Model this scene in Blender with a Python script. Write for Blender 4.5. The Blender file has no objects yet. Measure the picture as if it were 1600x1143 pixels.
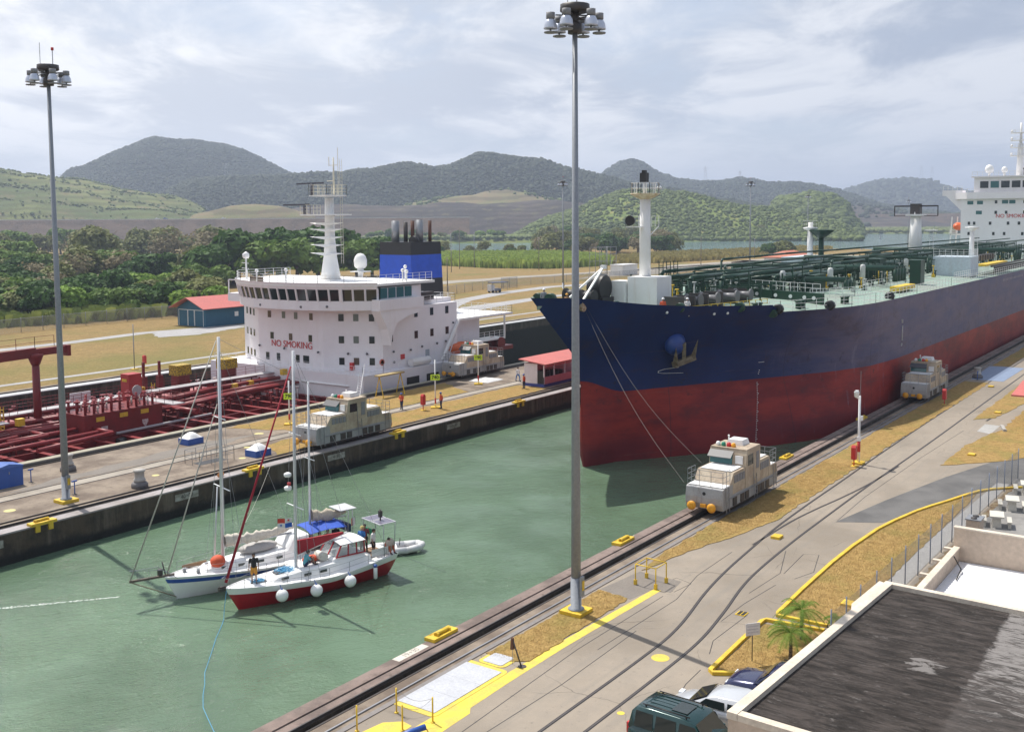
import bpy, math, random
import numpy as np
from mathutils import Vector, Matrix, noise as mnoise
random.seed(7); RS = np.random.RandomState(7)
R = math.radians
SC = bpy.context.scene
COL = SC.collection

# ------------------------------------------------------------------ camera
cd = bpy.data.cameras.new('camera'); cam = bpy.data.objects.new('camera', cd); COL.objects.link(cam)
cd.sensor_width = 36.0; cd.lens = 36.9; cd.shift_y = -0.0584; cd.clip_start = 0.5; cd.clip_end = 20000
_r = Vector((0.57766988, -0.81624067, -0.00697653)); _u = Vector((0.07072783, 0.04153716, 0.99663044)); _f = Vector((0.81320052, 0.57621682, -0.0817257))
cam.matrix_world = Matrix(((_r.x, _u.x, -_f.x, 0), (_r.y, _u.y, -_f.y, 0), (_r.z, _u.z, -_f.z, 20.0), (0, 0, 0, 1)))
SC.camera = cam

# ------------------------------------------------------------------ sun and sky
SUN_EL = R(61); SUN_AZ = math.atan2(0.97, 0.24)
sv = Vector((math.cos(SUN_EL) * math.cos(SUN_AZ), math.cos(SUN_EL) * math.sin(SUN_AZ), math.sin(SUN_EL)))
ld = bpy.data.lights.new('sun', 'SUN'); ld.energy = 4.6; ld.angle = R(0.5); ld.color = (1.0, 0.95, 0.87)
sun = bpy.data.objects.new('sun', ld); COL.objects.link(sun); sun.location = (0, 0, 150)
sun.rotation_euler = (-sv).to_track_quat('-Z', 'Y').to_euler()

world = bpy.data.worlds.new('World'); SC.world = world; world.use_nodes = True
nt = world.node_tree; nt.nodes.clear()
class NT:
    """small helper to write node trees tersely"""
    def __init__(s, t): s.t = t
    def n(s, typ, ins=None, **kw):
        nd = s.t.nodes.new(typ)
        for k, v in kw.items(): setattr(nd, k, v)
        for k, v in (ins or {}).items():
            if isinstance(v, bpy.types.NodeSocket): s.t.links.new(v, nd.inputs[k])
            else: nd.inputs[k].default_value = v
        return nd
    def math(s, op, a, b=0.0, c=0.0, clamp=False):
        return s.n('ShaderNodeMath', {0: a, 1: b, 2: c}, operation=op, use_clamp=clamp).outputs[0]
    def noise(s, vec, scale, detail=4, rough=0.55, dist=0.0):
        return s.n('ShaderNodeTexNoise', {'Vector': vec, 'Scale': scale, 'Detail': detail, 'Roughness': rough, 'Distortion': dist}).outputs[0]
    def map(s, vec, scale=(1, 1, 1), loc=(0, 0, 0), rot=(0, 0, 0)):
        return s.n('ShaderNodeMapping', {'Vector': vec, 'Scale': scale, 'Location': loc, 'Rotation': rot}).outputs[0]
    def rng(s, v, a, b, c=0.0, d=1.0, smooth=False):
        return s.n('ShaderNodeMapRange', {0: v, 1: a, 2: b, 3: c, 4: d}, interpolation_type='SMOOTHSTEP' if smooth else 'LINEAR').outputs[0]
    def mix(s, f, a, b, blend='MIX'):
        nd = s.n('ShaderNodeMix', None, data_type='RGBA', blend_type=blend)
        for k, v in ((0, f), (6, a), (7, b)):
            if isinstance(v, bpy.types.NodeSocket): s.t.links.new(v, nd.inputs[k])
            else: nd.inputs[k].default_value = (tuple(v) + (1,))[:4] if k > 0 and not isinstance(v, float) else v
        return nd.outputs[2]
w = NT(nt)
tc = w.n('ShaderNodeTexCoord').outputs['Generated']
sky = w.n('ShaderNodeTexSky', sky_type='NISHITA'); sky.sun_disc = False
sky.sun_elevation = SUN_EL; sky.sun_rotation = R(14); sky.dust_density = 2.0; sky.air_density = 1.0
sp = w.n('ShaderNodeSeparateXYZ', {0: tc})
zc = w.math('ADD', w.math('MAXIMUM', sp.outputs[2], 0.0), 0.10)
px = w.math('DIVIDE', sp.outputs[0], zc); py = w.math('DIVIDE', sp.outputs[1], zc)
pv = w.n('ShaderNodeCombineXYZ', {0: px, 1: py, 2: 0.0}).outputs[0]
# rotate so that the second axis runs away from the camera: cloud banks lie across the view
pm = w.map(pv, (1.0, 1.0, 1.0), (3.1, 1.7, 0.0), (0, 0, R(-35)))
n1 = w.noise(w.map(pm, (0.42, 0.62, 1), (0.35, 2.2, 0)), 1.0, 9, 0.56, 0.35)
n2 = w.noise(w.map(pm, (1.1, 1.7, 1), (4.0, 0.5, 0)), 1.0, 10, 0.62, 0.5)
n3 = w.noise(w.map(pm, (0.20, 0.42, 1), (1.15, 7.4, 0)), 1.0, 5, 0.5, 0.3)
clear = w.rng(sp.outputs[2], 0.30, 0.62, 1.0, 0.55, True)          # the bank thins to blue sky overhead
cover = w.math('MULTIPLY', clear, w.rng(w.math('ADD', w.math('MULTIPLY', n1, 0.72), w.math('MULTIPLY', n2, 0.28)), 0.33, 0.52, 0.0, 1.0, True))
dotn = w.n('ShaderNodeVectorMath', {0: tc, 1: tuple(sv)}, operation='DOT_PRODUCT').outputs['Value']
bright = w.rng(dotn, -0.15, 0.42, 0.0, 1.0, True)
side = w.n('ShaderNodeVectorMath', {0: tc, 1: (-0.5777, 0.8162, 0)}, operation='DOT_PRODUCT').outputs['Value']
sidef = w.rng(side, -0.45, 0.40, 0.0, 1.0, True)
shade = w.rng(w.math('ADD', w.math('MULTIPLY', n2, 0.40), w.math('MULTIPLY', n3, 0.60)), 0.44, 0.56, 0.0, 1.0, True)
lit = w.math('ADD', w.math('MULTIPLY', shade, 0.60), w.math('MULTIPLY', sidef, 0.42), clamp=True)
ccol = w.mix(lit, (3.7, 4.3, 5.4), (9.7, 9.75, 9.9))
hor = w.rng(sp.outputs[2], 0.0, 0.11, 1.0, 0.0, True)          # pale air low over the horizon
hcol = w.mix(sidef, (6.0, 6.7, 7.7), (8.9, 9.1, 9.5))
ccol = w.mix(w.math('MULTIPLY', hor, 0.75), ccol, hcol)
skyc = w.mix(w.math('MULTIPLY', clear, 0.6), sky.outputs[0], (6.0, 6.9, 8.4))
colr = w.mix(w.math('MAXIMUM', cover, w.math('MULTIPLY', hor, 0.85)), skyc, ccol)
bg = w.n('ShaderNodeBackground', {0: colr, 1: 0.1})
w.n('ShaderNodeOutputWorld', {0: bg.outputs[0]})
world.cycles.sampling_method = 'MANUAL'; world.cycles.sample_map_resolution = 512
SC.view_settings.view_transform = 'Standard'; SC.view_settings.look = 'None'
SC.view_settings.exposure = 0.22; SC.view_settings.gamma = 1.0; SC.view_settings.use_curve_mapping = False
SC.cycles.use_denoising = True; SC.cycles.max_bounces = 6; SC.cycles.transparent_max_bounces = 12
SC.cycles.sample_clamp_indirect = 4.0; SC.cycles.volume_bounces = 0; SC.cycles.caustics_reflective = False; SC.cycles.caustics_refractive = False

# ------------------------------------------------------------------ mesh helpers
class MB:
    def __init__(s): s.v = []; s.f = []; s.m = []; s.s = []
    def add(s, vs, fs, m=0, sm=False):
        o = len(s.v); s.v.extend([tuple(p) for p in vs])
        for f in fs: s.f.append(tuple(i + o for i in f)); s.m.append(m); s.s.append(sm)
        return s
    def box(s, x0, x1, y0, y1, z0, z1, m=0):
        return s.add([(x0, y0, z0), (x1, y0, z0), (x1, y1, z0), (x0, y1, z0), (x0, y0, z1), (x1, y0, z1), (x1, y1, z1), (x0, y1, z1)],
              [(0, 3, 2, 1), (4, 5, 6, 7), (0, 1, 5, 4), (1, 2, 6, 5), (2, 3, 7, 6), (3, 0, 4, 7)], m)
    def obox(s, c, h, rz=0.0, m=0, top=(1, 1)):
        ca, sa = math.cos(rz), math.sin(rz); vs = []
        for sz, t in ((-1, (1, 1)), (1, top)):
            for sx, sy in ((-1, -1), (1, -1), (1, 1), (-1, 1)):
                x, y = sx * h[0] * t[0], sy * h[1] * t[1]
                vs.append((c[0] + x * ca - y * sa, c[1] + x * sa + y * ca, c[2] + sz * h[2]))
        return s.add(vs, [(0, 3, 2, 1), (4, 5, 6, 7), (0, 1, 5, 4), (1, 2, 6, 5), (2, 3, 7, 6), (3, 0, 4, 7)], m)
    def tube(s, p, q, r0, r1=None, n=8, m=0, cap=True, sm=True):
        p = Vector(p); q = Vector(q); d = q - p
        if d.length < 1e-6: return s
        r1 = r0 if r1 is None else r1
        d.normalize(); a = Vector((0, 0, 1)) if abs(d.z) < 0.9 else Vector((1, 0, 0))
        u = d.cross(a).normalized(); w_ = d.cross(u); vs = []
        for c, r in ((p, r0), (q, r1)):
            for i in range(n):
                t = 2 * math.pi * (i + 0.5) / n; vs.append(c + u * (r * math.cos(t)) + w_ * (r * math.sin(t)))
        o = len(s.v)
        s.add(vs, [(i, i + n, (i + 1) % n + n, (i + 1) % n) for i in range(n)], m, sm and n > 5)
        if cap: s.f.append(tuple(o + i for i in range(n))); s.f.append(tuple(o + n + i for i in range(n - 1, -1, -1))); s.m += [m, m]; s.s += [False, False]
        return s
    def path(s, pts, r, n=6, m=0):
        for a, b in zip(pts[:-1], pts[1:]): s.tube(a, b, r, r, n, m)
        return s
    def beam(s, p, q, w_, h, m=0):
        p = Vector(p); q = Vector(q); d = (q - p).normalized()
        a = Vector((0, 0, 1)) if abs(d.z) < 0.95 else Vector((1, 0, 0))
        u = d.cross(a).normalized() * (w_ / 2); t = u.cross(d).normalized() * (h / 2)
        vs = [c + i * u + j * t for c in (p, q) for i, j in ((-1, -1), (1, -1), (1, 1), (-1, 1))]
        return s.add(vs, [(0, 1, 2, 3), (7, 6, 5, 4), (0, 4, 5, 1), (1, 5, 6, 2), (2, 6, 7, 3), (3, 7, 4, 0)], m)
    def prism(s, poly, z0, z1, m=0, mtop=None, bottom=True):
        n = len(poly); ar = sum(poly[i][0] * poly[(i + 1) % n][1] - poly[(i + 1) % n][0] * poly[i][1] for i in range(n))
        if ar < 0: poly = poly[::-1]
        o = len(s.v); s.v.extend([(p[0], p[1], z0) for p in poly] + [(p[0], p[1], z1) for p in poly])
        for i in range(n): s.f.append((o + i, o + (i + 1) % n, o + n + (i + 1) % n, o + n + i)); s.m.append(m); s.s.append(False)
        s.f.append(tuple(o + n + i for i in range(n))); s.m.append(m if mtop is None else mtop); s.s.append(False)
        if bottom: s.f.append(tuple(o + i for i in range(n - 1, -1, -1))); s.m.append(m); s.s.append(False)
        return s
    def lathe(s, prof, c=(0, 0, 0), n=16, m=0, sm=True, axis='z', sx=1.0, sy=1.0):
        vs = []
        for r, z in prof:
            for i in range(n):
                t = 2 * math.pi * i / n; a, b = r * math.cos(t) * sx, r * math.sin(t) * sy
                vs.append({'z': (c[0] + a, c[1] + b, c[2] + z), 'y': (c[0] + a, c[1] + z, c[2] + b), 'x': (c[0] + z, c[1] + a, c[2] + b)}[axis])
        k = len(prof); fs = [(j * n + i, j * n + (i + 1) % n, (j + 1) * n + (i + 1) % n, (j + 1) * n + i) for j in range(k - 1) for i in range(n)]
        if axis == 'y': fs = [f[::-1] for f in fs]
        s.add(vs, fs, m, sm)
        o = len(s.v) - k * n
        for row, rev in ((0, True), (k - 1, False)):
            if prof[row][0] > 1e-4:
                f = tuple(o + row * n + i for i in range(n)); s.f.append(f[::-1] if rev else f); s.m.append(m); s.s.append(False)
        return s
    def ball(s, c, r, n=10, k=7, m=0, sc=(1, 1, 1)):
        prof = [(max(1e-5, math.sin(math.pi * j / k)) * r, -math.cos(math.pi * j / k) * r * sc[2]) for j in range(k + 1)]
        return s.lathe(prof, c, n, m, True, 'z', sc[0], sc[1])
    def grid(s, P, m=0, sm=True, flip=False):
        a = len(P); b = len(P[0]); vs = [p for row in P for p in row]; fs = []
        for i in range(a - 1):
            for j in range(b - 1):
                f = (i * b + j, (i + 1) * b + j, (i + 1) * b + j + 1, i * b + j + 1); fs.append(f[::-1] if flip else f)
        return s.add(vs, fs, m, sm)
    def rail(s, pts, h=1.05, step=1.5, rows=3, r=0.022, m=0, n=4):
        for a, b in zip(pts[:-1], pts[1:]):
            a = Vector(a); b = Vector(b); L = (b - a).length; k = max(1, int(round(L / step)))
            for i in range(k + 1):
                p = a.lerp(b, i / k); s.tube(p, p + Vector((0, 0, h)), r, r, n, m, False)
            for j in range(rows):
                z = Vector((0, 0, h * (j + 1) / rows)); s.tube(a + z, b + z, r * 0.8, None, n, m, False)
        return s
    def ladder(s, p, q, w_=0.45, step=0.3, r=0.02, m=0, side=(0, 1, 0)):
        p = Vector(p); q = Vector(q); sd = Vector(side).normalized() * (w_ / 2)
        s.tube(p - sd, q - sd, r, None, 4, m, False); s.tube(p + sd, q + sd, r, None, 4, m, False)
        k = max(1, int((q - p).length / step))
        for i in range(1, k):
            c = p.lerp(q, i / k); s.tube(c - sd, c + sd, r * 0.8, None, 4, m, False)
        return s
    def mesh(s, name, mats):
        me = bpy.data.meshes.new(name); me.from_pydata(s.v, [], s.f)
        for mt in (mats if isinstance(mats, (list, tuple)) else [mats]): me.materials.append(mt)
        me.polygons.foreach_set('material_index', s.m); me.polygons.foreach_set('use_smooth', s.s); me.update()
        return me

def tag(o, label=None, cat=None, group=None, kind=None):
    for k, v in (('label', label), ('category', cat), ('group', group), ('kind', kind)):
        if v: o[k] = v
    return o
def thing(name, label, cat, loc=(0, 0, 0), rz=0.0, group=None):
    o = bpy.data.objects.new(name, None); COL.objects.link(o); o.location = loc; o.rotation_euler = (0, 0, rz)
    o.empty_display_size = 0.3
    return tag(o, label, cat, group)
def part(mb, name, mats, parent, label=None, loc=None, kind=None):
    me = mb if isinstance(mb, bpy.types.Mesh) else mb.mesh(name, mats)
    o = bpy.data.objects.new(name, me); COL.objects.link(o); o.parent = parent
    if loc is not None: o.location = loc
    return tag(o, label, None, None, kind)
def solo(mb, name, mats, label, cat, group=None, loc=(0, 0, 0), rz=0.0):
    me = mb if isinstance(mb, bpy.types.Mesh) else mb.mesh(name, mats)
    o = bpy.data.objects.new(name, me); COL.objects.link(o); o.location = loc; o.rotation_euler = (0, 0, rz)
    return tag(o, label, cat, group)
def struct(mb, name, mats, kind='structure'):
    o = bpy.data.objects.new(name, mb.mesh(name, mats)); COL.objects.link(o); return tag(o, None, None, None, kind)
def dup(o, loc=None, rz=None, label=None, parent=None, scale=None):
    c = o.copy(); COL.objects.link(c)
    if parent is not None: c.parent = parent
    if loc is not None: c.location = loc
    if rz is not None: c.rotation_euler = (0, 0, rz)
    if scale is not None: c.scale = (scale,) * 3 if not isinstance(scale, (tuple, list)) else scale
    if label: c['label'] = label
    for ch in [x for x in bpy.data.objects if x.parent == o]: dup(ch, parent=c)
    return c
def text(s, name, mat_, parent, mw, size, ext=0.01, align='CENTER', offset=0.0):
    cu = bpy.data.curves.new(name, 'FONT'); cu.body = s; cu.size = size; cu.extrude = ext; cu.align_x = align; cu.align_y = 'CENTER'; cu.offset = offset
    cu.materials.append(mat_); o = bpy.data.objects.new(name, cu); COL.objects.link(o)
    dg = bpy.context.evaluated_depsgraph_get(); me = bpy.data.meshes.new_from_object(o.evaluated_get(dg)); bpy.data.objects.remove(o)
    me.name = name; o = bpy.data.objects.new(name, me); COL.objects.link(o)
    if parent: o.parent = parent
    o.matrix_local = mw
    return o
def face_mat(loc, xdir, updir):
    x = Vector(xdir).normalized(); y = Vector(updir).normalized(); z = x.cross(y)
    return Matrix(((x.x, y.x, z.x, loc[0]), (x.y, y.y, z.y, loc[1]), (x.z, y.z, z.z, loc[2]), (0, 0, 0, 1)))

# ------------------------------------------------------------------ materials
MATS = {}
def mat(name, col, rough=0.6, metal=0.0, col2=None, amt=0.5, scale=1.0, bump=0.0, bscale=8.0, streak=None, coord='Object', spec=0.5, stretch=(1, 1, 1), detail=6, lo=0.35, hi=0.65):
    """painted / concrete / metal surface: two tones mixed by noise, optional vertical streaks, fine bump"""
    if name in MATS: return MATS[name]
    m = bpy.data.materials.new(name); m.use_nodes = True; t = NT(m.node_tree); m.node_tree.nodes.clear()
    co = t.n('ShaderNodeTexCoord').outputs['Object'] if coord == 'Object' else t.n('ShaderNodeNewGeometry').outputs['Position']
    col2 = col2 or tuple(c * 0.72 for c in col)
    f = t.rng(t.noise(t.map(co, stretch), scale, detail, 0.6), lo, hi, 0, amt, True)
    c = t.mix(f, col, col2)
    pale = min(col) > 0.6; f2 = t.rng(t.noise(co, scale * 9.0, 4, 0.6), 0.3, 0.7, 0.975 if pale else 0.88, 1.01 if pale else 1.1)
    c = t.mix(1.0, c, t.n('ShaderNodeCombineColor', {0: f2, 1: f2, 2: f2}).outputs[0], 'MULTIPLY')
    if streak:
        sc_, a_, fr = streak
        f3 = t.rng(t.noise(t.map(co, (fr, fr, fr * 0.08)), 1.0, 5, 0.65), 0.52, 0.72, 0, a_, True)
        c = t.mix(f3, c, sc_)
    b = t.n('ShaderNodeBsdfPrincipled', {'Base Color': c, 'Roughness': rough, 'Metallic': metal, 'Specular IOR Level': spec})
    if bump:
        bn = t.n('ShaderNodeBump', {'Strength': min(1.0, bump), 'Distance': 0.05, 'Height': t.noise(co, bscale, 5, 0.6)})
        m.node_tree.links.new(bn.outputs[0], b.inputs['Normal'])
    t.n('ShaderNodeOutputMaterial', {0: b.outputs[0]})
    MATS[name] = m; return m
def glass(name, col=(0.02, 0.03, 0.03), rough=0.06):
    m = bpy.data.materials.new(name); m.use_nodes = True; b = m.node_tree.nodes['Principled BSDF']
    b.inputs['Base Color'].default_value = col + (1,); b.inputs['Roughness'].default_value = rough; b.inputs['Specular IOR Level'].default_value = 0.6
    return m
def seethrough(name, col, alpha, rough=0.1):
    m = bpy.data.materials.new(name); m.use_nodes = True; t = NT(m.node_tree); m.node_tree.nodes.clear()
    g = t.n('ShaderNodeBsdfPrincipled', {'Base Color': col + (1,), 'Roughness': rough}); tr = t.n('ShaderNodeBsdfTransparent', {0: (0.92, 0.95, 0.95, 1)})
    mx = t.n('ShaderNodeMixShader', {0: alpha, 1: tr.outputs[0], 2: g.outputs[0]}); t.n('ShaderNodeOutputMaterial', {0: mx.outputs[0]}); return m

white = mat('white_paint', (0.82, 0.82, 0.81), 0.45, col2=(0.72, 0.70, 0.67), amt=0.3, scale=0.5, streak=((0.50, 0.36, 0.24), 0.22, 2.2))
whiteclean = mat('clean_white_paint', (0.82, 0.82, 0.81), 0.4, amt=0.12, scale=1.0)
lilac = mat('superstructure_paint', (0.82, 0.80, 0.82), 0.5, col2=(0.76, 0.73, 0.75), amt=0.5, scale=0.15, streak=((0.55, 0.42, 0.34), 0.10, 1.6))
black = mat('black_paint', (0.015, 0.015, 0.017), 0.5)
darksteel = mat('dark_steel', (0.05, 0.05, 0.052), 0.5, 0.2, col2=(0.09, 0.06, 0.045), amt=0.5, scale=3)
steel = mat('galvanised_steel', (0.30, 0.31, 0.33), 0.45, 0.5, amt=0.3, scale=1.5)
polesteel = mat('pole_steel', (0.27, 0.29, 0.32), 0.5, 0.2, amt=0.3, scale=0.8, stretch=(1, 1, 0.3))
yellow = mat('yellow_paint', (0.74, 0.50, 0.03), 0.55, col2=(0.52, 0.33, 0.03), amt=0.6, scale=1.6, coord='World', streak=((0.2, 0.12, 0.05), 0.25, 3))
signyel = mat('sign_yellow', (0.62, 0.85, 0.03), 0.5, amt=0.1)
redp = mat('red_paint', (0.55, 0.03, 0.03), 0.45, amt=0.3, scale=3)
bluep = mat('blue_paint', (0.03, 0.10, 0.38), 0.45, amt=0.35, scale=1.5)
teal = mat('teal_wall', (0.015, 0.11, 0.19), 0.6, amt=0.3, scale=0.6)
redroof = mat('red_roof', (0.52, 0.13, 0.11), 0.6, col2=(0.40, 0.12, 0.10), amt=0.5, scale=0.4)
deckgreen = mat('deck_green', (0.005, 0.048, 0.024), 0.45, col2=(0.010, 0.030, 0.02), amt=0.5, scale=1.2)
palegreen = mat('pale_green_deck', (0.23, 0.345, 0.285), 0.6, col2=(0.25, 0.25, 0.21), amt=0.7, scale=0.35)
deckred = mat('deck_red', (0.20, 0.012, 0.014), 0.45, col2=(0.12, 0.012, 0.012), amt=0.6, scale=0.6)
deckredlit = mat('deck_red_lit', (0.26, 0.022, 0.024), 0.42, col2=(0.14, 0.013, 0.014), amt=0.6, scale=0.9)  # lit copy of deck red: sunlight put into the colour of pipes and flanges
walkgrey = mat('walkway_grey', (0.42, 0.40, 0.41), 0.6, amt=0.4, scale=0.8)
winglass = glass('window_glass')
tealglass = glass('teal_glass', (0.03, 0.13, 0.13), 0.08)
skin = mat('skin', (0.32, 0.17, 0.11), 0.6, amt=0.1); hair = mat('hair', (0.02, 0.014, 0.01), 0.7, amt=0.1)
rope = mat('rope', (0.55, 0.52, 0.46), 0.8, amt=0.3, scale=6); blueline = mat('blue_line', (0.10, 0.38, 0.62), 0.7, amt=0.3, scale=6)
rubber = mat('rubber', (0.02, 0.02, 0.02), 0.8)
CONC = mat('concrete', (0.34, 0.30, 0.25), 0.85, col2=(0.21, 0.18, 0.145), amt=0.8, scale=0.16, bump=0.25, bscale=5, coord='World', lo=0.38, hi=0.66)
# ================================================================== SETTING
# ---- ground materials
def world_mat(name, build):
    m = bpy.data.materials.new(name); m.use_nodes = True; m.node_tree.nodes.clear(); t = NT(m.node_tree)
    P = t.n('ShaderNodeNewGeometry').outputs['Position']; build(t, P, m); return m
def principled(t, m, col, rough=0.9, height=None, dist=0.05, strength=0.5, spec=0.3):
    b = t.n('ShaderNodeBsdfPrincipled', {'Base Color': col, 'Roughness': rough, 'Specular IOR Level': spec})
    if height is not None:
        bn = t.n('ShaderNodeBump', {'Strength': strength, 'Distance': dist, 'Height': height}); t.t.links.new(bn.outputs[0], b.inputs['Normal'])
    t.n('ShaderNodeOutputMaterial', {0: b.outputs[0]})
def b_pave(t, P, m):
    a = t.rng(t.noise(P, 0.11, 6, 0.62), 0.36, 0.66, 0, 1, True); b = t.rng(t.noise(P, 0.9, 7, 0.65), 0.35, 0.7, 0, 1, True)
    d = t.rng(t.noise(P, 2.6, 6, 0.7), 0.56, 0.74, 0, 0.7, True)
    c = t.mix(a, (0.315, 0.268, 0.215), (0.225, 0.19, 0.15)); c = t.mix(t.math('MULTIPLY', b, 0.45), c, (0.245, 0.215, 0.18)); c = t.mix(d, c, (0.18, 0.16, 0.135))
    # worn tyre lines running with the lock
    wl = t.rng(t.noise(t.map(P, (0.05, 1.4, 1)), 1.0, 4, 0.6), 0.5, 0.7, 0, 0.35, True); c = t.mix(wl, c, (0.21, 0.19, 0.165))
    # cracks
    vv = t.n('ShaderNodeVectorMath', {0: P, 1: t.n('ShaderNodeTexNoise', {'Vector': P, 'Scale': 0.6, 'Detail': 4}).outputs[1]}, operation='ADD').outputs[0]
    vo = t.n('ShaderNodeTexVoronoi', {'Vector': t.map(vv, (0.17, 0.23, 0)), 'Scale': 1.0}, feature='DISTANCE_TO_EDGE').outputs[0]
    ck = t.rng(vo, 0.0, 0.006, 0.75, 0.0); ck = t.math('MULTIPLY', ck, t.rng(t.noise(P, 0.25, 3, 0.5), 0.42, 0.6, 0, 1, True))
    c = t.mix(ck, c, (0.10, 0.085, 0.07))
    principled(t, m, c, 0.88, t.noise(P, 7.0, 6, 0.65), 0.03, 0.5)
PAVE = world_mat('pavement_concrete', b_pave)
def b_wall(t, P, m):
    a = t.rng(t.noise(P, 0.5, 6, 0.65), 0.35, 0.66, 0, 1, True)
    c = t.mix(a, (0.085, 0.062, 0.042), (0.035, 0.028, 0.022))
    st = t.rng(t.noise(t.map(P, (1.1, 1.1, 0.12)), 1.0, 6, 0.7), 0.45, 0.72, 0, 0.8, True); c = t.mix(st, c, (0.16, 0.13, 0.10))
    z = t.n('ShaderNodeSeparateXYZ', {0: P}).outputs[2]
    wet = t.rng(t.math('ADD', z, t.math('MULTIPLY', t.noise(P, 0.7, 4, 0.6), 0.7)), -1.25, -0.75, 1.0, 0.0, True)
    c = t.mix(wet, c, (0.012, 0.013, 0.011))
    principled(t, m, c, 0.75, t.noise(P, 3.0, 7, 0.7), 0.15, 0.9)
WALLF = world_mat('lock_wall_concrete', b_wall)
def b_walltop(t, P, m):
    a = t.rng(t.noise(P, 0.35, 6, 0.65), 0.36, 0.64, 0, 1, True)
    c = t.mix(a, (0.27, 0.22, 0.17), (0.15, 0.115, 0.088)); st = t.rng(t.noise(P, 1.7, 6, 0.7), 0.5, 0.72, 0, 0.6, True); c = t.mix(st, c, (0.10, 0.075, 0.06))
    principled(t, m, c, 0.85, t.noise(P, 6.0, 6, 0.7), 0.04, 0.7)
WALLT = world_mat('wall_top_concrete', b_walltop)
def b_coping(t, P, m):
    a = t.rng(t.noise(P, 0.6, 6, 0.65), 0.36, 0.64, 0, 1, True)
    c = t.mix(a, (0.25, 0.19, 0.165), (0.15, 0.115, 0.10)); st = t.rng(t.noise(P, 2.2, 6, 0.7), 0.52, 0.74, 0, 0.7, True); c = t.mix(st, c, (0.08, 0.06, 0.05))
    principled(t, m, c, 0.8, t.noise(P, 5.0, 6, 0.7), 0.06, 0.8)
COPE = world_mat('coping_concrete', b_coping)
def grassy(name, dry, dry2, green, gsc, gamt, bump=0.8, fine=9.0):
    def b(t, P, m):
        a = t.rng(t.noise(P, fine * 0.22, 7, 0.7), 0.34, 0.66, 0, 1, True); c = t.mix(a, dry, dry2)
        g = t.rng(t.noise(P, gsc, 5, 0.6), 0.45, 0.66, 0, gamt, True); c = t.mix(g, c, green)
        s = t.rng(t.noise(P, fine, 5, 0.75), 0.3, 0.72, 0.6, 1.25); c = t.mix(1.0, c, t.n('ShaderNodeCombineColor', {0: s, 1: s, 2: s}).outputs[0], 'MULTIPLY')
        principled(t, m, c, 0.95, t.noise(P, fine * 1.3, 5, 0.8), 0.08, bump, 0.1)
    return world_mat(name, b)
DRY = grassy('dry_grass', (0.41, 0.275, 0.105), (0.29, 0.185, 0.068), (0.24, 0.205, 0.065), 0.35, 0.6, 0.5)
FIELD = grassy('field_grass', (0.31, 0.215, 0.095), (0.235, 0.165, 0.07), (0.18, 0.17, 0.06), 0.035, 0.75, 0.6, 2.5)
SCRUB = grassy('scrub_ground', (0.17, 0.15, 0.07), (0.10, 0.085, 0.045), (0.07, 0.10, 0.03), 0.02, 1.0, 0.6, 0.7)
def b_asph(t, P, m):
    a = t.rng(t.noise(P, 0.3, 6, 0.6), 0.35, 0.65, 0, 1, True); c = t.mix(a, (0.105, 0.102, 0.10), (0.155, 0.15, 0.145))
    principled(t, m, c, 0.9, t.noise(P, 12.0, 4, 0.7), 0.02, 0.4)
ASPH = world_mat('asphalt', b_asph)
def b_water(t, P, m, col=(0.095, 0.150, 0.095), ws=1.0, st=0.8):
    v = t.map(P, (1.0, 1.0, 1.0), (0, 0, 0), (0, 0, R(28)))
    h1 = t.noise(t.map(v, (0.55, 1.25, 1)), 1.6 * ws, 3, 0.55, 0.6); h2 = t.noise(t.map(v, (0.8, 1.5, 1)), 5.5 * ws, 3, 0.6, 0.3); h3 = t.noise(v, 0.16 * ws, 3, 0.5)
    patch = t.rng(h3, 0.35, 0.65, 0.35, 1.0, True)
    h = t.math('ADD', t.math('MULTIPLY', h1, 0.75), t.math('MULTIPLY', h2, 0.42)); h = t.math('ADD', h, t.math('MULTIPLY', t.noise(v, 13 * ws, 2, 0.5), 0.16)); h = t.math('MULTIPLY', h, patch)
    a = t.rng(t.noise(P, 0.09, 4, 0.6), 0.35, 0.65, 0, 1, True)
    c = t.mix(a, col, tuple(x * 1.3 for x in col))
    b = t.n('ShaderNodeBsdfPrincipled', {'Base Color': c, 'Roughness': 0.07, 'IOR': 1.333, 'Specular IOR Level': 0.5})
    bn = t.n('ShaderNodeBump', {'Strength': st, 'Distance': 0.28 / ws, 'Height': h}); t.t.links.new(bn.outputs[0], b.inputs['Normal'])
    t.n('ShaderNodeOutputMaterial', {0: b.outputs[0]})
WATER = world_mat('lock_water', b_water)
LAKE = world_mat('lake_water', lambda t, P, m: b_water(t, P, m, (0.07, 0.135, 0.12), 0.3, 0.9))

# ---- ground sheet, banks, water
struct(MB().add([(-9000, -9000, -15), (9000, -9000, -15), (9000, 9000, -15), (-9000, 9000, -15)], [(0, 1, 2, 3)]), 'ground', SCRUB)
def pol(az, d): return (d * math.cos(R(az)), d * math.sin(R(az)))
lake = [(462, -900), (462, 60), (440, 119), pol(60, 500), pol(75, 3000), pol(50, 8600), pol(20, 8600), (8000, -900)]
struct(MB().add([(x, y, -2.0) for x, y in lake], [tuple(range(len(lake)))]), 'lake_water', LAKE)
struct(MB().add([(-60, 31, -2.0), (462, 31, -2.0), (462, 66, -2.0), (-60, 66, -2.0)], [(0, 1, 2, 3)]), 'chamber_water', WATER)
struct(MB().add([(-60, 83, -9.0), (440, 83, -9.0), (440, 118, -9.0), (-60, 118, -9.0)], [(0, 1, 2, 3)]), 'far_chamber_water', WATER)
struct(MB().prism([(-60, -300), (600, -300), (600, 28.42), (-60, 28.42)], -14.9, 0.0), 'pavement', PAVE)
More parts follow.
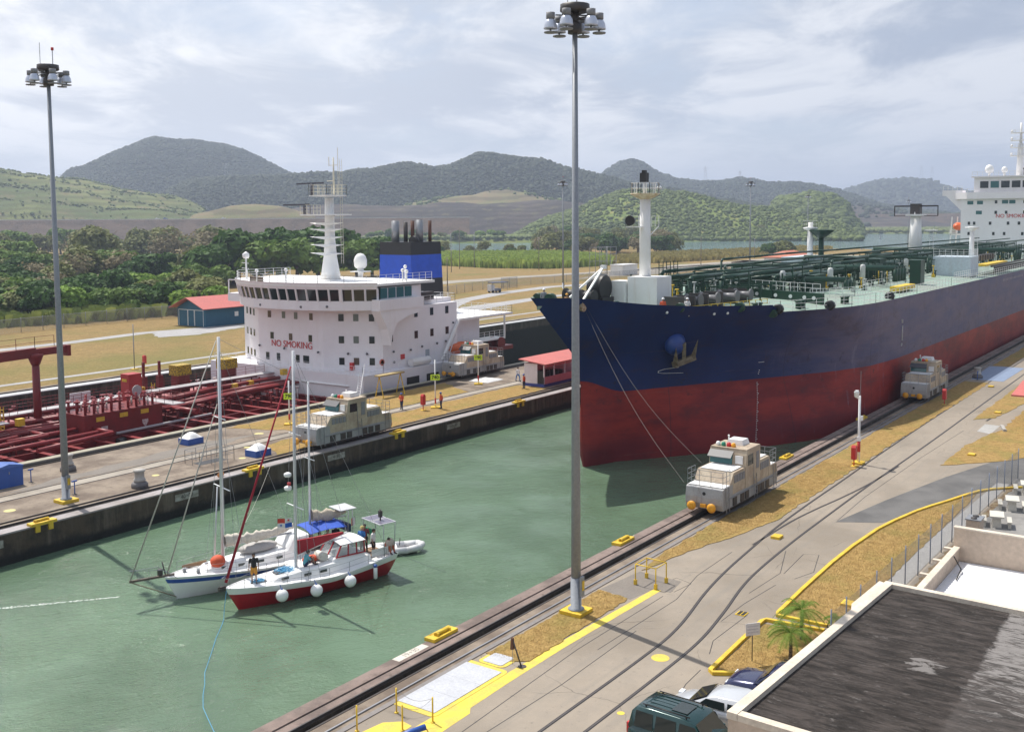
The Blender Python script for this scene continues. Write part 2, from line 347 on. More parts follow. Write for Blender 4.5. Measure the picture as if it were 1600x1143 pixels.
field = [(-500, 121.52), (600, 121.52), pol(14, 640), pol(17, 715), pol(20, 715), pol(23, 640), pol(25.6, 610), pol(26.6, 640), pol(27.6, 880), pol(32, 930), pol(33.4, 900), pol(33.9, 690), pol(35.5, 668), pol(38, 690), pol(39.2, 740), pol(43, 900), pol(50, 1150), pol(62, 1250), pol(80, 1400), (-500, 1400)]
struct(MB().prism(field, -14.9, 0.0), 'grass_field', FIELD)

# ---- lock walls (each a thing: body, coping, rails, rack)
def wall_profile(L, R_, up_left, up_right, slot, x0=-60, x1=460):
    pass
def lock_wall(label, ya, yb, tracks, x0=-60, x1=460, top=WALLT, coping=()):
    """wall body between ya and yb; tracks = list of (y_low, y_high) trenches of the rack; coping = raised edge strips"""
    t = thing('lock_wall', label, 'wall', (x0, ya, 0), 0, 'concrete lock walls along the chambers')
    def loc(mb): mb.v = [(v[0] - x0, v[1] - ya, v[2]) for v in mb.v]; return mb
    b = MB(); ys = [ya] + [q for tr in tracks for q in tr] + [yb]
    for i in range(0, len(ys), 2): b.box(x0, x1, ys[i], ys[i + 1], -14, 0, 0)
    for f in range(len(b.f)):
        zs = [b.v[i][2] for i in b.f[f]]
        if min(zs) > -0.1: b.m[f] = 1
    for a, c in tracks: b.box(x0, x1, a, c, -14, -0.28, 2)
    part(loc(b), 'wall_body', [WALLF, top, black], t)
    return t, loc
# near wall
nw, loc = lock_wall('concrete wall with locomotive track along the right side of the open chamber', 28.42, 31.4, [(29.62, 30.04)])
lw = lambda mb, name, m: part(loc(mb), name, m, nw)
lw(MB().box(-60, 460, 30.72, 31.38, 0.002, 0.10), 'coping', COPE)
lw(MB().box(-60, 460, 30.66, 30.718, 0.002, 0.03), 'edge_groove', black)
lw(MB().box(-60, 460, 30.14, 30.64, 0.002, 0.07), 'track_bed', COPE)
lw(MB().box(-60, 460, 30.05, 30.12, 0.002, 0.14), 'rail', darksteel); lw(MB().box(-60, 460, 28.98, 29.05, 0.002, 0.06), 'rail', steel)
lw(MB().box(-60, 460, 28.46, 28.72, 0.002, 0.035), 'conduit_cover', mat('conduit_grey', (0.21, 0.19, 0.18), 0.7, coord='World', scale=0.4, amt=0.5))
rk = MB(); rk.box(-60, 460, 29.78, 29.88, -0.27, -0.08)
lw(rk, 'rack_rail', darksteel)
# centre wall
cw, loc = lock_wall('wide concrete centre wall with two locomotive tracks between the two chambers', 65.05, 83.6, [(66.35, 66.85), (81.75, 82.25)])
lw = lambda mb, name, m: part(loc(mb), name, m, cw)
lw(MB().box(-60, 460, 65.07, 66.12, 0.002, 0.10), 'coping', mat('coping_pale', (0.36, 0.33, 0.33), 0.8, col2=(0.22, 0.19, 0.17), amt=0.8, scale=0.35, bump=0.5, coord='World'))
lw(MB().box(-60, 460, 82.75, 83.58, 0.002, 0.12), 'coping', mat('coping_tan', (0.36, 0.33, 0.25), 0.8, amt=0.6, scale=0.4, coord='World'))
for y in (66.24, 66.9, 67.6, 81.6, 82.3, 82.62): lw(MB().box(-60, 460, y - 0.035, y + 0.035, 0.002, 0.10), 'rail', darksteel)
for y in (66.6, 82.0): lw(MB().box(-60, 460, y - 0.05, y + 0.05, -0.27, -0.06), 'rack_rail', darksteel)
lw(MB().box(-60, 460, 73.05, 74.3, 0.002, 0.012), 'walkway', CONC)
for y in (72.98, 74.42): lw(MB().box(-60, 460, y - 0.05, y + 0.05, 0.002, 0.03), 'return_rail', darksteel)
# far wall
fw, loc = lock_wall('concrete wall on the far side of the lock beyond the red decked tanker', 117.2, 121.5, [(119.1, 119.8)])
lw = lambda mb, name, m: part(loc(mb), name, m, fw)
lw(MB().box(-60, 460, 117.22, 118.9, 0.002, 0.12), 'coping', mat('coping_light', (0.46, 0.46, 0.47), 0.8, amt=0.4, scale=0.4, coord='World'))
for y in (119.0, 119.9): lw(MB().box(-60, 460, y - 0.05, y + 0.05, 0.002, 0.12), 'rail', darksteel)
# mooring chocks set into the edges
def chock():
    t = thing('mooring_chock', 'x', 'chock')
    b = MB(); b.box(-0.9, 0.9, -0.02, 0.46, 0.0, 0.16); b.box(-0.62, -0.3, -0.16, -0.02, -0.45, 0.16); b.box(0.3, 0.62, -0.16, -0.02, -0.45, 0.16); b.box(-0.9, 0.9, -0.16, -0.02, -0.02, 0.16)
    part(b, 'chock_plate', yellow, t); part(MB().tube((-0.5, 0.22, 0.25), (0.5, 0.22, 0.25), 0.09, None, 8), 'chock_bar', yellow, t); [part(MB().box(a, a + 0.12, 0.1, 0.34, 0.16, 0.3), 'chock_lug', yellow, t) for a in (-0.5, 0.38)]
    return t
ck = chock(); ck['group'] = 'yellow mooring chocks on the wall edges'
cks = [(37.75, 65.08, 0, 'yellow mooring chock on the centre wall edge, leftmost, below the left lamp post'), (55.8, 65.08, 0, 'yellow mooring chock on the centre wall edge behind the two yacht masts'),
       (73.3, 65.08, 0, 'yellow mooring chock on the centre wall edge just right of the locomotive'), (93.2, 65.08, 0, 'yellow mooring chock on the centre wall edge near the pink roofed hut'),
       (38.0, 31.38, math.pi, 'yellow mooring chock on the near wall edge, closest to the camera'), (55.8, 31.38, math.pi, 'yellow mooring chock on the near wall edge left of the yellow pipe cage'),
       (83.5, 31.38, math.pi, 'yellow mooring chock on the near wall edge under the tanker bow, shaded'), (104.0, 31.38, math.pi, 'yellow mooring chock on the near wall edge beside the shaded locomotive')]
for i, (x, y, rz, lb) in enumerate(cks):
    o = ck if i == 0 else dup(ck)
    o.location = (x, y, 0.1); o.rotation_euler = (0, 0, rz); o['label'] = lb
# painted distance plates on the face and top of the walls
plate = mat('plate_paint', (0.36, 0.35, 0.32), 0.7, col2=(0.16, 0.14, 0.11), amt=0.8, scale=2.0)
for x, s, g in ((33.9, '19+30', 0), (49.2, '40+00', 0), (65.0, '4  50', 0), (81.5, '50+50', 0)):
    o = part(MB().box(x - 66 + 66 - 1.05, x + 1.05, 65.02, 65.046, -0.78, -0.28), 'distance_plate', plate, None)
    o.parent = cw; o.location = (60, -65.05, 0)
    text(s, 'plate_lettering', black, o, face_mat((x, 65.015, -0.53), (1, 0, 0), (0, 0, 1)), 0.42, 0.002)
o = part(MB().box(34.6, 36.7, 30.92, 31.36, 0.101, 0.106), 'distance_plate', mat('plate_white', (0.62, 0.58, 0.50), 0.8, amt=0.5, scale=2), None); o.parent = nw; o.location = (60, -28.42, 0)
text('19+30', 'plate_lettering', mat('faded_black', (0.2, 0.18, 0.16), 0.8), o, face_mat((35.65, 31.14, 0.108), (1, 0, 0), (0, 1, 0)), 0.42, 0.001)

# ---- near bank markings and patches (thin sheets above the pavement)
def ragged(poly, amp=0.12, step=0.6, seed=1):
    rs = random.Random(seed); out = []
    for i in range(len(poly)):
        a = poly[i]; b = poly[(i + 1) % len(poly)]; L = math.dist(a, b); k = max(1, int(L / step))
        for j in range(k):
            f = j / k; x = a[0] + (b[0] - a[0]) * f; y = a[1] + (b[1] - a[1]) * f
            out.append((x + rs.uniform(-amp, amp), y + rs.uniform(-amp, amp)))
    return out
gpolys = [ragged([(37.8, 28.3), (47.9, 28.28), (47.6, 26.3), (38.2, 26.2), (37.6, 26.9)], 0.09, 0.3, 1),
          ragged([(51.9, 27.8), (54.8, 28.3), (60, 28.36), (135.5, 28.36), (135.5, 25.6), (95, 25.55), (79, 25.4), (66, 25.25), (60.5, 26.2), (58.3, 26.8), (55.0, 27.5)], 0.12, 0.5, 2),
          ragged([(152, 28.3), (300, 28.3), (300, 26.4), (152, 26.3)], 0.1, 1.5, 3),
          ragged([(49.8, 19.0), (59.2, 19.3), (67.3, 19.0), (72.9, 18.1), (76.8, 16.9), (80.2, 15.8), (77, 15.7), (66, 15.8), (50, 15.9)], 0.05, 0.6, 4),
          ragged([(42.1, 18.8), (48.3, 19.1), (48.9, 16.7), (48.6, 13.6), (41.6, 13.6)], 0.05, 0.5, 5),
          ragged([(88, 20.0), (97, 20.1), (106, 18.9), (118, 18.8), (124, 14), (124, 8), (100, 12.5), (93, 15.8)], 0.15, 0.7, 6),
          ragged([(110, 22.2), (300, 22.8), (300, 18.5), (130, 18.9), (112, 20.5)], 0.12, 0.9, 7)]
g = MB()
for p in gpolys:
    g.prism(p, 0.0, 0.035, 0, None, False)
struct(g, 'dry_grass', DRY)
def tuft_mb(polys, n, h, seed, zf=0.0):
    rs = np.random.RandomState(seed); mb = MB()
    areas = []
    for p in polys:
        xs = [q[0] for q in p]; ys = [q[1] for q in p]; areas.append((max(xs) - min(xs)) * (max(ys) - min(ys)))
    for p, A in zip(polys, areas):
        xs = np.array([q[0] for q in p]); ys = np.array([q[1] for q in p]); k = int(n * A / sum(areas)); c = 0
        X = rs.uniform(xs.min(), xs.max(), k * 2); Y = rs.uniform(ys.min(), ys.max(), k * 2); x2 = np.roll(xs, -1); y2 = np.roll(ys, -1)
        for x, y in zip(X, Y):
            ins = (((ys > y) != (y2 > y)) & (x < (x2 - xs) * (y - ys) / (y2 - ys + 1e-12) + xs)).sum() % 2
            if not ins: continue
            for _ in range(2):
                a = rs.uniform(0, 6.28); l = h * rs.uniform(0.5, 1.3); wd = 0.009; dx, dy = math.cos(a), math.sin(a); lx, ly = rs.uniform(-0.6, 0.6, 2) * l
                mb.add([(x - dx * wd, y - dy * wd, zf), (x + dx * wd, y + dy * wd, zf), (x + lx, y + ly, zf + l)], [(0, 1, 2)])
    return mb
near = [[q for q in p] for p in (gpolys[0], gpolys[3], gpolys[4])] + [[(51.9, 27.8), (54.8, 28.3), (84, 28.3), (84, 25.6), (66, 25.4), (58.3, 26.9)]]
struct(tuft_mb(near, 22000, 0.05, 5, 0.03), 'grass_tufts', mat('straw_blades', (.50, .36, .15), .9, col2=(.33, .22, .08), amt=1, scale=3, coord='World'), 'stuff')
ylw = MB()
ylw.prism([(29.9, 26.45), (40.6, 26.22), (48.0, 25.98), (49.67, 25.9), (49.7, 25.47), (40.3, 25.72), (36, 25.7), (33.0, 25.62), (32.6, 25.35), (30.7, 25.3), (27, 25.4), (27, 26.5)], 0.0, 0.006, 0, None, False)
ylw.prism([(28.9, 27.9), (30.0, 27.75), (30.55, 27.14), (30.45, 26.6), (28, 26.6)], 0, 0.006, 0, None, False)
for c in ((41.85, 21.47, 0.42), (36.1, 20.3, 0.16)):
    ylw.prism([(c[0] + c[2] * math.cos(t * 0.3927), c[1] + c[2] * math.sin(t * 0.3927)) for t in range(16)], 0, 0.006, 0, None, False)
road_y = mat('road_yellow', (0.72, 0.55, 0.06), 0.75, col2=(0.50, 0.38, 0.10), amt=0.7, scale=1.2, coord='World')
struct(ylw, 'painted_markings', road_y)
def rounded(x0, x1, y0, y1, r, k=4):
    pts = []
    for cx, cy, a0 in ((x1 - r, y1 - r, 0), (x0 + r, y1 - r, 90), (x0 + r, y0 + r, 180), (x1 - r, y0 + r, 270)):
        for i in range(k + 1): a = R(a0 + 90 * i / k); pts.append((cx + r * math.cos(a), cy + r * math.sin(a)))
    return pts
padgrey = mat('painted_pad_grey', (0.47, 0.48, 0.51), 0.6, col2=(0.39, 0.40, 0.43), amt=0.5, scale=1.0, coord='World')
for (a, b_, lb) in (((31.45, 36.75, 26.3, 28.72), (31.75, 36.45, 26.52, 28.48), 'large grey steel hatch cover with yellow border beside the near track'),
                ((36.80, 38.2, 26.72, 28.2), (36.95, 38.0, 26.92, 28.0), 'small grey steel hatch cover with yellow border beyond the large one')):
    t = thing('hatch_cover', lb, 'hatch cover', ((a[0] + a[1]) / 2, (a[2] + a[3]) / 2, 0)); cx, cy = (a[0] + a[1]) / 2, (a[2] + a[3]) / 2
    q = lambda bb, z0, z1, r: MB().prism([(x - cx, y - cy) for x, y in rounded(bb[0], bb[1], bb[2], bb[3], r)], z0, z1, 0, None, False)
    part(q(a, 0, 0.02, 0.3), 'border', road_y, t)
    n = 3 if b_[1] - b_[0] > 3 else 1; ln = (b_[1] - b_[0]) / n
    for i in range(n):
        part(q((b_[0] + i * ln + 0.004, b_[0] + (i + 1) * ln - 0.004, b_[2], b_[3]), 0.02, 0.045, 0.14 if n == 1 else 0.02), 'cover_plate', padgrey, t)
struct(MB().prism([(137.6, 24.4), (137.7, 28.1), (151, 28.5), (151.4, 24.3)], 0, 0.02, 0, None, False), 'painted_platform', mat('platform_blue', (0.22, 0.28, 0.40), 0.6, amt=0.3, coord='World'))
struct(MB().prism([(104.2, 20.6), (108.3, 20.7), (108.1, 19.3), (103.5, 19.3)], 0, 0.01, 0, None, False), 'concrete_patch', mat('pale_concrete', (0.40, 0.39, 0.37), 0.8, amt=0.4, scale=0.6, coord='World'))
struct(MB().prism([(47.6, 26.2), (48.1, 28.3), (51.8, 27.9), (51.6, 25.2), (49.7, 24.9), (49.7, 25.9)], 0, 0.005, 0, None, False), 'stained_concrete_patch', mat('stain_conc', (0.20, 0.175, 0.15), 0.85, amt=0.4, scale=0.8, coord='World'))
struct(MB().prism([(67.66, 21.9), (75, 20.7), (84.4, 18.8), (97, 15.5), (130, 8), (150, -6), (150, -20), (118, -8), (100, 4), (84.0, 12.9), (82.1, 15.0), (81.0, 15.7), (76.8, 17.05), (72.9, 18.25), (69.2, 19.3)], 0, 0.008, 0, None, False), 'asphalt_road', ASPH)
struct(MB().prism([(50, 15.9), (66, 15.85), (84.5, 15.2), (84.6, 14.35), (66, 14.75), (50, 14.95)], 0, 0.012, 0, None, False), 'footpath', mat('footpath_concrete', (0.36, 0.35, 0.34), 0.85, amt=0.4, scale=0.5, coord='World'))
struct(MB().prism([(61.5, 14.2), (86, 13.9), (90, -6), (61.5, -6)], 0, 0.02, 0, None, False), 'picnic_terrace', mat('terrace_concrete', (0.27, 0.26, 0.245), 0.85, col2=(0.19, 0.18, 0.17), amt=0.8, scale=0.25, bump=0.3, coord='World'))
struct(MB().prism(ragged([(48, 14.62), (85, 14.15), (85, 13.85), (61.5, 14.0), (57, 13.4), (48, 13.0)], 0.1, 0.5, 9), 0, 0.025, 0, None, False), 'leaf_litter', mat('leaf_litter', (0.17, 0.105, 0.055), 0.95, col2=(0.28, 0.22, 0.13), amt=1, scale=2.5, bump=1.0, bscale=12, coord='World'))
# kerbs
def strip(pts, w_, z0, z1, mb=None):
    mb = mb or MB(); P = [Vector((p[0], p[1], 0)) for p in pts]; Lf = []; Rt = []
    for i, p in enumerate(P):
        a = P[max(0, i - 1)]; b = P[min(len(P) - 1, i + 1)]; d = (b - a).normalized(); n = Vector((-d.y, d.x, 0)) * (w_ / 2)
        Lf.append(p + n); Rt.append(p - n)
    mb.grid([[(l.x, l.y, z0), (l.x, l.y, z1), (r.x, r.y, z1), (r.x, r.y, z0)] for l, r in zip(Lf, Rt)], 0, False)
    return mb
kerb = [(95, 5.5), (90, 9.5), (86.5, 11.8), (84.0, 13.3), (82.14, 15.05), (81.04, 15.72), (79, 16.4), (76.84, 17.0), (74.8, 17.65), (72.92, 18.15), (69.76, 18.75), (67.3, 19.08), (63, 19.3), (59.24, 19.33), (54, 19.2), (50.0, 19.02), (49.65, 18.95), (49.72, 16.4)]
struct(strip(kerb, 0.2, 0, 0.14), 'kerb', yellow)
kerb2 = [(49.0, 16.3), (48.75, 19.15), (48.45, 19.25), (44.95, 19.1), (41.75, 18.95), (41.55, 18.75), (42.1, 17.9)]
struct(strip(kerb2, 0.2, 0, 0.16), 'kerb', yellow)
# return railway: two curved rails
def spl(pts, k=6):
    out = []
    for i in range(len(pts) - 1):
        p0 = pts[max(0, i - 1)]; p1 = pts[i]; p2 = pts[i + 1]; p3 = pts[min(len(pts) - 1, i + 2)]
        for j in range(k):
            t = j / k
            out.append(tuple(0.5 * (2 * p1[q] + (p2[q] - p0[q]) * t + (2 * p0[q] - 5 * p1[q] + 4 * p2[q] - p3[q]) * t * t + (3 * p1[q] - p0[q] - 3 * p2[q] + p3[q]) * t ** 3) for q in range(len(p1))))
    return out + [pts[-1]]
rt = thing('railway_track', 'curving return track set flush in the concrete on the near bank', 'railway track', (30, 22, 0))
def lrt(mb): mb.v = [(v[0] - 30, v[1] - 22, v[2]) for v in mb.v]; return mb
cA = [(10, 22.1), (30, 22.15), (41.1, 22.16), (45.5, 22.4), (50.7, 23.35), (54.8, 23.9), (60, 24.35), (64.6, 24.68), (71, 24.9), (79, 25.05), (95, 25.4), (130, 25.7), (300, 26.6)]
cB = [(10, 20.65), (30, 20.68), (39, 20.68), (44.3, 20.8), (48.5, 21.35), (52.8, 22.1), (56.4, 22.45), (62.1, 22.7), (68.3, 22.82), (79, 22.95), (100, 23.0), (145, 23.4), (300, 24.4)]
cC = [(60, 24.5), (66, 24.35), (70, 24.0), (74, 23.5), (79, 23.05), (86, 22.8)]
railtop = mat('worn_rail', (0.10, 0.085, 0.08), 0.45, 0.3, coord='World')
for cpts in (cA, cB, cC):
    q = spl(cpts, 6); part(lrt(strip(q, 0.16, 0.0, 0.008)), 'rail_groove', black, rt); part(lrt(strip(q, 0.07, 0.0, 0.016)), 'rail', railtop, rt)
struct(strip([(110, 20.9), (125, 20.2), (140, 20.9)], 0.15, 0, 0.03), 'drain_channel', black)
# joints between the slabs, thin sealed strips
jm = MB()
for pts in ([(41, 24.3), (49, 24.2), (53, 24.9), (58, 25.0)], [(30, 23.9), (37, 23.7), (44, 23.9)], [(52, 21.4), (56, 21.2), (60, 22.4)], [(47.5, 21.0), (50.4, 21.0), (54, 20.7)], [(43.5, 19.8), (45, 20.3), (49, 20.25)],
            [(36.8, 19.1), (38.6, 19.0), (40, 19.3), (41.7, 19.4)], [(56, 21.0), (60.0, 21.3), (60.4, 20.5), (57.2, 19.7), (55.5, 20.2)], [(50.3, 25.9), (49.9, 24.8), (51.6, 24.6), (52.0, 25.7), (50.3, 25.9)], [(68, 21.9), (75, 22.2), (90, 22.1), (104, 21.7)], [(30, 24.6), (40.5, 25.1), (49, 25.0)]):
    strip(pts, 0.035, 0.0, 0.004, jm)
struct(jm, 'pavement_joints', black)
# ---- far field roads and tracks
FP = mat('road_concrete', (0.36, 0.35, 0.35), 0.85, col2=(0.27, 0.26, 0.25), amt=0.6, scale=0.3, coord='World')
struct(strip([(-100, 161.8), (88, 161.9), (100, 162), (116, 164.4), (135, 160.4), (150, 158)], 3.2, 0.0, 0.02).prism(ragged([(113, 155.5), (116, 162), (131, 163), (134, 157), (120, 153.5)], 0.3, 1, 3), 0, 0.03, 0, None, False), 'service_road', FP)
struct(strip([(-100, 126), (68, 125.9), (86, 126.2), (104, 126.8), (150, 127), (300, 127.5)], 1.3, 0, 0.02), 'footpath', FP)
struct(strip([(165, 139), (177, 143), (190, 153), (206, 161.5), (232, 168.5), (262, 172), (298, 163), (380, 160), (560, 150)], 5.0, 0, 0.02).prism([(176, 141), (190, 149), (228, 152), (300, 148), (300, 145.5), (228, 148), (185, 141)], 0, 0.025, 0, None, False), 'service_road', FP)
struct(MB().prism(ragged([(300, 186), (350, 200), (420, 205), (560, 190), (560, 170), (420, 172), (330, 180)], 2, 12, 3), 0, 0.03, 0, None, False).prism(ragged([(215, 225), (300, 215), (420, 196), (420, 190), (300, 205), (215, 214)], 1.5, 10, 3), 0, 0.03, 0, None, False), 'gravel_yard', mat('gravel', (0.27, 0.24, 0.21), 0.95, col2=(0.34, 0.31, 0.25), amt=0.8, scale=0.15, coord='World'))
# ================================================================== HILLS, DAM, VEGETATION
def hillmat(name, c1, c2, c3, sc=0.012, stripe=0.0):
    def b(t, P, m):
        a = t.rng(t.noise(P, sc, 6, 0.62), 0.38, 0.62, 0, 1, True); c = t.mix(a, c1, c2)
        g = t.rng(t.noise(P, sc * 5, 6, 0.65), 0.5, 0.68, 0, 0.8, True); c = t.mix(g, c, c3)
        if stripe:
            z = t.n('ShaderNodeSeparateXYZ', {0: P}).outputs[2]; zz = t.math('ADD', t.math('MULTIPLY', z, stripe), t.math('MULTIPLY', t.noise(P, 0.01, 4, 0.5), 3.0))
            s = t.rng(t.math('PINGPONG', zz, 0.5), 0.16, 0.34, 0, 1, True); c = t.mix(t.math('MULTIPLY', s, 0.55), c, tuple(x * 0.45 for x in c1))
        principled(t, m, c, 0.95, t.noise(P, 0.12, 6, 0.75), 3.0, 0.8, 0.1)
    return world_mat(name, b)
H_FOREST = hillmat('hill_forest_floor', (0.038, 0.052, 0.026), (0.056, 0.068, 0.032), (0.085, 0.075, 0.042))
H_GRASS = hillmat('hill_terraced_grass', (0.21, 0.225, 0.08), (0.11, 0.14, 0.05), (0.20, 0.15, 0.085), 0.009, 0.14)
H_BROWN = hillmat('hill_brown', (0.22, 0.18, 0.10), (0.19, 0.19, 0.08), (0.26, 0.17, 0.10), 0.02, 0.09)
H_QUARRY = hillmat('hill_quarry', (0.10, 0.082, 0.07), (0.06, 0.054, 0.05), (0.15, 0.14, 0.08), 0.012, 0.16)
H_GREEN = hillmat('hill_green_grass', (0.17, 0.22, 0.055), (0.12, 0.17, 0.045), (0.30, 0.27, 0.09), 0.016)
DAMM = hillmat('dam_rock', (0.125, 0.092, 0.07), (0.085, 0.066, 0.052), (0.15, 0.11, 0.08), 0.05)
HILLS = [
 ('distant_range', 4300, 3600, H_FOREST, [(20.0, 20.9), (18.72, 75.1), (17.78, 118.8), (16.84, 139.9), (15.91, 155.8), (14.99, 161.8), (13.78, 150.4), (13.03, 132.5), (12.28, 112.4), (10.53, 81.9), (8.27, 60.9), (6.09, 36.1)]),
 ('round_hill', 2500, 2000, H_FOREST, [(59.45, 87.1), (58.55, 108.1), (58.09, 129.0), (57.7, 137.5), (57.34, 140.5), (56.73, 154.8), (55.81, 176.4), (54.88, 192.5), (53.95, 204.5), (53.01, 203.8), (51.75, 201.8), (50.47, 193.9), (49.51, 181.3), (48.54, 162.7), (47.89, 146.7), (47.24, 130.7), (46.24, 117.4), (44.91, 87.7)]),
 ('pointed_hill', 2900, 2350, H_FOREST, [(33.19, 95.5), (31.81, 121.1), (30.42, 139.5), (29.91, 160.1), (29.22, 177.0), (28.71, 180.1), (28.2, 169.4), (27.34, 141.2), (26.32, 123.3), (25.31, 119.2), (24.3, 118.5), (22.97, 124.3), (21.65, 111.4), (20.02, 113.5), (18.73, 99.1), (17.46, 79.8), (16.2, 55.7), (14.65, 38.4), (12.84, 27.7), (10.5, 20.3)]),
 ('quarry_hill', 2250, 1900, H_QUARRY, [(22.3, 61.8), (20.66, 58.4), (18.72, 52.1), (17.45, 46.2), (15.88, 39.0), (14.65, 32.0), (12.84, 23.5), (11.08, 20.4)]),
 ('wooded_ridge', 1900, 1660, H_FOREST, [(55.31, 39.1), (54.05, 58.6), (53.09, 80.4), (52.13, 92.5), (50.52, 98.2), (48.89, 99.5), (47.57, 97.4), (45.57, 101.9), (44.89, 103.1), (43.54, 109.8), (42.17, 114.3), (40.8, 121.1), (39.42, 114.1), (38.04, 125.4), (37.17, 136.6), (36.3, 138.7), (34.92, 131.6), (33.53, 123.2), (32.5, 112.7), (31.11, 104.2), (30.25, 94.8), (28.36, 79.4), (26.32, 67.3), (23.96, 52.9), (21.63, 40.9), (19.68, 29.2)]),
 ('terraced_hill', 1640, 1500, H_BROWN, [(44.27, 20.3), (42.21, 34.8), (40.83, 46.5), (38.75, 54.1), (36.67, 63.7), (35.62, 65.5), (34.24, 57.2), (32.5, 46.9), (30.42, 40.4), (28.36, 32.0), (26.31, 21.7)]),
 ('terraced_slope', 1500, 1240, H_GRASS, [(63.31, 90.0), (61.11, 86.9), (60.27, 83.1), (58.84, 80.2), (57.37, 73.9), (55.88, 65.7), (54.35, 58.1), (52.48, 49.5), (51.53, 38.2), (50.58, 27.6)]),
 ('quarry_bench', 1490, 1340, H_QUARRY, [(49.61, 21.3), (47.62, 34.2), (46.28, 39.4), (43.57, 40.8), (40.49, 41.3), (38.06, 43.6), (35.98, 47.8), (33.54, 48.3), (31.12, 42.3), (29.73, 31.2), (28.36, 17.4)]),
 ('brown_mound', 1330, 1250, H_BROWN, [(53.14, 23.3), (51.54, 31.7), (50.24, 39.4), (48.93, 41.7), (47.61, 38.4), (46.28, 30.2), (44.94, 22.0)]),
 ('wooded_knoll', 1450, 1300, H_GREEN, [(22.28, 16.5), (21.63, 30.8), (21.15, 42.6), (20.34, 48.3), (19.37, 48.9), (18.4, 43.5), (17.6, 32.4), (17.12, 19.8), (16.8, 9.7)]),
 ('green_hill', 1250, 1030, H_GREEN, [(35.29, 9.6), (34.24, 14.0), (33.55, 19.9), (32.5, 27.3), (31.46, 34.7), (30.42, 45.0), (29.56, 51.8), (28.88, 53.9), (28.02, 51.8), (27.0, 50.0), (25.98, 49.8), (25.3, 46.6), (24.29, 41.9), (23.29, 35.8), (22.46, 32.7), (21.63, 31.0), (20.32, 25.6), (19.03, 19.6), (17.75, 12.1), (16.8, 4.8)]),
]
HF = {}
def height_fn(D, Df, pts):
    az = np.array([p[0] for p in pts][::-1]); hh = np.array([p[1] for p in pts][::-1])
    Db = D + (D - Df) * 0.8
    def f(a, d):
        h = np.interp(a, az, hh); e = np.clip(np.minimum(a - az[0], az[-1] - a) / 1.0, 0, 1)
        t = np.where(d < D, (d - Df) / (D - Df), (Db - d) / (Db - D)); t = np.clip(t, 0, 1)
        prof = np.where(d < D, 1 - (1 - t) ** 1.7, t ** 1.3)
        return (h + 3.0) * prof * (0.35 + 0.65 * e) - 3.0
    return f, az, Db
for nm, D, Df, hm, pts in HILLS:
    f, az, Db = height_fn(D, Df, pts); HF[nm] = (f, az, D, Df, Db)
    na = max(20, int((az[-1] - az[0]) / 0.16)); nd = 22; rows = []
    relief = 5.0 if D > 1400 else 1.6
    for i in range(na + 1):
        a = az[0] + (az[-1] - az[0]) * i / na; row = []
        for j in range(nd + 1):
            d = Df + (Db - Df) * j / nd; z = float(f(a, d)); x, y = pol(a, d)
            edge = min(1.0, j / 4.0, (nd - j) / 3.0)
            z += edge * relief * mnoise.fractal(Vector((x, y, 0)) * 0.012, 1.0, 2.1, 4)
            row.append((x, y, z))
        rows.append(row)
    struct(MB().grid(rows, 0, True, True), nm, hm)
# far shore lowlands and dams
def dam(name, a0, a1, D, crest, foot):
    rows = []
    for i in range(41):
        a = a0 + (a1 - a0) * i / 40
        rows.append([pol(a, D - foot) + (-3.0,), pol(a, D - 4) + (crest,), pol(a, D + 4) + (crest,), pol(a, D + 70) + (-3.0,)])
    return struct(MB().grid(rows, 0, False, True), name, DAMM)
dam('rock_dam', 37.6, 66, 1180, 22.9, 60); dam('rock_dam', 9.0, 18.6, 2050, 26.0, 60)
cr = MB(); rows = [[pol(a, 1172) + (22.95,), pol(a, 1172) + (23.7,)] for a in np.linspace(37.6, 66, 60)]; cr.grid(rows)
struct(cr, 'crest_barrier', mat('barrier_white', (0.6, 0.6, 0.58), 0.7))
lowm = hillmat('shore_low_green', (0.17, 0.20, 0.06), (0.11, 0.16, 0.045), (0.25, 0.22, 0.09), 0.02)
def lowland(name, a0, a1, D0, D1, h):
    rows = []; n = 60
    for i in range(n + 1):
        a = a0 + (a1 - a0) * i / n; e = min(1, i / 4, (n - i) / 4); row = []
        for j in range(9):
            d = D0 + (D1 - D0) * j / 8; x, y = pol(a, d); hh = -3 + (3 + h) * (1 - (1 - min(1, j / 3)) ** 2) * (0.2 + 0.8 * e)
            row.append((x, y, hh + (0.8 * mnoise.noise(Vector((x, y, 0)) * 0.02) if j else 0)))
        rows.append(row)
    struct(MB().grid(rows, 0, True, True), name, lowm)
lowland('far_shore', 8.0, 18.6, 1480, 2000, 3.0)
lowland('far_shore', 33.0, 43.5, 1010, 1120, 5.0)

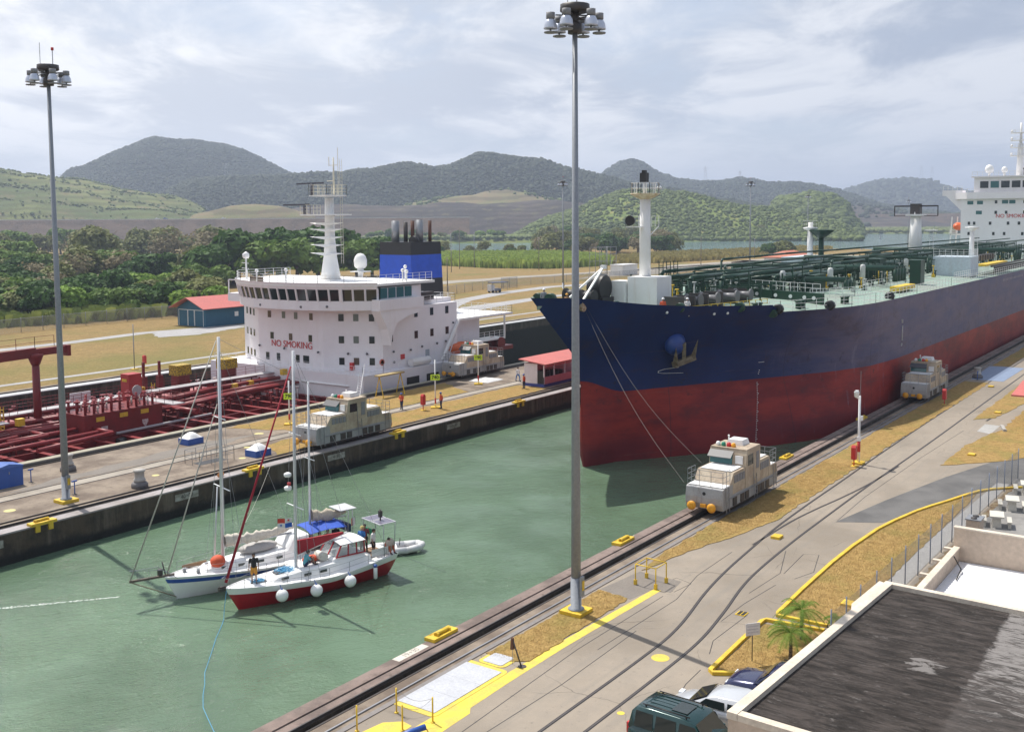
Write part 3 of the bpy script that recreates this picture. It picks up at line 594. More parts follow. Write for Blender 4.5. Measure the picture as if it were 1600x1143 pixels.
# ---- vegetation
def leafmat(name, c1, c2, trans=0.25):
    m = bpy.data.materials.new(name); m.use_nodes = True; m.node_tree.nodes.clear(); t = NT(m.node_tree)
    g = t.n('ShaderNodeNewGeometry'); P = g.outputs['Position']; ri = g.outputs['Random Per Island']; oi = t.n('ShaderNodeObjectInfo').outputs['Random']
    c = t.mix(t.math('ADD', t.math('MULTIPLY', ri, 0.55), t.math('MULTIPLY', oi, 0.45)), c1, c2)
    k = t.rng(t.noise(P, 0.35, 3, 0.6), 0.3, 0.7, 0.7, 1.25); c = t.mix(1.0, c, t.n('ShaderNodeCombineColor', {0: k, 1: k, 2: k}).outputs[0], 'MULTIPLY')
    d = t.n('ShaderNodeBsdfPrincipled', {'Base Color': c, 'Roughness': 0.7, 'Specular IOR Level': 0.25}); tl = t.n('ShaderNodeBsdfTranslucent', {'Color': c})
    mx = t.n('ShaderNodeMixShader', {0: trans, 1: d.outputs[0], 2: tl.outputs[0]}); t.n('ShaderNodeOutputMaterial', {0: mx.outputs[0]}); return m
LEAF = {'dark': leafmat('dark_leaves', (0.030, 0.080, 0.016), (0.085, 0.165, 0.030)), 'green': leafmat('green_leaves', (0.085, 0.165, 0.026), (0.175, 0.26, 0.05)),
        'olive': leafmat('olive_leaves', (0.12, 0.145, 0.04), (0.23, 0.235, 0.075)), 'dry': leafmat('dry_leaves', (0.17, 0.15, 0.08), (0.29, 0.24, 0.13)), 'bright': leafmat('bright_leaves', (0.16, 0.28, 0.035), (0.28, 0.40, 0.07))}
HILLLEAF = leafmat('hill_leaves', (0.034, 0.052, 0.024), (0.062, 0.080, 0.034), 0.25)
HILLLEAF2 = leafmat('knoll_leaves', (0.10, 0.145, 0.035), (0.19, 0.235, 0.06), 0.25)
BARK = mat('bark', (0.16, 0.125, 0.09), 0.9, amt=0.5, scale=3)
t_ = (1 + 5 ** 0.5) / 2
ICO_V = np.array([(-1, t_, 0), (1, t_, 0), (-1, -t_, 0), (1, -t_, 0), (0, -1, t_), (0, 1, t_), (0, -1, -t_), (0, 1, -t_), (t_, 0, -1), (t_, 0, 1), (-t_, 0, -1), (-t_, 0, 1)], float); ICO_V /= np.linalg.norm(ICO_V[0])
ICO_F = np.array([(0, 11, 5), (0, 5, 1), (0, 1, 7), (0, 7, 10), (0, 10, 11), (1, 5, 9), (5, 11, 4), (11, 10, 2), (10, 7, 6), (7, 1, 8), (3, 9, 4), (3, 4, 2), (3, 2, 6), (3, 6, 8), (3, 8, 9), (4, 9, 5), (2, 4, 11), (6, 2, 10), (8, 6, 7), (9, 8, 1)])
def raw_mesh(name, V, F, m):
    me = bpy.data.meshes.new(name); n = len(F); k = F.shape[1]
    me.vertices.add(len(V)); me.vertices.foreach_set('co', V.astype(np.float32).ravel()); me.loops.add(n * k); me.loops.foreach_set('vertex_index', F.astype(np.int32).ravel())
    me.polygons.add(n); me.polygons.foreach_set('loop_start', np.arange(0, n * k, k, dtype=np.int32)); me.polygons.foreach_set('loop_total', np.full(n, k, dtype=np.int32))
    me.materials.append(m); me.update(calc_edges=True); me.validate(); return me
def crowns(name, C, S, m, squash=0.8):
    """one mass of many far tree crowns, each a jittered clump"""
    n = len(C); rs = np.random.RandomState(len(C)); V = ICO_V[None] * (1 + rs.uniform(-0.35, 0.35, (n, 12, 1))) * S[:, None, None]; V[:, :, 2] *= squash
    V += C[:, None, :]; F = ICO_F[None] + (np.arange(n) * 12)[:, None, None]
    o = bpy.data.objects.new(name, raw_mesh(name, V.reshape(-1, 3), F.reshape(-1, 3), m)); COL.objects.link(o); o['kind'] = 'stuff'; return o
def hill_forest(nm, n, smin, smax, m, dens=lambda x, y, a, d: 1.0, back=0.12):
    f, az, D, Df, Db = HF[nm]; rs = np.random.RandomState(n); A = rs.uniform(az[0] + 0.1, az[-1] - 0.1, n); Dd = Df + (D - Df) * (rs.uniform(0.02, 1.0 + back, n))
    C = []; S = []
    relief = 5.0 if D > 1400 else 1.6
    for a, d in zip(A, Dd):
        x, y = pol(a, d)
        if rs.rand() > dens(x, y, a, (d - Df) / (D - Df)): continue
        z = float(f(a, d)) + relief * mnoise.fractal(Vector((x, y, 0)) * 0.012, 1.0, 2.1, 4); s = rs.uniform(smin, smax) * (1.35 if rs.rand() < 0.08 else 1); C.append((x, y, z + s * 0.4)); S.append(s)
    crowns('hill_forest', np.array(C), np.array(S), m)
ns = lambda x, y, sc, th: 1.0 if mnoise.noise(Vector((x, y, 3)) * sc) > th else 0.06
hill_forest('round_hill', 17000, 1.9, 3.8, HILLLEAF)
hill_forest('distant_range', 2500, 7, 12, HILLLEAF)
hill_forest('pointed_hill', 12000, 2.4, 5.0, HILLLEAF)
hill_forest('wooded_ridge', 25000, 1.6, 3.8, HILLLEAF)
hill_forest('terraced_slope', 6500, .7, 2.0, HILLLEAF2, lambda x, y, a, t: (1.0 if math.sin(t * 34 + 2 * mnoise.noise(Vector((x, y, 0)) * .008)) > .75 else .04) * (1 if mnoise.noise(Vector((x, y, 3)) * .006) > -.05 or t > .8 else .35))
hill_forest('terraced_hill', 900, 1.5, 4, HILLLEAF2, lambda x, y, a, t: ns(x, y, 0.012, 0.12))
hill_forest('quarry_hill', 700, 3, 6, HILLLEAF, lambda x, y, a, t: ns(x, y, 0.006, 0.1))
hill_forest('wooded_knoll', 2600, 2.6, 5.5, HILLLEAF2)
hill_forest('green_hill', 12000, 0.8, 2.6, HILLLEAF2, lambda x, y, a, t: 1.0 if (t < 0.22 or mnoise.noise(Vector((x, y, 3)) * 0.013) > 0.02 or (29.5 < a < 31.0 and 0.5 < t)) else 0.3)
# scrub along the far shores
def shore_scrub(a0, a1, d0, d1, n, s0, s1, z=1.0, m=None):
    rs = np.random.RandomState(n + 3); A = rs.uniform(a0, a1, n); Dd = rs.uniform(d0, d1, n); C = np.array([pol(a, d) + (z,) for a, d in zip(A, Dd)]); crowns('shore_scrub', C, rs.uniform(s0, s1, n), m or HILLLEAF2, 0.7)
BR2 = leafmat('shore_leaves', (0.09, 0.13, 0.035), (0.20, 0.22, 0.07), 0.1)
shore_scrub(8.2, 18.4, 1500, 1900, 2200, 1.5, 4.5, 1.5, BR2)
shore_scrub(33.2, 43.4, 1020, 1110, 1300, 1.2, 3.6, 3.0, BR2)
shore_scrub(16.9, 35, 1035, 1075, 1100, 1.5, 4.0, 0.5, HILLLEAF2)

def leaf_crown(name, n, rx, rz, lobes, leaf, seed, m, open_=0.0):
    """crown of small leaf clumps spread over several lobes; origin at the crown's foot"""
    rs = np.random.RandomState(seed); L = []
    for i in range(lobes):
        a = rs.uniform(0, 6.28); r = rx * 0.62 * math.sqrt(rs.rand()); L.append((r * math.cos(a), r * math.sin(a), rz * rs.uniform(0.35, 1.45), rx * rs.uniform(0.30, 0.52)))
    L.append((0, 0, rz * 1.05, rx * 0.55)); L = np.array(L); k = rs.randint(0, len(L), n)
    d = rs.normal(size=(n, 3)); d /= np.linalg.norm(d, axis=1)[:, None]; d[:, 2] = np.where(d[:, 2] < -0.35, -d[:, 2], d[:, 2])
    rad = L[k, 3] * (0.62 + 0.42 * rs.rand(n) ** 0.5 + open_ * rs.rand(n)); P = L[k, :3] + d * rad[:, None] * np.array([1, 1, 0.8])
    nr = d + rs.normal(size=(n, 3)) * 0.55 + np.array([0, 0, 0.35]); nr /= np.linalg.norm(nr, axis=1)[:, None]
    u = np.cross(nr, rs.normal(size=(n, 3))); u /= np.linalg.norm(u, axis=1)[:, None]; v = np.cross(nr, u); s = leaf * rs.uniform(0.55, 1.3, n)[:, None]
    q = np.stack([P - u * s - v * s * 0.5, P + u * s * 0.7 - v * s * 0.75, P + u * s + v * s * 0.55, P - u * s * 0.6 + v * s * 0.8], 1).reshape(-1, 3)
    return raw_mesh(name, q, np.arange(n * 4).reshape(-1, 4), m)
def trunk_mesh(h, r, seed, limbs=5):
    rs = random.Random(seed); mb = MB(); p = [(0, 0, -0.3), (rs.uniform(-.2, .2), rs.uniform(-.2, .2), h * 0.5), (rs.uniform(-.4, .4), rs.uniform(-.4, .4), h)]
    mb.tube(p[0], p[1], r, r * 0.75, 7); mb.tube(p[1], p[2], r * 0.75, r * 0.5, 7)
    for i in range(limbs):
        a = 6.28 * i / limbs + rs.uniform(-.4, .4); b = Vector(p[1]).lerp(Vector(p[2]), rs.uniform(0.3, 1)); e = b + Vector((math.cos(a), math.sin(a), rs.uniform(0.5, 1.1))) * h * rs.uniform(0.5, 0.9)
        mb.tube(b, e, r * 0.42, r * 0.12, 5)
    return mb.mesh('trunk', BARK)
CR = {}
for i in range(3):
    CR['dark%d' % i] = leaf_crown('crown', 2600, 4.6, 3.2, 9, 0.42, 11 + i, LEAF['dark']); CR['green%d' % i] = leaf_crown('crown', 2300, 4.2, 2.8, 8, 0.40, 21 + i, LEAF['green'])
    CR['olive%d' % i] = leaf_crown('crown', 1700, 4.4, 2.8, 8, 0.36, 31 + i, LEAF['olive'], 0.25); CR['bright%d' % i] = leaf_crown('crown', 2000, 4.0, 2.6, 8, 0.40, 51 + i, LEAF['bright'])
    CR['dry%d' % i] = leaf_crown('crown', 800, 4.4, 3.0, 8, 0.26, 41 + i, LEAF['dry'], 0.4)
TRK = [trunk_mesh(3.2, 0.28, i) for i in range(3)]
KIND = {'dark': ('dark green tree', ''), 'green': ('mid green tree', ''), 'olive': ('olive green tree', ''), 'bright': ('yellow green tree', ''), 'dry': ('sparse brownish tree', '')}
NTREE = {}
SPOT = ((60.4, 'by the left picture edge'), (59.3, 'left of the lamp mast'), (58.2, 'behind the lamp mast'), (56.9, 'right of the lamp mast'), (55.4, 'halfway to the shed'), (53.9, 'nearer the shed'), (52.3, 'left above the shed'), (44, 'above the shed roof'), (33.0, 'at its left end'), (31.2, 'left of its middle'), (29.4, 'right of its middle'), (24, 'at its right end'), (0, 'far right'))
def tree(kind, x, y, s, where, group, z=0.0, sz=1.0):
    if group and group.startswith(('front', 'trees inside', 'back', 'far', 'trees on the lake', 'rear')):
        a_ = math.degrees(math.atan2(y, x)); w = next(q for b, q in SPOT if a_ > b); where = w + ', ' + where; where = ('small ' if s * sz < 1.0 else '') + where
    i = RS.randint(3); base, nm = KIND[kind]; t = thing('tree', base + ' ' + where, 'tree', (x, y, z), RS.uniform(0, 6.28), group)
    lift = 2.0 if kind in ('dark', 'green') else 2.3
    t.scale = (s, s, s * sz); c = part(CR['%s%d' % (kind, i)], 'crown', None, t, loc=(0, 0, lift - 1.2)); part(TRK[i], 'trunk', None, t)
    return t
# woods on the left bank, in depth order
rs = random.Random(5); n = 0
def woods(n, a0, a1, d0, d1, kinds, s0, s1, where, group, sz=1.0, z=0.0, mind=4.5):
    pts = []; tries = 0
    while len(pts) < n and tries < n * 60:
        tries += 1; a = rs.uniform(a0, a1); d = math.sqrt(rs.uniform(d0 * d0, d1 * d1)); p = pol(a, d)
        if all((p[0] - q[0]) ** 2 + (p[1] - q[1]) ** 2 > mind ** 2 for q in pts): pts.append(p)
    for p in pts: tree(rs.choice(kinds), p[0], p[1], rs.uniform(s0, s1), where, group, z, sz * rs.uniform(0.85, 1.15))
woods(34, 51.2, 63, 236, 268, ['dark', 'green', 'olive', 'green', 'dark', 'bright'], 0.95, 1.35, 'front row of the left woods', 'front trees of the left woods', 0.85)
woods(44, 52.0, 63.5, 270, 330, ['dark', 'green', 'olive', 'green', 'olive', 'bright', 'dry'], 1.1, 1.5, 'middle of the left woods', 'trees inside the left woods', 0.85, mind=6)
woods(34, 50.5, 63.5, 340, 460, ['olive', 'dry', 'green', 'olive', 'dark', 'green'], 1.4, 2.0, 'back of the left woods', 'back trees of the left woods', 0.9, mind=8)
woods(34, 49.5, 63.5, 470, 760, ['olive', 'dry', 'green', 'olive', 'green', 'olive'], 1.8, 2.8, 'far off below the dam', 'far trees below the dam', 1.0, mind=14)
rs.seed(11)
for (az_, d, s, k, w_) in ((51.3, 342, 1.15, 'dark', 'leftmost of the rounded clump behind the tanker bridge'), (50.2, 352, 1.55, 'dark', 'second from the left in the rounded clump behind the tanker bridge'), (49.0, 345, 1.45, 'green', 'leaning lighter, third in the clump behind the tanker bridge'),
        (47.9, 362, 1.7, 'dark', 'tall, just left of the tanker mast'), (46.9, 350, 1.55, 'green', 'bright, directly behind the tanker mast'), (45.8, 372, 1.75, 'dark', 'right behind the tanker mast'), (44.7, 380, 1.5, 'dark', 'between the tanker mast and the funnel'),
        (43.7, 372, 1.4, 'green', 'left of the funnel'), (42.9, 380, 1.35, 'dark', 'rightmost of the clump, behind the blue banded funnel'), (50.8, 332, 0.75, 'green', 'small, in front of the rounded clump')):
    tree(k, *pol(az_, d), s * 1.75, w_, 'clump of broad trees behind the white bridge', 0, 0.95)
woods(24, 26.0, 33.9, 600, 650, ['dark', 'olive', 'green', 'dry', 'dark', 'olive'], 1.2, 1.9, 'front of the lake point', 'trees on the lake point', 0.95, mind=10)
woods(26, 26.8, 33.6, 660, 880, ['dark', 'olive', 'green', 'dry', 'olive'], 1.5, 2.3, 'rear of the lake point', 'rear trees on the lake point', 1.0, mind=14)
woods(7, 20.6, 22.4, 560, 640, ['dark', 'green', 'olive'], 0.9, 1.5, 'by the lake behind the red roofed building', 'small trees by the red roofed building', 0.9, mind=8)
woods(12, 34.2, 40.5, 560, 650, ['dark', 'green', 'olive', 'olive'], 0.7, 1.15, 'scattered on the lake shore beyond the reeds', 'shore trees beyond the reeds', 0.9, mind=14)
woods(20, 20.3, 27.4, 1085, 1200, ['green', 'olive', 'bright', 'dark'], 1.2, 2.0, 'at the foot of the green hill across the lake', 'trees at the foot of the green hill', 0.8, 5.0, mind=16)
woods(16, 35.5, 43.0, 1015, 1100, ['green', 'olive', 'bright', 'dark'], 1.0, 2.0, 'on the far lake shore below the dam', 'trees on the far lake shore', 0.8, 2.0, mind=14)
tree('green', 362, 258, 0.62, 'standing alone as a round bush before the reeds', None)
tree('dry', 207, 262, 1.0, 'bare limbed, in a gap of the left woods', None)
# undergrowth between the trees of the left woods, tall reeds by the lake
def blades(name, quads, h0, h1, wd, m, seed, lean=0.25):
    rs = np.random.RandomState(seed); P = np.array(quads); n = len(P); a = rs.uniform(0, np.pi, n); h = rs.uniform(h0, h1, n); w_ = wd * rs.uniform(0.6, 1.3, n); u = np.stack([np.cos(a), np.sin(a), np.zeros(n)], 1) * w_[:, None]
    top = np.stack([rs.uniform(-lean, lean, n) * h, rs.uniform(-lean, lean, n) * h, h], 1); q = np.stack([P - u * 0.5, P + u * 0.5, P + u * 0.7 + top, P + top * 1.08, P - u * 0.7 + top], 1)
    o = bpy.data.objects.new(name, raw_mesh(name, q.reshape(-1, 3), np.arange(n * 5).reshape(-1, 5), m)); COL.objects.link(o); o['kind'] = 'stuff'; return o
def area(poly, n, seed, z=0.0):
    rs = np.random.RandomState(seed); p = np.array(poly); x0, y0 = p.min(0); x1, y1 = p.max(0); out = []; xs, ys = p[:, 0], p[:, 1]; x2, y2 = np.roll(xs, -1), np.roll(ys, -1)
    while len(out) < n:
        x, y = rs.uniform(x0, x1), rs.uniform(y0, y1)
        if (((ys > y) != (y2 > y)) & (x < (x2 - xs) * (y - ys) / (y2 - ys + 1e-9) + xs)).sum() % 2: out.append((x, y, z))
    return out
REED = leafmat('reed_leaves', (0.20, 0.30, 0.055), (0.38, 0.46, 0.11), 0.4); REEDY = leafmat('dry_reeds', (0.28, 0.24, 0.08), (0.42, 0.36, 0.14), 0.3); UNDER = leafmat('undergrowth_leaves', (0.10, 0.155, 0.035), (0.29, 0.33, 0.085), 0.25)
reedA = [(362, 294), (300, 300), (360, 370), (430, 400), (455, 350), (480, 310), (450, 262), (398, 228), (359, 234), (352, 262)]
blades('reed_bed', area(reedA, 26000, 1), 2.2, 3.8, .9, REED, 2)
reedB = [(398, 228), (450, 262), (500, 265), (545, 262), (600, 245), (660, 240), (650, 215), (600, 205), (540, 205), (462, 214), (420, 222)]
blades('reed_bed', area(reedB, 9000, 3), 1.2, 2.8, 1.1, REEDY, 4)
blades('undergrowth', area([pol(a, d) for a, d in ((64, 222), (58, 226), (52.6, 238), (51.5, 300), (50.5, 420), (49.5, 620), (64, 620))], 30000, 6), 0.8, 2.8, 1.8, UNDER, 7, 0.5)
blades('grass_clumps', area([pol(a, d) for a, d in ((50, 420), (42, 500), (39.5, 640), (43, 760), (50, 860))], 14000, 8), 1.0, 3.0, 1.8, REED, 9, 0.4)

# ---- haze
hz = MB().box(-8600, 8600, -8600, 8600, -16, 330)
o = struct(hz, 'haze', [], 'stuff'); hm_ = bpy.data.materials.new('haze'); hm_.use_nodes = True; hm_.node_tree.nodes.clear(); t = NT(hm_.node_tree)
v_ = t.n('ShaderNodeVolumePrincipled', {'Color': (0.70, 0.80, 1.0, 1), 'Density': 0.00021, 'Anisotropy': 0.3}); ou = t.n('ShaderNodeOutputMaterial'); t.t.links.new(v_.outputs[0], ou.inputs['Volume'])
o.data.materials.append(hm_)
# ================================================================== SHIPS
def rooted(t):
    L = Vector(t.location)
    def P(mb, name, mats, label=None, parent=None, kind=None):
        mb.v = [(v[0] - L.x, v[1] - L.y, v[2] - L.z) for v in mb.v]; return part(mb, name, mats, parent or t, label, None, kind)
    return P
def hx0(z): return float(np.interp(z, [-6, -2, 2.7, 5.5, 7.3, 8.5, 10.4, 12.4, 13.67], [80, 78.9, 78.4, 78.45, 78, 76.9, 74.6, 72.15, 70.6]))
HTB = [(-2, [0, 1, 3.4, 5.3, 8.5, 12.5, 17, 22, 28, 35], [0, .55, 1.35, 2.8, 5.1, 7.8, 10.4, 13, 15.2, 16.1]), (4.4, [0, 1, 3.5, 5.6, 9.5, 12.2, 16.3, 20.7, 26.8, 33, 41], [0, .6, 1.9, 3.0, 4.9, 6.2, 8.3, 10.6, 13.5, 15.5, 16.1]), (13.5, [0, 1, 3.2, 7.2, 11.2, 15.2, 19.2, 23.2, 27.2, 31.2, 36, 41], [0, .7, 2, 4.2, 6.3, 8.3, 10.3, 12.2, 13.9, 15.2, 15.95, 16.1])]
def hb(x, z):
    d = x - hx0(z)
    if d <= 0: return 0.0
    b = float(np.interp(z, [t[0] for t in HTB], [np.interp(d, t[1], t[2]) for t in HTB]))
    if z < 3.0 and d < 5:                      # bulbous forefoot
        e = max(0.0, 1 - ((z - 0.3) / 2.6) ** 2); b = max(b, 1.35 * math.sqrt(e) * math.sqrt(min(1, d / 1.6)))
    return b
def ztop(x):
    if x < 92.5: return float(np.interp(x, [70.6, 73.5, 75, 77.6, 79.9, 82.8, 86, 89.3, 92.5], [13.62, 13.5, 13.35, 12.92, 12.59, 12.28, 12.12, 11.95, 11.87]))
    return 11.12 - 0.0015 * (x - 93) + max(0, 1 - (x - 92.5) / 0.7) ** 2 * 0.75
def b_hull(t, P, m):
    s = t.n('ShaderNodeSeparateXYZ', {0: P}); x, z = s.outputs[0], s.outputs[2]
    line = t.math('ADD', t.math('ADD', t.math('MULTIPLY', x, -0.004), 4.80), t.math('MULTIPLY', t.rng(x, 78.2, 82.5, 1, 0, True), 1.25))
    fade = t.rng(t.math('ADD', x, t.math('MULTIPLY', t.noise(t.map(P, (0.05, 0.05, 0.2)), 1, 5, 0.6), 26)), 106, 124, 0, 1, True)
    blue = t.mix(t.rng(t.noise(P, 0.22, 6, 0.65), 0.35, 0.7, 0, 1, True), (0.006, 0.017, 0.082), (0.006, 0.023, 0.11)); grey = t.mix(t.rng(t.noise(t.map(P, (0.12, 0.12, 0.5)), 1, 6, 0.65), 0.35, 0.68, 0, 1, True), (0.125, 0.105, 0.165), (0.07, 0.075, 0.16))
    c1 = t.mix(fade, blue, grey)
    red = t.mix(t.rng(t.noise(t.map(P, (0.1, 0.1, 0.3)), 1, 6, 0.65), 0.35, 0.65, 0, 1, True), (0.34, 0.034, 0.024), (0.17, 0.016, 0.018))
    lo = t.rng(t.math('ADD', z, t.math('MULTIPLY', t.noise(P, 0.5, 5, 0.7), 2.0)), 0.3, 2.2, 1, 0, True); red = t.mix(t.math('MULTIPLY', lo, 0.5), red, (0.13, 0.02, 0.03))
    f = t.rng(t.math('SUBTRACT', z, t.math('ADD', line, t.math('MULTIPLY', t.noise(P, 1.2, 5, 0.7), 0.10))), -0.02, 0.02)
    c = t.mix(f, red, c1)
    # fender scuffs and rubbing marks near the paint line, vertical runs of rust
    sc = t.math('MULTIPLY', t.rng(t.noise(t.map(P, (0.9, 0.9, 0.9)), 1, 6, 0.7), 0.60, 0.67, 0, 1), t.rng(t.math('ABSOLUTE', t.math('SUBTRACT', z, t.math('ADD', line, 0.2))), 0.3, 2.6, 1, 0)); c = t.mix(t.math('MULTIPLY', sc, 0.75), c, (0.018, 0.016, 0.02))
    ru = t.rng(t.noise(t.map(P, (0.55, 0.55, 0.035)), 1, 6, 0.7), 0.62, 0.76, 0, 0.4, True); c = t.mix(ru, c, (0.11, 0.05, 0.035))
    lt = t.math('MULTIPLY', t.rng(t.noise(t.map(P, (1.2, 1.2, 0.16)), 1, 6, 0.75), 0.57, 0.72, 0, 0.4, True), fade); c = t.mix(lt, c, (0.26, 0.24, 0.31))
    seam = t.rng(t.math('PINGPONG', x, 6.2), 0.0, 0.07, 0.55, 0); c = t.mix(seam, c, (0.025, 0.02, 0.03)); s2 = t.rng(t.math('PINGPONG', z, 1.35), 0.0, 0.035, 0.28, 0); c = t.mix(s2, c, (0.03, 0.02, 0.03))
    scr = t.rng(t.noise(t.map(P, (0.10, 0.10, 2.6)), 1, 7, 0.75), 0.60, 0.72, 0, 0.30, True); c = t.mix(scr, c, (0.20, 0.12, 0.11)); dr = t.rng(t.noise(t.map(P, (0.25, 0.25, 0.5)), 1.0, 6, 0.7), 0.5, 0.72, 0, 0.45, True); c = t.mix(dr, c, (0.035, 0.02, 0.03))
    plates = t.noise(t.map(P, (0.35, 0.35, 0.35)), 1, 3, 0.5)
    principled(t, m, c, 0.5, plates, 0.06, 0.4, 0.22)
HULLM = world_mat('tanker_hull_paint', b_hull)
bt = thing('tanker_ship', 'huge laden tanker with dark blue hull, red bottom and green pipework, entering the near chamber', 'tanker', (186, 48.2, -2)); BP = rooted(bt)
X1 = 302.0; gs = [0, .0006, .0015, .003, .005, .008, .012, .016, .021, .027, .033, .04, .048, .056, .064, .074, .084, .0940, .0955, .0962, .0975, .104, .112, .12,   .13, .14, .15, .165, .18, .20, .23, .30, .4, .5, .65, .8, .9, 1.0]
ks = [0, .12, .2, .26, .32, .38, .44, .5, .56, .62, .68, .74, .8, .86, .92, .96, 1.0]
def hull_pt(s_, k, side):
    xt = 70.6 + (X1 - 70.6) * s_; zt = ztop(xt); z = -6 + (zt + 6) * k; a = hx0(z); x = a + (X1 - a) * s_
    return (x, 48.2 + side * hb(x, z), z)
hm = MB()
hm.grid([[hull_pt(g_, k, -1) for k in ks] for g_ in gs], 0, True, True); hm.grid([[hull_pt(g_, k, 1) for k in ks] for g_ in gs], 0, True)
hm.add([hull_pt(1, k, -1) for k in ks] + [hull_pt(1, k, 1) for k in ks], [(i, i + 1, len(ks) + i + 1, len(ks) + i) for i in range(len(ks) - 1)])
BP(hm, 'hull', HULLM)
def deckline(xa, xb, n, z, inset=0.12):
    L = []
    for i in range(n + 1):
        x = xa + (xb - xa) * i / n; zz = z if z is not None else ztop(max(x, 83)) + 0.02; L.append((x, 48.2 - hb(x, 12.6) + inset, zz))
    return L
fd = MB(); near = [(x, 48.2 - max(0.01, hb(x, ztop(x) - 1) - .08), ztop(x) - 1.0) for x in np.linspace(72.4, 92.45, 26)]; fd.grid([[p, (p[0], 96.4 - p[1], p[2])] for p in near], 0, False, True)
BP(fd, 'forecastle_deck', palegreen)
md = MB(); near = [(x, 48.2 - hb(x, 11.1) + 0.03, ztop(max(x, 93.3)) - 0.02) for x in list(np.linspace(92.3, 120, 14)) + list(np.linspace(130, 301, 12))]
md.grid([[p, (p[0], 40, p[2] + 0.35), (p[0], 48.2, p[2] + 0.45), (p[0], 56.4, p[2] + 0.35), (p[0], 96.4 - p[1], p[2])] for p in near], 0, False, True); BP(md, 'main_deck', palegreen)
inn = MB(); near = [(x, 0) for x in np.linspace(71.6, 92.5, 40)]
for sgn in (1, -1): inn.grid([[(x, 48.2 + sgn * max(0, hb(x, zz) - dd), zz) for zz, dd in ((ztop(x) - 1.0, .12), (ztop(x) - .5, .12), (ztop(x) - .02, .10), (ztop(x) + .012, .0))] for x, y in near], 0, False, sgn > 0)
BP(inn, 'bulwark', palegreen)
# rub seams, draught marks, symbols on the near side (strips laid on the plating)
def onhull(x, z, off=0.03): return (x, 48.2 - hb(x, z) - off, z)
paintw = mat('mark_white', (0.62, 0.62, 0.60), 0.6)
dm = MB()
for i in range(42):
    z = 5.6 - i * 0.17; x = 94.75 + (z + 1.4) * 0.25; w_ = 0.10 if i % 5 else 0.2
    a, b_ = onhull(x, z), onhull(x + w_, z); dm.add([a, b_, (b_[0], b_[1], b_[2] + 0.07), (a[0], a[1], a[2] + 0.07)], [(0, 1, 2, 3)])
BP(dm, 'draught_marks', paintw, None, None, 'stuff')
def hullstrip(pts, w_=0.08):
    mb = MB(); P3 = [Vector(onhull(x, z, 0.04)) for x, z in pts]
    for a, b_ in zip(P3[:-1], P3[1:]): mb.beam(a, b_, w_, 0.03)
    return mb
BP(hullstrip([(87.9, 6.62), (86.9, 6.66), (87.6, 6.3), (86.2, 6.24), (85.6, 6.1), (85.6, 5.95), (86.1, 5.85), (88.2, 5.72)], 0.07), 'bow_symbol', paintw)
BP(hullstrip([(120.9, 8.6), (120.9, 8.2)], 0.25), 'load_mark', paintw); BP(hullstrip([(121.1, 7.9), (121.1, 6.2)], 0.16), 'load_mark', paintw); BP(hullstrip([(120.9, 5.9), (120.9, 5.6)], 0.14), 'load_mark', paintw)
BP(hullstrip([(96.2, 6.08), (96.8, 6.1)], 0.16), 'load_mark', paintw)
nm = MB()
for i in range(15):
    x = 178 + i * 1.15
    nm.add([(x, 32.06, 9.9), (x + 0.6, 32.06, 9.9), (x + 0.6, 32.06, 10.3), (x, 32.06, 10.3)], [(0, 1, 2, 3)])
BP(nm, 'faded_name_marks', mat('faded_mark', (0.30, 0.29, 0.34), 0.6), None, None, 'stuff')
# anchors in their bolsters
ANCH = mat('rusty_anchor', (0.13, 0.095, 0.06), 0.8, col2=(0.26, 0.22, 0.16), amt=0.8, scale=2, bump=0.4)
for sgn, am, lb in ((-1, ANCH, 'rust streaked anchor against the near bow'), (1, mat('orange_anchor', (0.36, 0.13, 0.04), 0.8, col2=(0.2, 0.08, 0.03), amt=0.8, scale=2), 'orange brown anchor hanging on the far bow')):
    x0_, z0_ = 86.4, 8.7; y_ = 48.2 + sgn * hb(x0_, z0_); nrm = Vector((-0.5, sgn * 0.85, -0.15)).normalized()
    bl = MB(); bl.ball((0, 0, 0), 1.0, 16, 10, 0, (1.25, 0.95, 1.15)); bl.v = [(v[0] + x0_, v[1] + y_ - sgn * 0.1, v[2] + z0_) for v in bl.v]
    BP(bl, 'anchor_bolster', mat('bolster_blue', (0.012, 0.05, 0.24), 0.35))
    a = MB(); c = Vector((x0_ + 0.6, y_, z0_ - 0.1)) + nrm * 0.95; dn = Vector((0.5, -sgn * .25, -1)).normalized(); sd = dn.cross(nrm).normalized()
    a.beam(c - dn * 0.3, c + dn * 1.7, 0.36, 0.36); a.beam(c + dn * 1.7 - sd * 1.15, c + dn * 1.7 + sd * 1.15, 0.55, 0.5)
    for s2 in (-1, 1):
        q = c + dn * 1.7 + sd * (s2 * 0.95); a.add([q - sd * 0.35, q + sd * 0.35, q - dn * 2.2 + nrm * 0.5 + sd * s2 * 0.25, q + nrm * 0.45], [(0, 1, 2), (0, 2, 3), (1, 3, 2), (0, 3, 1)])
    BP(a, 'anchor', am, lb)
fl = MB()
for x, z in ((83.5, 11.74), (88.5, 11.34), (89.9, 11.33)): p = onhull(x, z, 0.0); fl.ball(p, 0.14, 8, 5)
BP(fl, 'side_lamp', whiteclean, None, None, 'stuff')
rg = MB(); p = onhull(75.3, 12.68, 0.02); rg.lathe([(0.42, -0.12), (0.42, 0.12), (0.25, 0.14), (0.25, -0.14)], p, 12, 0, True, 'y'); BP(rg, 'fairlead', mat('rusty_white', (0.5, 0.42, 0.3), 0.7, col2=(0.25, 0.12, 0.06), amt=1, scale=4))
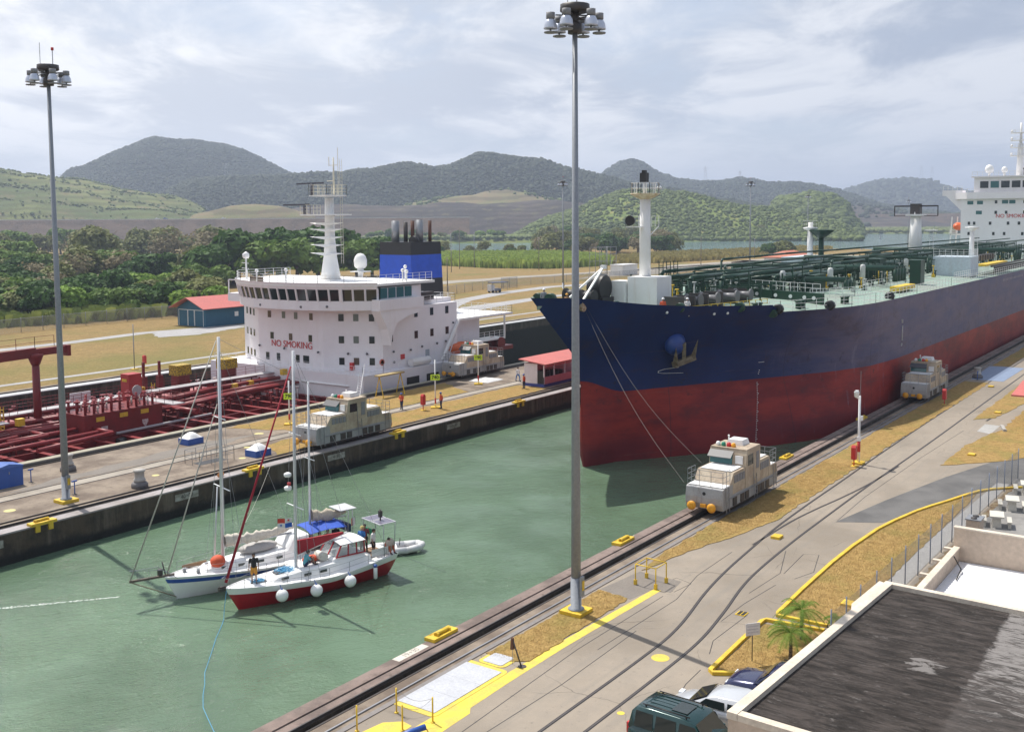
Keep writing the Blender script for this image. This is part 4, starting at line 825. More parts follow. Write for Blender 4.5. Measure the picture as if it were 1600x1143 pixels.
# foremast
BP(MB().box(88.6, 91.6, 46.0, 49.15, 11.0, 14.5), 'mast_house', white)
BP(MB().box(88.1, 89.8, 49.25, 50.7, 11.0, 14.1), 'vent_house', white)
mm = MB(); mx, my = 90.15, 48.1; mm.tube((mx, my, 14.5), (mx, my, 22.3), 0.56, 0.50, 16); BP(mm, 'foremast', white)
pl = MB(); pl.lathe([(0.6, 21.9), (1.45, 22.35), (1.45, 22.45), (0.1, 22.45)], (mx, my, 0), 14); BP(pl, 'mast_platform', mat('platform_stained', (0.7, 0.62, 0.45), 0.6, col2=(0.45, 0.3, 0.15), amt=0.6, scale=2))
rr = MB(); rp = [(mx + 1.4 * math.cos(a), my + 1.4 * math.sin(a), 22.45) for a in np.linspace(0, 6.283, 9)]; rr.rail(rp, 1.0, 0.6, 2, 0.035); BP(rr, 'mast_railing', whiteclean)
lp = MB(); lp.box(mx - 1.5, mx - 0.55, my - 0.1, my + 1.3, 19.2, 19.3); lp.rail([(mx - 1.5, my - 0.1, 19.3), (mx - 1.5, my + 1.3, 19.3), (mx - 0.5, my + 1.3, 19.3)], 1.0, 0.7, 2, 0.03); lp.rail([(mx + .2, my - .6, 19.3), (mx + .9, my - 1.0, 19.3)], 1.0, 0.5, 2, 0.03); lp.beam((mx + .9, my - 1.0, 19.3), (mx, my - .5, 18.4), .06, .06); BP(lp, 'lower_platform', whiteclean)
fh = MB(); fh.lathe([(0.5, -0.35), (0.42, 0), (0.15, 0.5), (0.1, 0.7)], (mx - 1.45, my + 0.7, 19.85), 14, 0, True, 'x'); BP(fh, 'fog_horn', black)
tl = MB(); tl.tube((mx - .2, my, 22.4), (mx - .2, my, 23.5), 0.12, 0.12, 8); tl.ball((mx + 1.2, my - .9, 23.0), .28, 8, 5, 0, (1.4, .7, .6)); BP(tl, 'light_post', whiteclean)
BP(MB().box(mx - .5, mx + .1, my - .33, my + .33, 23.5, 24.4).box(mx - .35, mx - .05, my - .2, my + .2, 24.4, 24.65), 'masthead_light', black)
# forecastle gear
drum = lambda mb, x, ya, yb, z, r: mb.lathe([(r, 0), (r, 0.14), (r * .55, 0.14), (r * .55, yb - ya - 0.14), (r, yb - ya - 0.14), (r, yb - ya)], (x, ya, z), 14, 0, True, 'y')
wd = MB(); wd.lathe([(1.2, 0), (1.35, .2), (1.35, 1.2), (1.1, 1.5)], (86.6, 50.4, 13.5), 18, 0, True, 'y'); wd.box(85.6, 87.8, 50.2, 52, 11.2, 12.6); BP(wd, 'chain_windlass', black)
for yy, xx in ((50.6, 84.2), (52.2, 84.6), (49.6, 83.2)):
    wr = MB(); wr.lathe([(0.62, 0), (0.62, .12), (.42, .15), (.48, 0.8), (.40, 1.3), (.62, 1.35), (.62, 1.5)], (xx, yy, 12.9), 14, 0, True, 'y'); wr.box(xx - .5, xx + .5, yy, yy + 1.5, 11.3, 12.5); BP(wr, 'rope_drum', black)
cr2 = MB(); cr2.beam((81.0, 49.8, 12.3), (85.6, 50.1, 15.5), 0.16, 0.16); cr2.beam((81.6, 52.0, 12.3), (85.6, 50.1, 15.5), 0.16, 0.16); cr2.box(85.4, 85.9, 49.9, 50.3, 15.35, 15.7); BP(cr2, 'davit', white)
for x, o_, r in ((72.9, .25, .45), (73.6, -.3, .42), (78.6, .5, .3), (84.9, .7, .42), (91.0, .7, .45), (94.8, .8, .40)):
    yy = 48.2 + (hb(x, 12.5) - o_) * (1 if x > 73.2 and x < 74 else -1); ch = MB(); ch.lathe([(r, -.3), (r * 1.08, 0), (r, .3), (r * .6, .32), (r * .6, -.32)], (x + .2, yy, ztop(x) - .1), 14, 0, True, 'x'); BP(ch, 'fairlead', deckgreen)
for x, y, ln, r in ((87.6, 42.4, 1.3, .6), (90.2, 42.2, 1.6, .62), (93.4, 41.9, 1.9, .62), (96.8, 41.4, 2.0, .62), (99.8, 41.2, 1.8, .6)):
    q = MB(); drum(q, x, y, y + ln, 12.35, r); BP(q, 'mooring_drum', mat('drum_grey', (0.16, 0.16, 0.17), 0.5, 0.3))
wf = MB()
for x in (86.6, 88.9, 91.8, 95.1, 98.3, 101): wf.box(x - .12, x + .12, 42.2, 44.2, 11.1, 12.9)
wf.box(87, 101, 44.3, 44.6, 11.1, 12.3); BP(wf, 'winch_frame', darksteel, None, None, 'stuff')
bd = MB()
for x, y in ((94.5, 38.6), (95.4, 38.6), (89.0, 41.0), (89.9, 41.0), (99.4, 36.2), (100.4, 36.2), (81.0, 45.0), (82.0, 45.0), (107.5, 34.4), (108.4, 34.4)): bd.lathe([(.28, 0), (.28, .7), (.36, .74), (.36, .85), (.05, .88)], (x, y, ztop(x) - (1.0 if x < 92.5 else 0)), 10)
BP(bd, 'bollard', deckgreen, None, None, 'stuff')
yr = MB(); yr.rail([(86, 42.0, 11.25), (101, 40.0, 11.1)], .8, 1.2, 2, 0.04); yr.rail([(79.5, 51.0, 11.9), (82, 50.0, 11.6)], 1.0, .8, 3, .04); BP(yr, 'yellow_guard', yellow, None, None, 'stuff')
# side rails along the near deck edge
sr = MB(); pts = [(x, 48.2 - hb(x, 11.2) + 0.22, ztop(x) + 0.0) for x in (93.5, 96, 99, 102, 106, 112, 128, 145, 160)]; sr.rail(pts, 1.05, 1.5, 3, 0.028); sr.rail([(x, 32.35, 11.0) for x in (160, 200, 250, 300)], 1.05, 1.6, 3, 0.03); BP(sr, 'railing', whiteclean)
sr = MB(); pts = [(x, 63.9, 11.1) for x in (112, 150, 200, 300)]; sr.rail(pts, 1.05, 2.0, 3, 0.03)
sr.rail([(109.0, 45.3, 12.4), (104.8, 35.9, 12.4)], .9, 1.0, 2, 0.03); sr.rail([(112, 39.5, 11.2), (118, 36.5, 11.2), (124, 36.5, 11.2)], 1.05, 1.0, 3, 0.03); sr.rail([(126, 38, 11.3), (152, 37.5, 11.3)], 1.1, 1.5, 3, 0.03); sr.rail([(155, 34.2, 11.2), (176, 33.8, 11.2)], 1.05, 1.2, 3, 0.03); BP(sr, 'walkway_railing', whiteclean)
# green coaming, casings, lockers
gc = MB(); gc.prism([(108.8, 45.4), (104.5, 35.6), (104.9, 35.5), (109.2, 45.4)], 11.0, 12.35); BP(gc, 'breakwater', deckgreen)
cv = MB()
for f_ in (.14, .4, .6, .78, .9): cv.tube((108.8 - 4.3 * f_, 45.4 - 9.8 * f_, 11.85), (108.7 - 4.3 * f_, 45.4 - 9.8 * f_, 11.85), .2, None, 10)
BP(cv, 'coaming_cap', whiteclean, None, None, 'stuff')
for x0_, x1_, y0_, y1_, z1_ in ((142.6, 144.6, 35.6, 37.0, 14.4), (119, 123, 41.5, 42.5, 13.4), (150, 153, 43, 45, 14.2)):
    BP(MB().box(x0_, x1_, y0_, y1_, 11.3, z1_), 'deck_locker', deckgreen)
pb = mat('pale_blue_house', (0.50, 0.58, 0.64), 0.5, amt=0.2, scale=0.4, streak=((0.4, 0.3, 0.22), 0.15, 1.2))
BP(MB().box(165, 170.5, 34.2, 39.5, 11.2, 14.1), 'deck_house', pb); dr = MB(); dr.rail([(165, 39.4, 14.1), (165, 34.3, 14.1), (170.4, 34.3, 14.1)], 1.1, 0.8, 3, 0.035); BP(dr, 'house_railing', whiteclean)
ms = MB(); ms.tube((169.3, 35.0, 14.1), (169.3, 35.0, 18.3), .36, .28, 10); ms.lathe([(.3, 17.9), (1.0, 18.3), (1.0, 18.45), (.1, 18.5)], (169.3, 35.0, 0), 10); ms.ladder((170.3, 34.6, 11), (170.3, 34.6, 18.2), .5, .4, .03); BP(ms, 'light_mast', white)
ms = MB(); ms.tube((189, 48.2, 12), (189, 48.2, 21), 1.25, .8, 14); ms.lathe([(1.4, 12), (1.4, 14.2), (1.25, 14.3)], (189, 48.2, 0), 14); ms.box(187.6, 190.4, 46.8, 49.6, 20.2, 20.5); BP(ms, 'crane_post', white)
BP(MB().box(188.2, 189.8, 47.4, 49.0, 20.5, 22.3).beam((189, 44.6, 21.9), (189, 51.8, 21.9), .25, .25).beam((189, 44.6, 20.2), (189, 51.8, 20.2), .12, .12).beam((189, 44.6, 20.2), (189, 44.6, 22), .15, .15).beam((189, 51.8, 20.2), (189, 51.8, 22), .15, .15), 'crane_head', darksteel)
cl_ = MB(); cl_.ladder((190.9, 46.0, 12), (190.9, 46.0, 18), .6, .4, .04); cl_.box(190, 191.8, 45.2, 47, 17.6, 17.8); BP(cl_, 'crane_ladder', whiteclean)
ms = MB(); ms.tube((163, 57.6, 11.5), (163, 57.6, 19.3), .5, .4, 12); ms.lathe([(.5, 18.0), (1.1, 18.3), (1.1, 18.5), (.1, 18.6)], (163, 57.6, 0), 10); ms.rail([(163 + 1.1 * math.cos(a), 57.6 + 1.1 * math.sin(a), 18.5) for a in np.linspace(0, 6.28, 7)], 1, 1, 2, .04); BP(ms, 'light_mast', white)
BP(MB().box(157, 168, 55.5, 60, 11.4, 14.0), 'deck_house', pb)
ms = MB(); ms.tube((163.5, 56, 11.5), (163.5, 56, 17.0), .45, .4, 10); ms.lathe([(.5, 16.8), (1.9, 17.9), (2.0, 18.1), (1.9, 18.1), (.3, 17.3)], (163.5, 56, 0), 10); ms.ladder((161.8, 56, 11.5), (161.8, 56, 17.4), .5, .4, .03); BP(ms, 'lookout_post', deckgreen)
# cargo pipework: each long line a part
rs = random.Random(3)
for i, (y, z, r, xa, xb) in enumerate([(42.6, 13.4, .24, 112, 262), (43.6, 13.5, .20, 112, 262), (45.0, 13.9, .26, 101, 262), (46.4, 13.2, .22, 104, 262), (47.6, 13.9, .26, 99, 262), (49.0, 13.3, .22, 102, 262), (50.4, 13.9, .22, 98, 262), (51.8, 13.6, .26, 99, 262), (53.4, 14.2, .20, 104, 262), (55.0, 13.3, .26, 104, 262), (41.2, 14.9, .16, 124, 262), (52.6, 15.1, .14, 118, 262), (46.0, 15.0, .12, 104, 262)]):
    pts = [(xa, y, 11.9), (xa, y, z - .3), (xa + .4, y, z)] + [(x, y + (0.6 if 140 < x < 152 else 0), z) for x in (xa + 8, 128, 140.5, 151.5, 160, 200, xb)]
    BP(MB().path(pts, r, 8), 'cargo_pipe', deckgreen)
for x, ya, yb, z, r in ((118, 37.5, 56, 13.0, .28), (119.2, 37.5, 56, 13.0, .28), (134, 36.5, 58, 13.6, .3), (135.3, 36.5, 58, 13.6, .3), (136.6, 36.5, 58, 13.6, .3), (137.9, 36.5, 58, 13.6, .3), (156, 38, 56, 14.2, .2), (205, 35, 60, 14.0, .3), (207, 35, 60, 14.0, .3), (209, 35, 60, 14, .3), (112, 44, 55, 12.9, .2), (127, 40, 57, 12.6, .18), (145, 39, 57, 13.0, .2), (170, 41, 57, 13.3, .2), (182, 37, 57, 13.2, .2), (225, 36, 58, 13.2, .25)):
    BP(MB().path([(x, ya, 12.0), (x, ya, z), (x, yb, z), (x, yb, 12.0)], r, 8), 'cross_pipe', deckgreen)
sf = MB()
for x in list(np.arange(101, 262, 3.1)):
    for y in (42.0, 44.4, 47.0, 49.8, 52.6, 55.6):
        sf.beam((x, y, 11.4), (x, y, 13.2 + (0.8 if rs.random() < .5 else 0)), .14, .14)
    sf.beam((x, 42.0, 12.95), (x, 55.6, 12.95), .16, .18)
    if rs.random() < .45: sf.beam((x, 42, 14.6), (x, 48, 14.6), .1, .12); sf.beam((x, 42, 12), (x, 42, 14.6), .1, .1); sf.beam((x, 48, 12), (x, 48, 14.6), .1, .1)
BP(sf, 'pipe_support', deckgreen, None, None, 'stuff')
vv = MB(); vy = MB(); vg = MB()
for i in range(850):
    x = 96 + 150 * rs.random() ** 1.5; y = rs.uniform(38.0 if x > 122 else (41 if x > 112 else 45.5), 57); z = 11.2; h = rs.uniform(.6, 2.6)
    k = rs.random(); m_ = vv if k < .72 else (vg if k < .93 else vy)
    m_.tube((x, y, z), (x, y, z + h), .07, .07, 6); m_.lathe([(.22, -.05), (.22, .05)], (x, y, z + h), 8)
    if rs.random() < .4: m_.box(x - .25, x + .25, y - .2, y + .2, z, z + .5)
BP(vv, 'valves', deckgreen, None, None, 'stuff'); BP(vg, 'vent_heads', mat('vent_grey', (0.5, 0.52, 0.5), .5), None, None, 'stuff'); BP(vy, 'yellow_valves', yellow, None, None, 'stuff')
for x, y in ((104.2, 53.6), (105.6, 53.4), (107, 53.2)):
    q = MB(); q.ladder((x, y, 11.8), (x, y, 15.3), .5, .4, .05); BP(q, 'vent_frame', deckgreen)
for x, y in ((113.5, 43.2), (122.5, 40.8), (133, 40.2), (156, 41)):
    q = MB(); q.lathe([(.33, 0), (.33, 1.7), (.25, 1.9), (.05, 1.95)], (x, y, 12.2), 12); BP(q, 'ventilator', mat('vent_body', (0.6, 0.62, 0.6), .5))
BP(MB().box(126, 133, 33.8, 34.9, 11.35, 11.9).box(173, 190, 33.6, 35.2, 12.4, 12.7), 'spill_tray', yellow)
hl = MB()
for i in range(9): hl.box(173.5 + i * 1.9, 174.6 + i * 1.9, 35.6, 36.6, 13.0, 13.9)
BP(hl, 'hose_flanges', darksteel, None, None, 'stuff')
BP(MB().beam((176, 33.4, 12.3), (215, 33.2, 12.5), .3, .25).rail([(176, 33.0, 11.3), (215, 32.9, 11.3)], .9, .9, 1, .1), 'manifold_rail', darksteel)
for x in (95.6, 102.4, 118):
    p = (x, 48.2 - hb(x, 12) + .5, ztop(x) + .30); BP(MB().lathe([(.35, -.5), (.5, -.45), (.5, .0), (.35, .05), (.15, .06), (.15, -.5)], p, 10, 0, True, 'x'), 'roller_fairlead', black)
# accommodation block (cut by the frame edge in the photograph)
BP(MB().box(275, 292, 35.0, 59.5, 11.0, 24.3), 'accommodation', lilac)
BP(MB().prism([(273.8, 36), (275, 35), (292, 35), (292, 61.4), (276, 61.4), (273.8, 58)], 24.302, 25.9), 'bridge_deck', lilac)
wg = MB(); wg.prism([(276, 59.5), (276, 64.2), (279.5, 64.2), (279.5, 59.5)], 25.2, 26.5); wg.add([(276, 59.5, 21.3), (279.5, 59.5, 21.3), (279.5, 63.4, 25.2), (276, 63.4, 25.2), (276, 59.5, 25.2), (279.5, 59.5, 25.2)], [(0, 3, 4), (1, 5, 2), (0, 1, 2, 3), (0, 4, 5, 1)]); BP(wg, 'bridge_wing', lilac)
BP(MB().box(274.6, 290, 38, 56.6, 25.91, 29.4).box(273.9, 290.4, 37.6, 57.1, 29.41, 29.75), 'wheelhouse', lilac)
for i in range(8):
    y0_ = 55.2 - i * 2.35; BP(MB().box(274.50, 274.59, y0_ - 1.85, y0_, 26.9, 28.5), 'bridge_window', tealglass if i == 1 else winglass)
def wins(P, plane, pts, w_, h, m=winglass, ax='x'):
    for a, z in pts:
        mb = MB()
        if ax == 'x': mb.box(plane - .05, plane + .02, a - w_ / 2, a + w_ / 2, z - h / 2, z + h / 2)
        else: mb.box(a - w_ / 2, a + w_ / 2, plane - .05, plane + .02, z - h / 2, z + h / 2)
        P(mb, 'window', m)
wins(BP, 275, [(57.4, 23.4), (55.2, 23.4), (49.6, 23.5), (48.0, 23.5), (55.4, 21.0)], 1.35, .85, tealglass)
wins(BP, 275, [(51.6, 23.5), (51.6, 21.0), (49.3, 21.0), (45.3, 21.0), (57.6, 18.4), (56.4, 18.4), (52.8, 18.4), (48.8, 18.4), (46.4, 18.4), (57.6, 15.9), (52.0, 15.9), (49.6, 15.9), (45.6, 15.9), (45.3, 23.5)], .55, .75)
text('NO SMOKING', 'warning_lettering', redp, bt, Matrix.Translation((-186, -48.2, 2)) @ face_mat((274.93, 51.6, 20.1), (0, -1, 0), (0, 0, 1)), 1.25, 0.02, 'LEFT', 0.0)
rf = MB(); rf.rail([(274.2, 57, 29.75), (274.2, 38, 29.75)], 1.1, 1.2, 3, .05); rf.rail([(276, 64, 26.5), (276, 59.6, 26.5)], 1.0, 1, 2, .05); rf.rail([(274, 59.4, 25.9), (274, 40, 25.9)], .9, 1.5, 2, .04); BP(rf, 'bridge_railing', whiteclean)
dm_ = MB()
for y, r in ((53.6, 1.0), (50.2, .7)): dm_.lathe([(r * .7, 0), (r, r * .5), (r, r * 1.1), (r * .7, r * 1.7), (.05, r * 2)], (276.5, y, 30.6), 12); dm_.tube((276.5, y, 29.7), (276.5, y, 30.7), .3, .3, 6)
BP(dm_, 'radome', whiteclean, None, None, 'stuff')
BP(MB().tube((277, 45.6, 29.7), (277, 45.6, 31.2), .5, .5, 8).lathe([(.5, 31.2), (.8, 31.5)], (277, 45.6, 0), 8), 'roof_ventilator', black)
rm = MB(); rm.tube((280, 47.4, 29.7), (280, 47.4, 37.5), .9, .6, 10)
for z in (34.5, 36.5, 38.2, 40.0): rm.box(279.2, 280.8, 45.4, 49.6, z, z + .2); rm.rail([(279.2, 49.5, z), (279.2, 45.5, z)], .9, 1, 2, .05); rm.ball((279, 49.2, z + .5), .3, 8, 5)
rm.tube((280, 47.4, 37), (280, 47.4, 42.5), .35, .2, 8); BP(rm, 'radar_mast', white)
lb_ = MB(); lb_.ball((281, 61.3, 17.6), 1.2, 12, 8, 0, (2.2, 1, .85)); BP(lb_, 'lifeboat', mat('lifeboat_orange', (0.75, 0.14, 0.03), .5))
ld_ = MB()
for x in (278, 284): ld_.beam((x, 60, 11.5), (x, 62.6, 12.2), .25, .25); ld_.beam((x, 62.6, 12.2), (x, 62.2, 20), .25, .25); ld_.beam((x, 60, 15.6), (x, 62.5, 15.6), .25, .25)
ld_.rail([(277, 62.6, 15.7), (286, 62.6, 15.7)], 1, 1.2, 3, .05); BP(ld_, 'lifeboat_davit', whiteclean)
BP(MB().path([(272, 57, 11.7), (272, 57, 13.4), (272, 53, 13.4), (272, 53, 11.7)], .3, 8), 'deck_pipe_arch', deckgreen)
# mooring wires from the bow to the two near locomotives
for a, b_, lb in ((onhull(75.6, 12.4, .1), (63.0, 30.6, 2.4), 'thin steel mooring wire from the bow fairlead to the front of the near locomotive'), (onhull(75.9, 12.35, .1), (65.0, 30.3, 3.4), 'second thin steel wire from the bow to the cab of the near locomotive')):
    a = Vector(a); b_ = Vector(b_); pts = [a.lerp(b_, i / 12) - Vector((0, 0, 1.1 * math.sin(math.pi * i / 12))) for i in range(13)]
    solo(MB().path(pts, 0.012, 5), 'mooring_wire', darksteel, lb, 'cable', 'mooring wires of the blue tanker')

# ------------------------------------------------------------------ red decked tanker in the far chamber
rtk = thing('tanker_ship', 'red decked tanker with white bridge block and blue banded funnel in the far chamber', 'tanker', (60, 98.4, -9)); RP = rooted(rtk)
h = MB(); h.prism([(-50, 84.7), (114, 84.7), (121, 87), (122, 98), (121, 110), (114, 112.2), (-50, 112.2)], -13, -1.9, 0, 1); RP(h, 'hull', [mat('hull_dark_red', (0.07, 0.012, 0.012), .5), deckred])
gd = MB()
for i in range(34):
    x = -7.5 + i * 3.0
    if x > 88.5: continue
    q = MB(); q.box(x - .06, x + .06, 84.9, 97.4, -1.9, -1.02); q.box(x - .26, x + .26, 84.9, 97.4, -1.02, -.96, 1); RP(q, 'deck_girder', [deckred, deckredlit])
    q = MB(); q.box(x - .06, x + .06, 102.6, 112.0, -1.9, -1.02); q.box(x - .26, x + .26, 102.6, 112.0, -1.02, -.96, 1); RP(q, 'deck_girder', [deckred, deckredlit])
for y in (97.5, 102.5, 91.0, 107.5): RP(MB().box(-20, 89.2, y - .08, y + .08, -1.9, -1.0), 'deck_stringer', deckred)
RP(MB().box(-20, 89.5, 84.75, 84.95, -1.9, -1.2), 'gunwale', deckred)
# fore and aft pipe bundle and catwalk
for y, z, r in ((94.2, .2, .16), (94.9, .2, .2), (95.8, .3, .2), (96.6, .1, .16), (97.6, .5, .22), (98.4, .5, .16), (101.9, .4, .2), (102.8, .4, .2), (103.8, .2, .16)):
    RP(MB().path([(-20, y, z), (40, y, z), (52, y + .5, z), (72, y + .2, z), (80, y + 1.4, z + .1), (89.5, y + 1.4, z + .1)], r, 8), 'cargo_pipe', deckredlit)
RP(MB().path([(70, 90.4, .1), (70, 94.6, .1), (78, 95.5, .2), (89, 96.0, .3)], .3, 8), 'cargo_pipe', deckredlit)
RP(MB().path([(50, 86.6, .1), (58.5, 88.2, .1), (58.5, 92.5, .1), (50.5, 92.5, .1)], .2, 8).path([(44, 88.4, .2), (57.5, 89.1, .2)], .2, 8), 'loading_pipe', deckredlit)
RP(MB().path([(40, 90.2, .1), (54, 91.6, .2), (54, 95, .2)], .18, 8).path([(40, 92.0, .1), (52, 93.4, .2)], .18, 8), 'loading_pipe', deckredlit)
RP(MB().box(-20, 66, 99.3, 100.8, 1.1, 1.2).box(66, 89.5, 99.9, 101.4, 1.1, 1.2), 'catwalk', walkgrey)
RP(MB().box(-20, 52, 94.6, 95.8, 1.3, 1.4).box(67.5, 69.0, 91.0, 99.9, 1.1, 1.2), 'catwalk', walkgrey)
q = MB(); q.rail([(-20, 99.3, 1.2), (66, 99.3, 1.2)], 1, 1.5, 3, .025); q.rail([(-20, 100.8, 1.2), (89, 101.4, 1.2)], 1, 1.5, 3, .025); q.rail([(67.5, 99.5, 1.2), (67.5, 91, 1.2), (69, 91, 1.2), (69, 99.5, 1.2)], 1, 1.5, 3, .025); q.rail([(-20, 94.6, 1.4), (52, 94.6, 1.4)], 1, 1.5, 3, .025); q.rail([(-20, 112, -1.9), (88, 112, -1.9)], 1.1, 1.8, 3, .025); q.rail([(40, 108, 0), (66, 107, 0)], 1.2, .8, 3, .025)
RP(q, 'red_railing', deckred)
q = MB()
for x in np.arange(-18, 89, 2.9):
    for y in (94.4, 97.0, 99.4, 100.8, 103.4): q.beam((x, y, -1.9), (x, y, 1.0 if 99 < y < 101 else .1), .12, .12)
    q.beam((x, 94, -.05), (x, 104, -.05), .12, .14)
RP(q, 'pipe_support', deckred, None, None, 'stuff')
# manifold block with valves on top
RP(MB().box(57.5, 66.3, 91.2, 95.6, -1.9, 1.5), 'manifold_block', deckred)
q = MB(); q2 = MB()
for i in range(9):
    for j in range(3):
        x = 58 + i * .95; y = 91.8 + j * 1.4; q.tube((x, y, 1.5), (x, y, 2.5 + rs.random() * .5), .13, None, 8); q.lathe([(.3, 0), (.3, .12)], (x, y, 2.2 + rs.random() * .4), 10)
        if rs.random() < .3: q2.tube((x + .4, y, 1.5), (x + .4, y, 2.1), .1, None, 6)
RP(q, 'valves', deckredlit, None, None, 'stuff'); RP(q2, 'valve_caps', mat('valve_white', (.6, .55, .5), .5), None, None, 'stuff')
for x, z in ((59.2, .95), (61.8, 1.0), (64.2, 1.0)): RP(MB().box(x - .45, x + .45, 91.14, 91.19, z - .2, z + .22), 'yellow_label', yellow)
for x in (59.6, 64.2): RP(MB().add([(x - .35, 91.13, .2), (x + .35, 91.13, .2), (x + .35, 91.13, -.1), (x, 91.13, -.6), (x - .35, 91.13, -.1)], [(0, 4, 3, 2, 1)]), 'white_placard', mat('placard', (.6, .58, .55), .6, col2=(.35, .2, .2), amt=.8, scale=4))
RP(MB().tube((64.2, 92.4, 3.0), (64.2, 92.3, 3.0), .55, None, 12), 'round_plate', walkgrey)
RP(MB().box(66.6, 68.2, 97.2, 98.6, -.6, 3.9), 'red_locker', mat('locker_red', (.42, .03, .03), .5, amt=.3)); RP(MB().box(66.55, 66.6, 97.5, 98.3, 3.1, 3.4), 'yellow_label', yellow)
q = MB(); q.tube((57.0, 98.4, -1.9), (57.0, 98.4, 7.2), .42, .36, 12); q.lathe([(.4, 6.0), (.75, 6.9), (.75, 7.1)], (57, 98.4, 0), 12); RP(q, 'crane_post', deckred)
RP(MB().beam((38, 99.2, 6.6), (57, 98.4, 7.25), .5, .95).beam((57, 98.4, 7.25), (60.3, 98.2, 7.3), .5, .7).box(60.1, 60.5, 97.8, 98.6, 6.6, 7.7), 'crane_boom', deckred)
q = MB(); q.rail([(40, 99.2, 7.15), (57, 98.4, 7.7), (59, 98.3, 7.7)], 1.1, 1.9, 2, .03); RP(q, 'boom_railing', deckred)
for x, y, z, s_ in ((78.0, 103.6, 2.6, 1.0), (84.6, 103.2, 2.6, 1.0)):
    RP(MB().box(x - s_, x + s_, y - .8, y + .8, z - .6, z + .6), 'yellow_basket', mat('basket_yellow', (.62, .42, .02), .6, col2=(.12, .08, .02), amt=1, scale=5)); RP(MB().box(x - .8, x + .8, y - .7, y + .7, -1.9, z - .6), 'basket_stand', deckred)
for x, y in ((73.6, 104.5), (75.4, 104)):
    RP(MB().beam((x, y, -1.9), (x, y, 3.9), .25, .25).box(x - .3, x + .3, y - .3, y + .3, .8, 2.2).beam((x - 1.4, y, -1.5), (x, y, 1.2), .12, .12), 'hose_post', deckred)
q = MB(); q.ladder((73.9, 103.2, -.6), (73.9, 103.2, 1.6), .6, .3, .05); q.ladder((52.6, 97, -.6), (52.6, 97, 2.6), .6, .3, .05); RP(q, 'yellow_ladder', yellow)
for x, y, z in ((69.6, 99.4, 1.6), (84.6, 99.0, .4), (88.4, 97.2, 1.5), (54, 96.4, .9), (82.0, 98.8, .4)): RP(MB().box(x - .35, x + .35, y - .3, y + .3, z - .3, z + .4), 'yellow_box', yellow)
RP(MB().box(48.0, 50.2, 101, 103, 2.0, 3.9), 'dark_box', darksteel); RP(MB().box(63.4, 65.8, 103, 103.1, .4, 1.8), 'white_board', whiteclean)
RP(MB().tube((60.8, 91.0, -.7), (72.5, 91.2, -.6), .14, .14, 8), 'spare_pipe', walkgrey); RP(MB().lathe([(.5, 0), (.5, 1.0)], (60.6, 90.6, -1.6), 10, 0, True, 'x'), 'hose_reel', darksteel)
q = MB(); q2 = MB()
for i in range(150):
    x = rs.uniform(44, 88); y = rs.choice([rs.uniform(92, 97.3), rs.uniform(102.5, 110)]); hh = rs.uniform(.3, 1.3); m_ = q if rs.random() < .85 else q2
    m_.tube((x, y, -1.5), (x, y, -.9 + hh), .1, None, 6); m_.lathe([(.26, -.06), (.26, .06)], (x, y, -.9 + hh), 8)
RP(q, 'deck_fittings', deckredlit, None, None, 'stuff'); RP(q2, 'white_fittings', mat('fit_white', (.65, .6, .58), .5), None, None, 'stuff')
RP(MB().box(70, 84, 104.5, 110.5, -.9, -.7).box(30, 58, 104, 111, -.6, -.4), 'side_deck', mat('deck_pink', (.42, .16, .16), .6, col2=(.3, .08, .08), amt=.8, scale=.5))
# accommodation block
GLS = [winglass, glass('curtain_glass', (.10, .07, .05), .2), glass('pale_glass', (.16, .19, .17), .15), winglass]
HP = [(90.8, 92.7), (90.8, 104.3), (94.2, 111.0), (108.7, 111.0), (108.7, 86.0), (94.2, 86.0)]
RP(MB().prism([(89.3, 84.72), (89.3, 112.18), (115, 112.15), (121.6, 108), (121.6, 88.8), (115, 84.72)], -1.89, 1.85), 'poop_house', lilac)
RP(MB().prism(HP, 1.851, 9.3), 'accommodation', lilac)
WF = [(93.0, 85.6), (90.5, 88.6), (89.1, 91.5), (88.3, 94.7), (88.05, 98.5), (88.4, 102.3), (89.6, 105.6), (91.5, 108.6), (94.2, 111.4)]
def offs(poly, d, dx=0):
    out = []
    for i, p in enumerate(poly):
        a = Vector(poly[max(0, i - 1)]); b = Vector(poly[min(len(poly) - 1, i + 1)]); tg = (b - a).normalized(); out.append((p[0] - tg.y * d + dx, p[1] + tg.x * d))
    return out
WB = offs(WF, 0.45)
back = [(101, 111.4), (101, 85.6)]
RP(MB().prism(WF + back, 9.301, 10.45), 'bridge_front', lilac)
def ring(lo, hi, z0, z1): 
    mb = MB(); mb.grid([[(a[0], a[1], z0), (b[0], b[1], z1)] for a, b in zip(lo, hi)], 0, False, True); return mb
wall_in = offs(WF, -0.05); wtop = offs(WF, 0.40)
RP(ring(offs(WF, -.06), offs(WF, .32), 10.45, 11.9), 'window_band', winglass)
hi_ = offs(WF, 0.38)
def lerp_poly(P_, t):
    seg = [math.dist(P_[i], P_[i + 1]) for i in range(len(P_) - 1)]; T = sum(seg) * t; i = 0
    while i < len(seg) - 1 and T > seg[i]: T -= seg[i]; i += 1
    f = T / seg[i]; return (P_[i][0] + (P_[i + 1][0] - P_[i][0]) * f, P_[i][1] + (P_[i + 1][1] - P_[i][1]) * f)
for i in range(21):
    t0 = i / 20; a = lerp_poly(offs(WF, 0.02), t0); b = lerp_poly(hi_, t0); w2 = .5 if i in (3,) else .2
    RP(MB().beam((a[0], a[1], 10.4), (b[0], b[1], 11.95), w2, .16), 'window_post', lilac)
RP(ring(offs(WF, .42), offs(WF, .62), 11.85, 12.65), 'roof_rim', lilac)
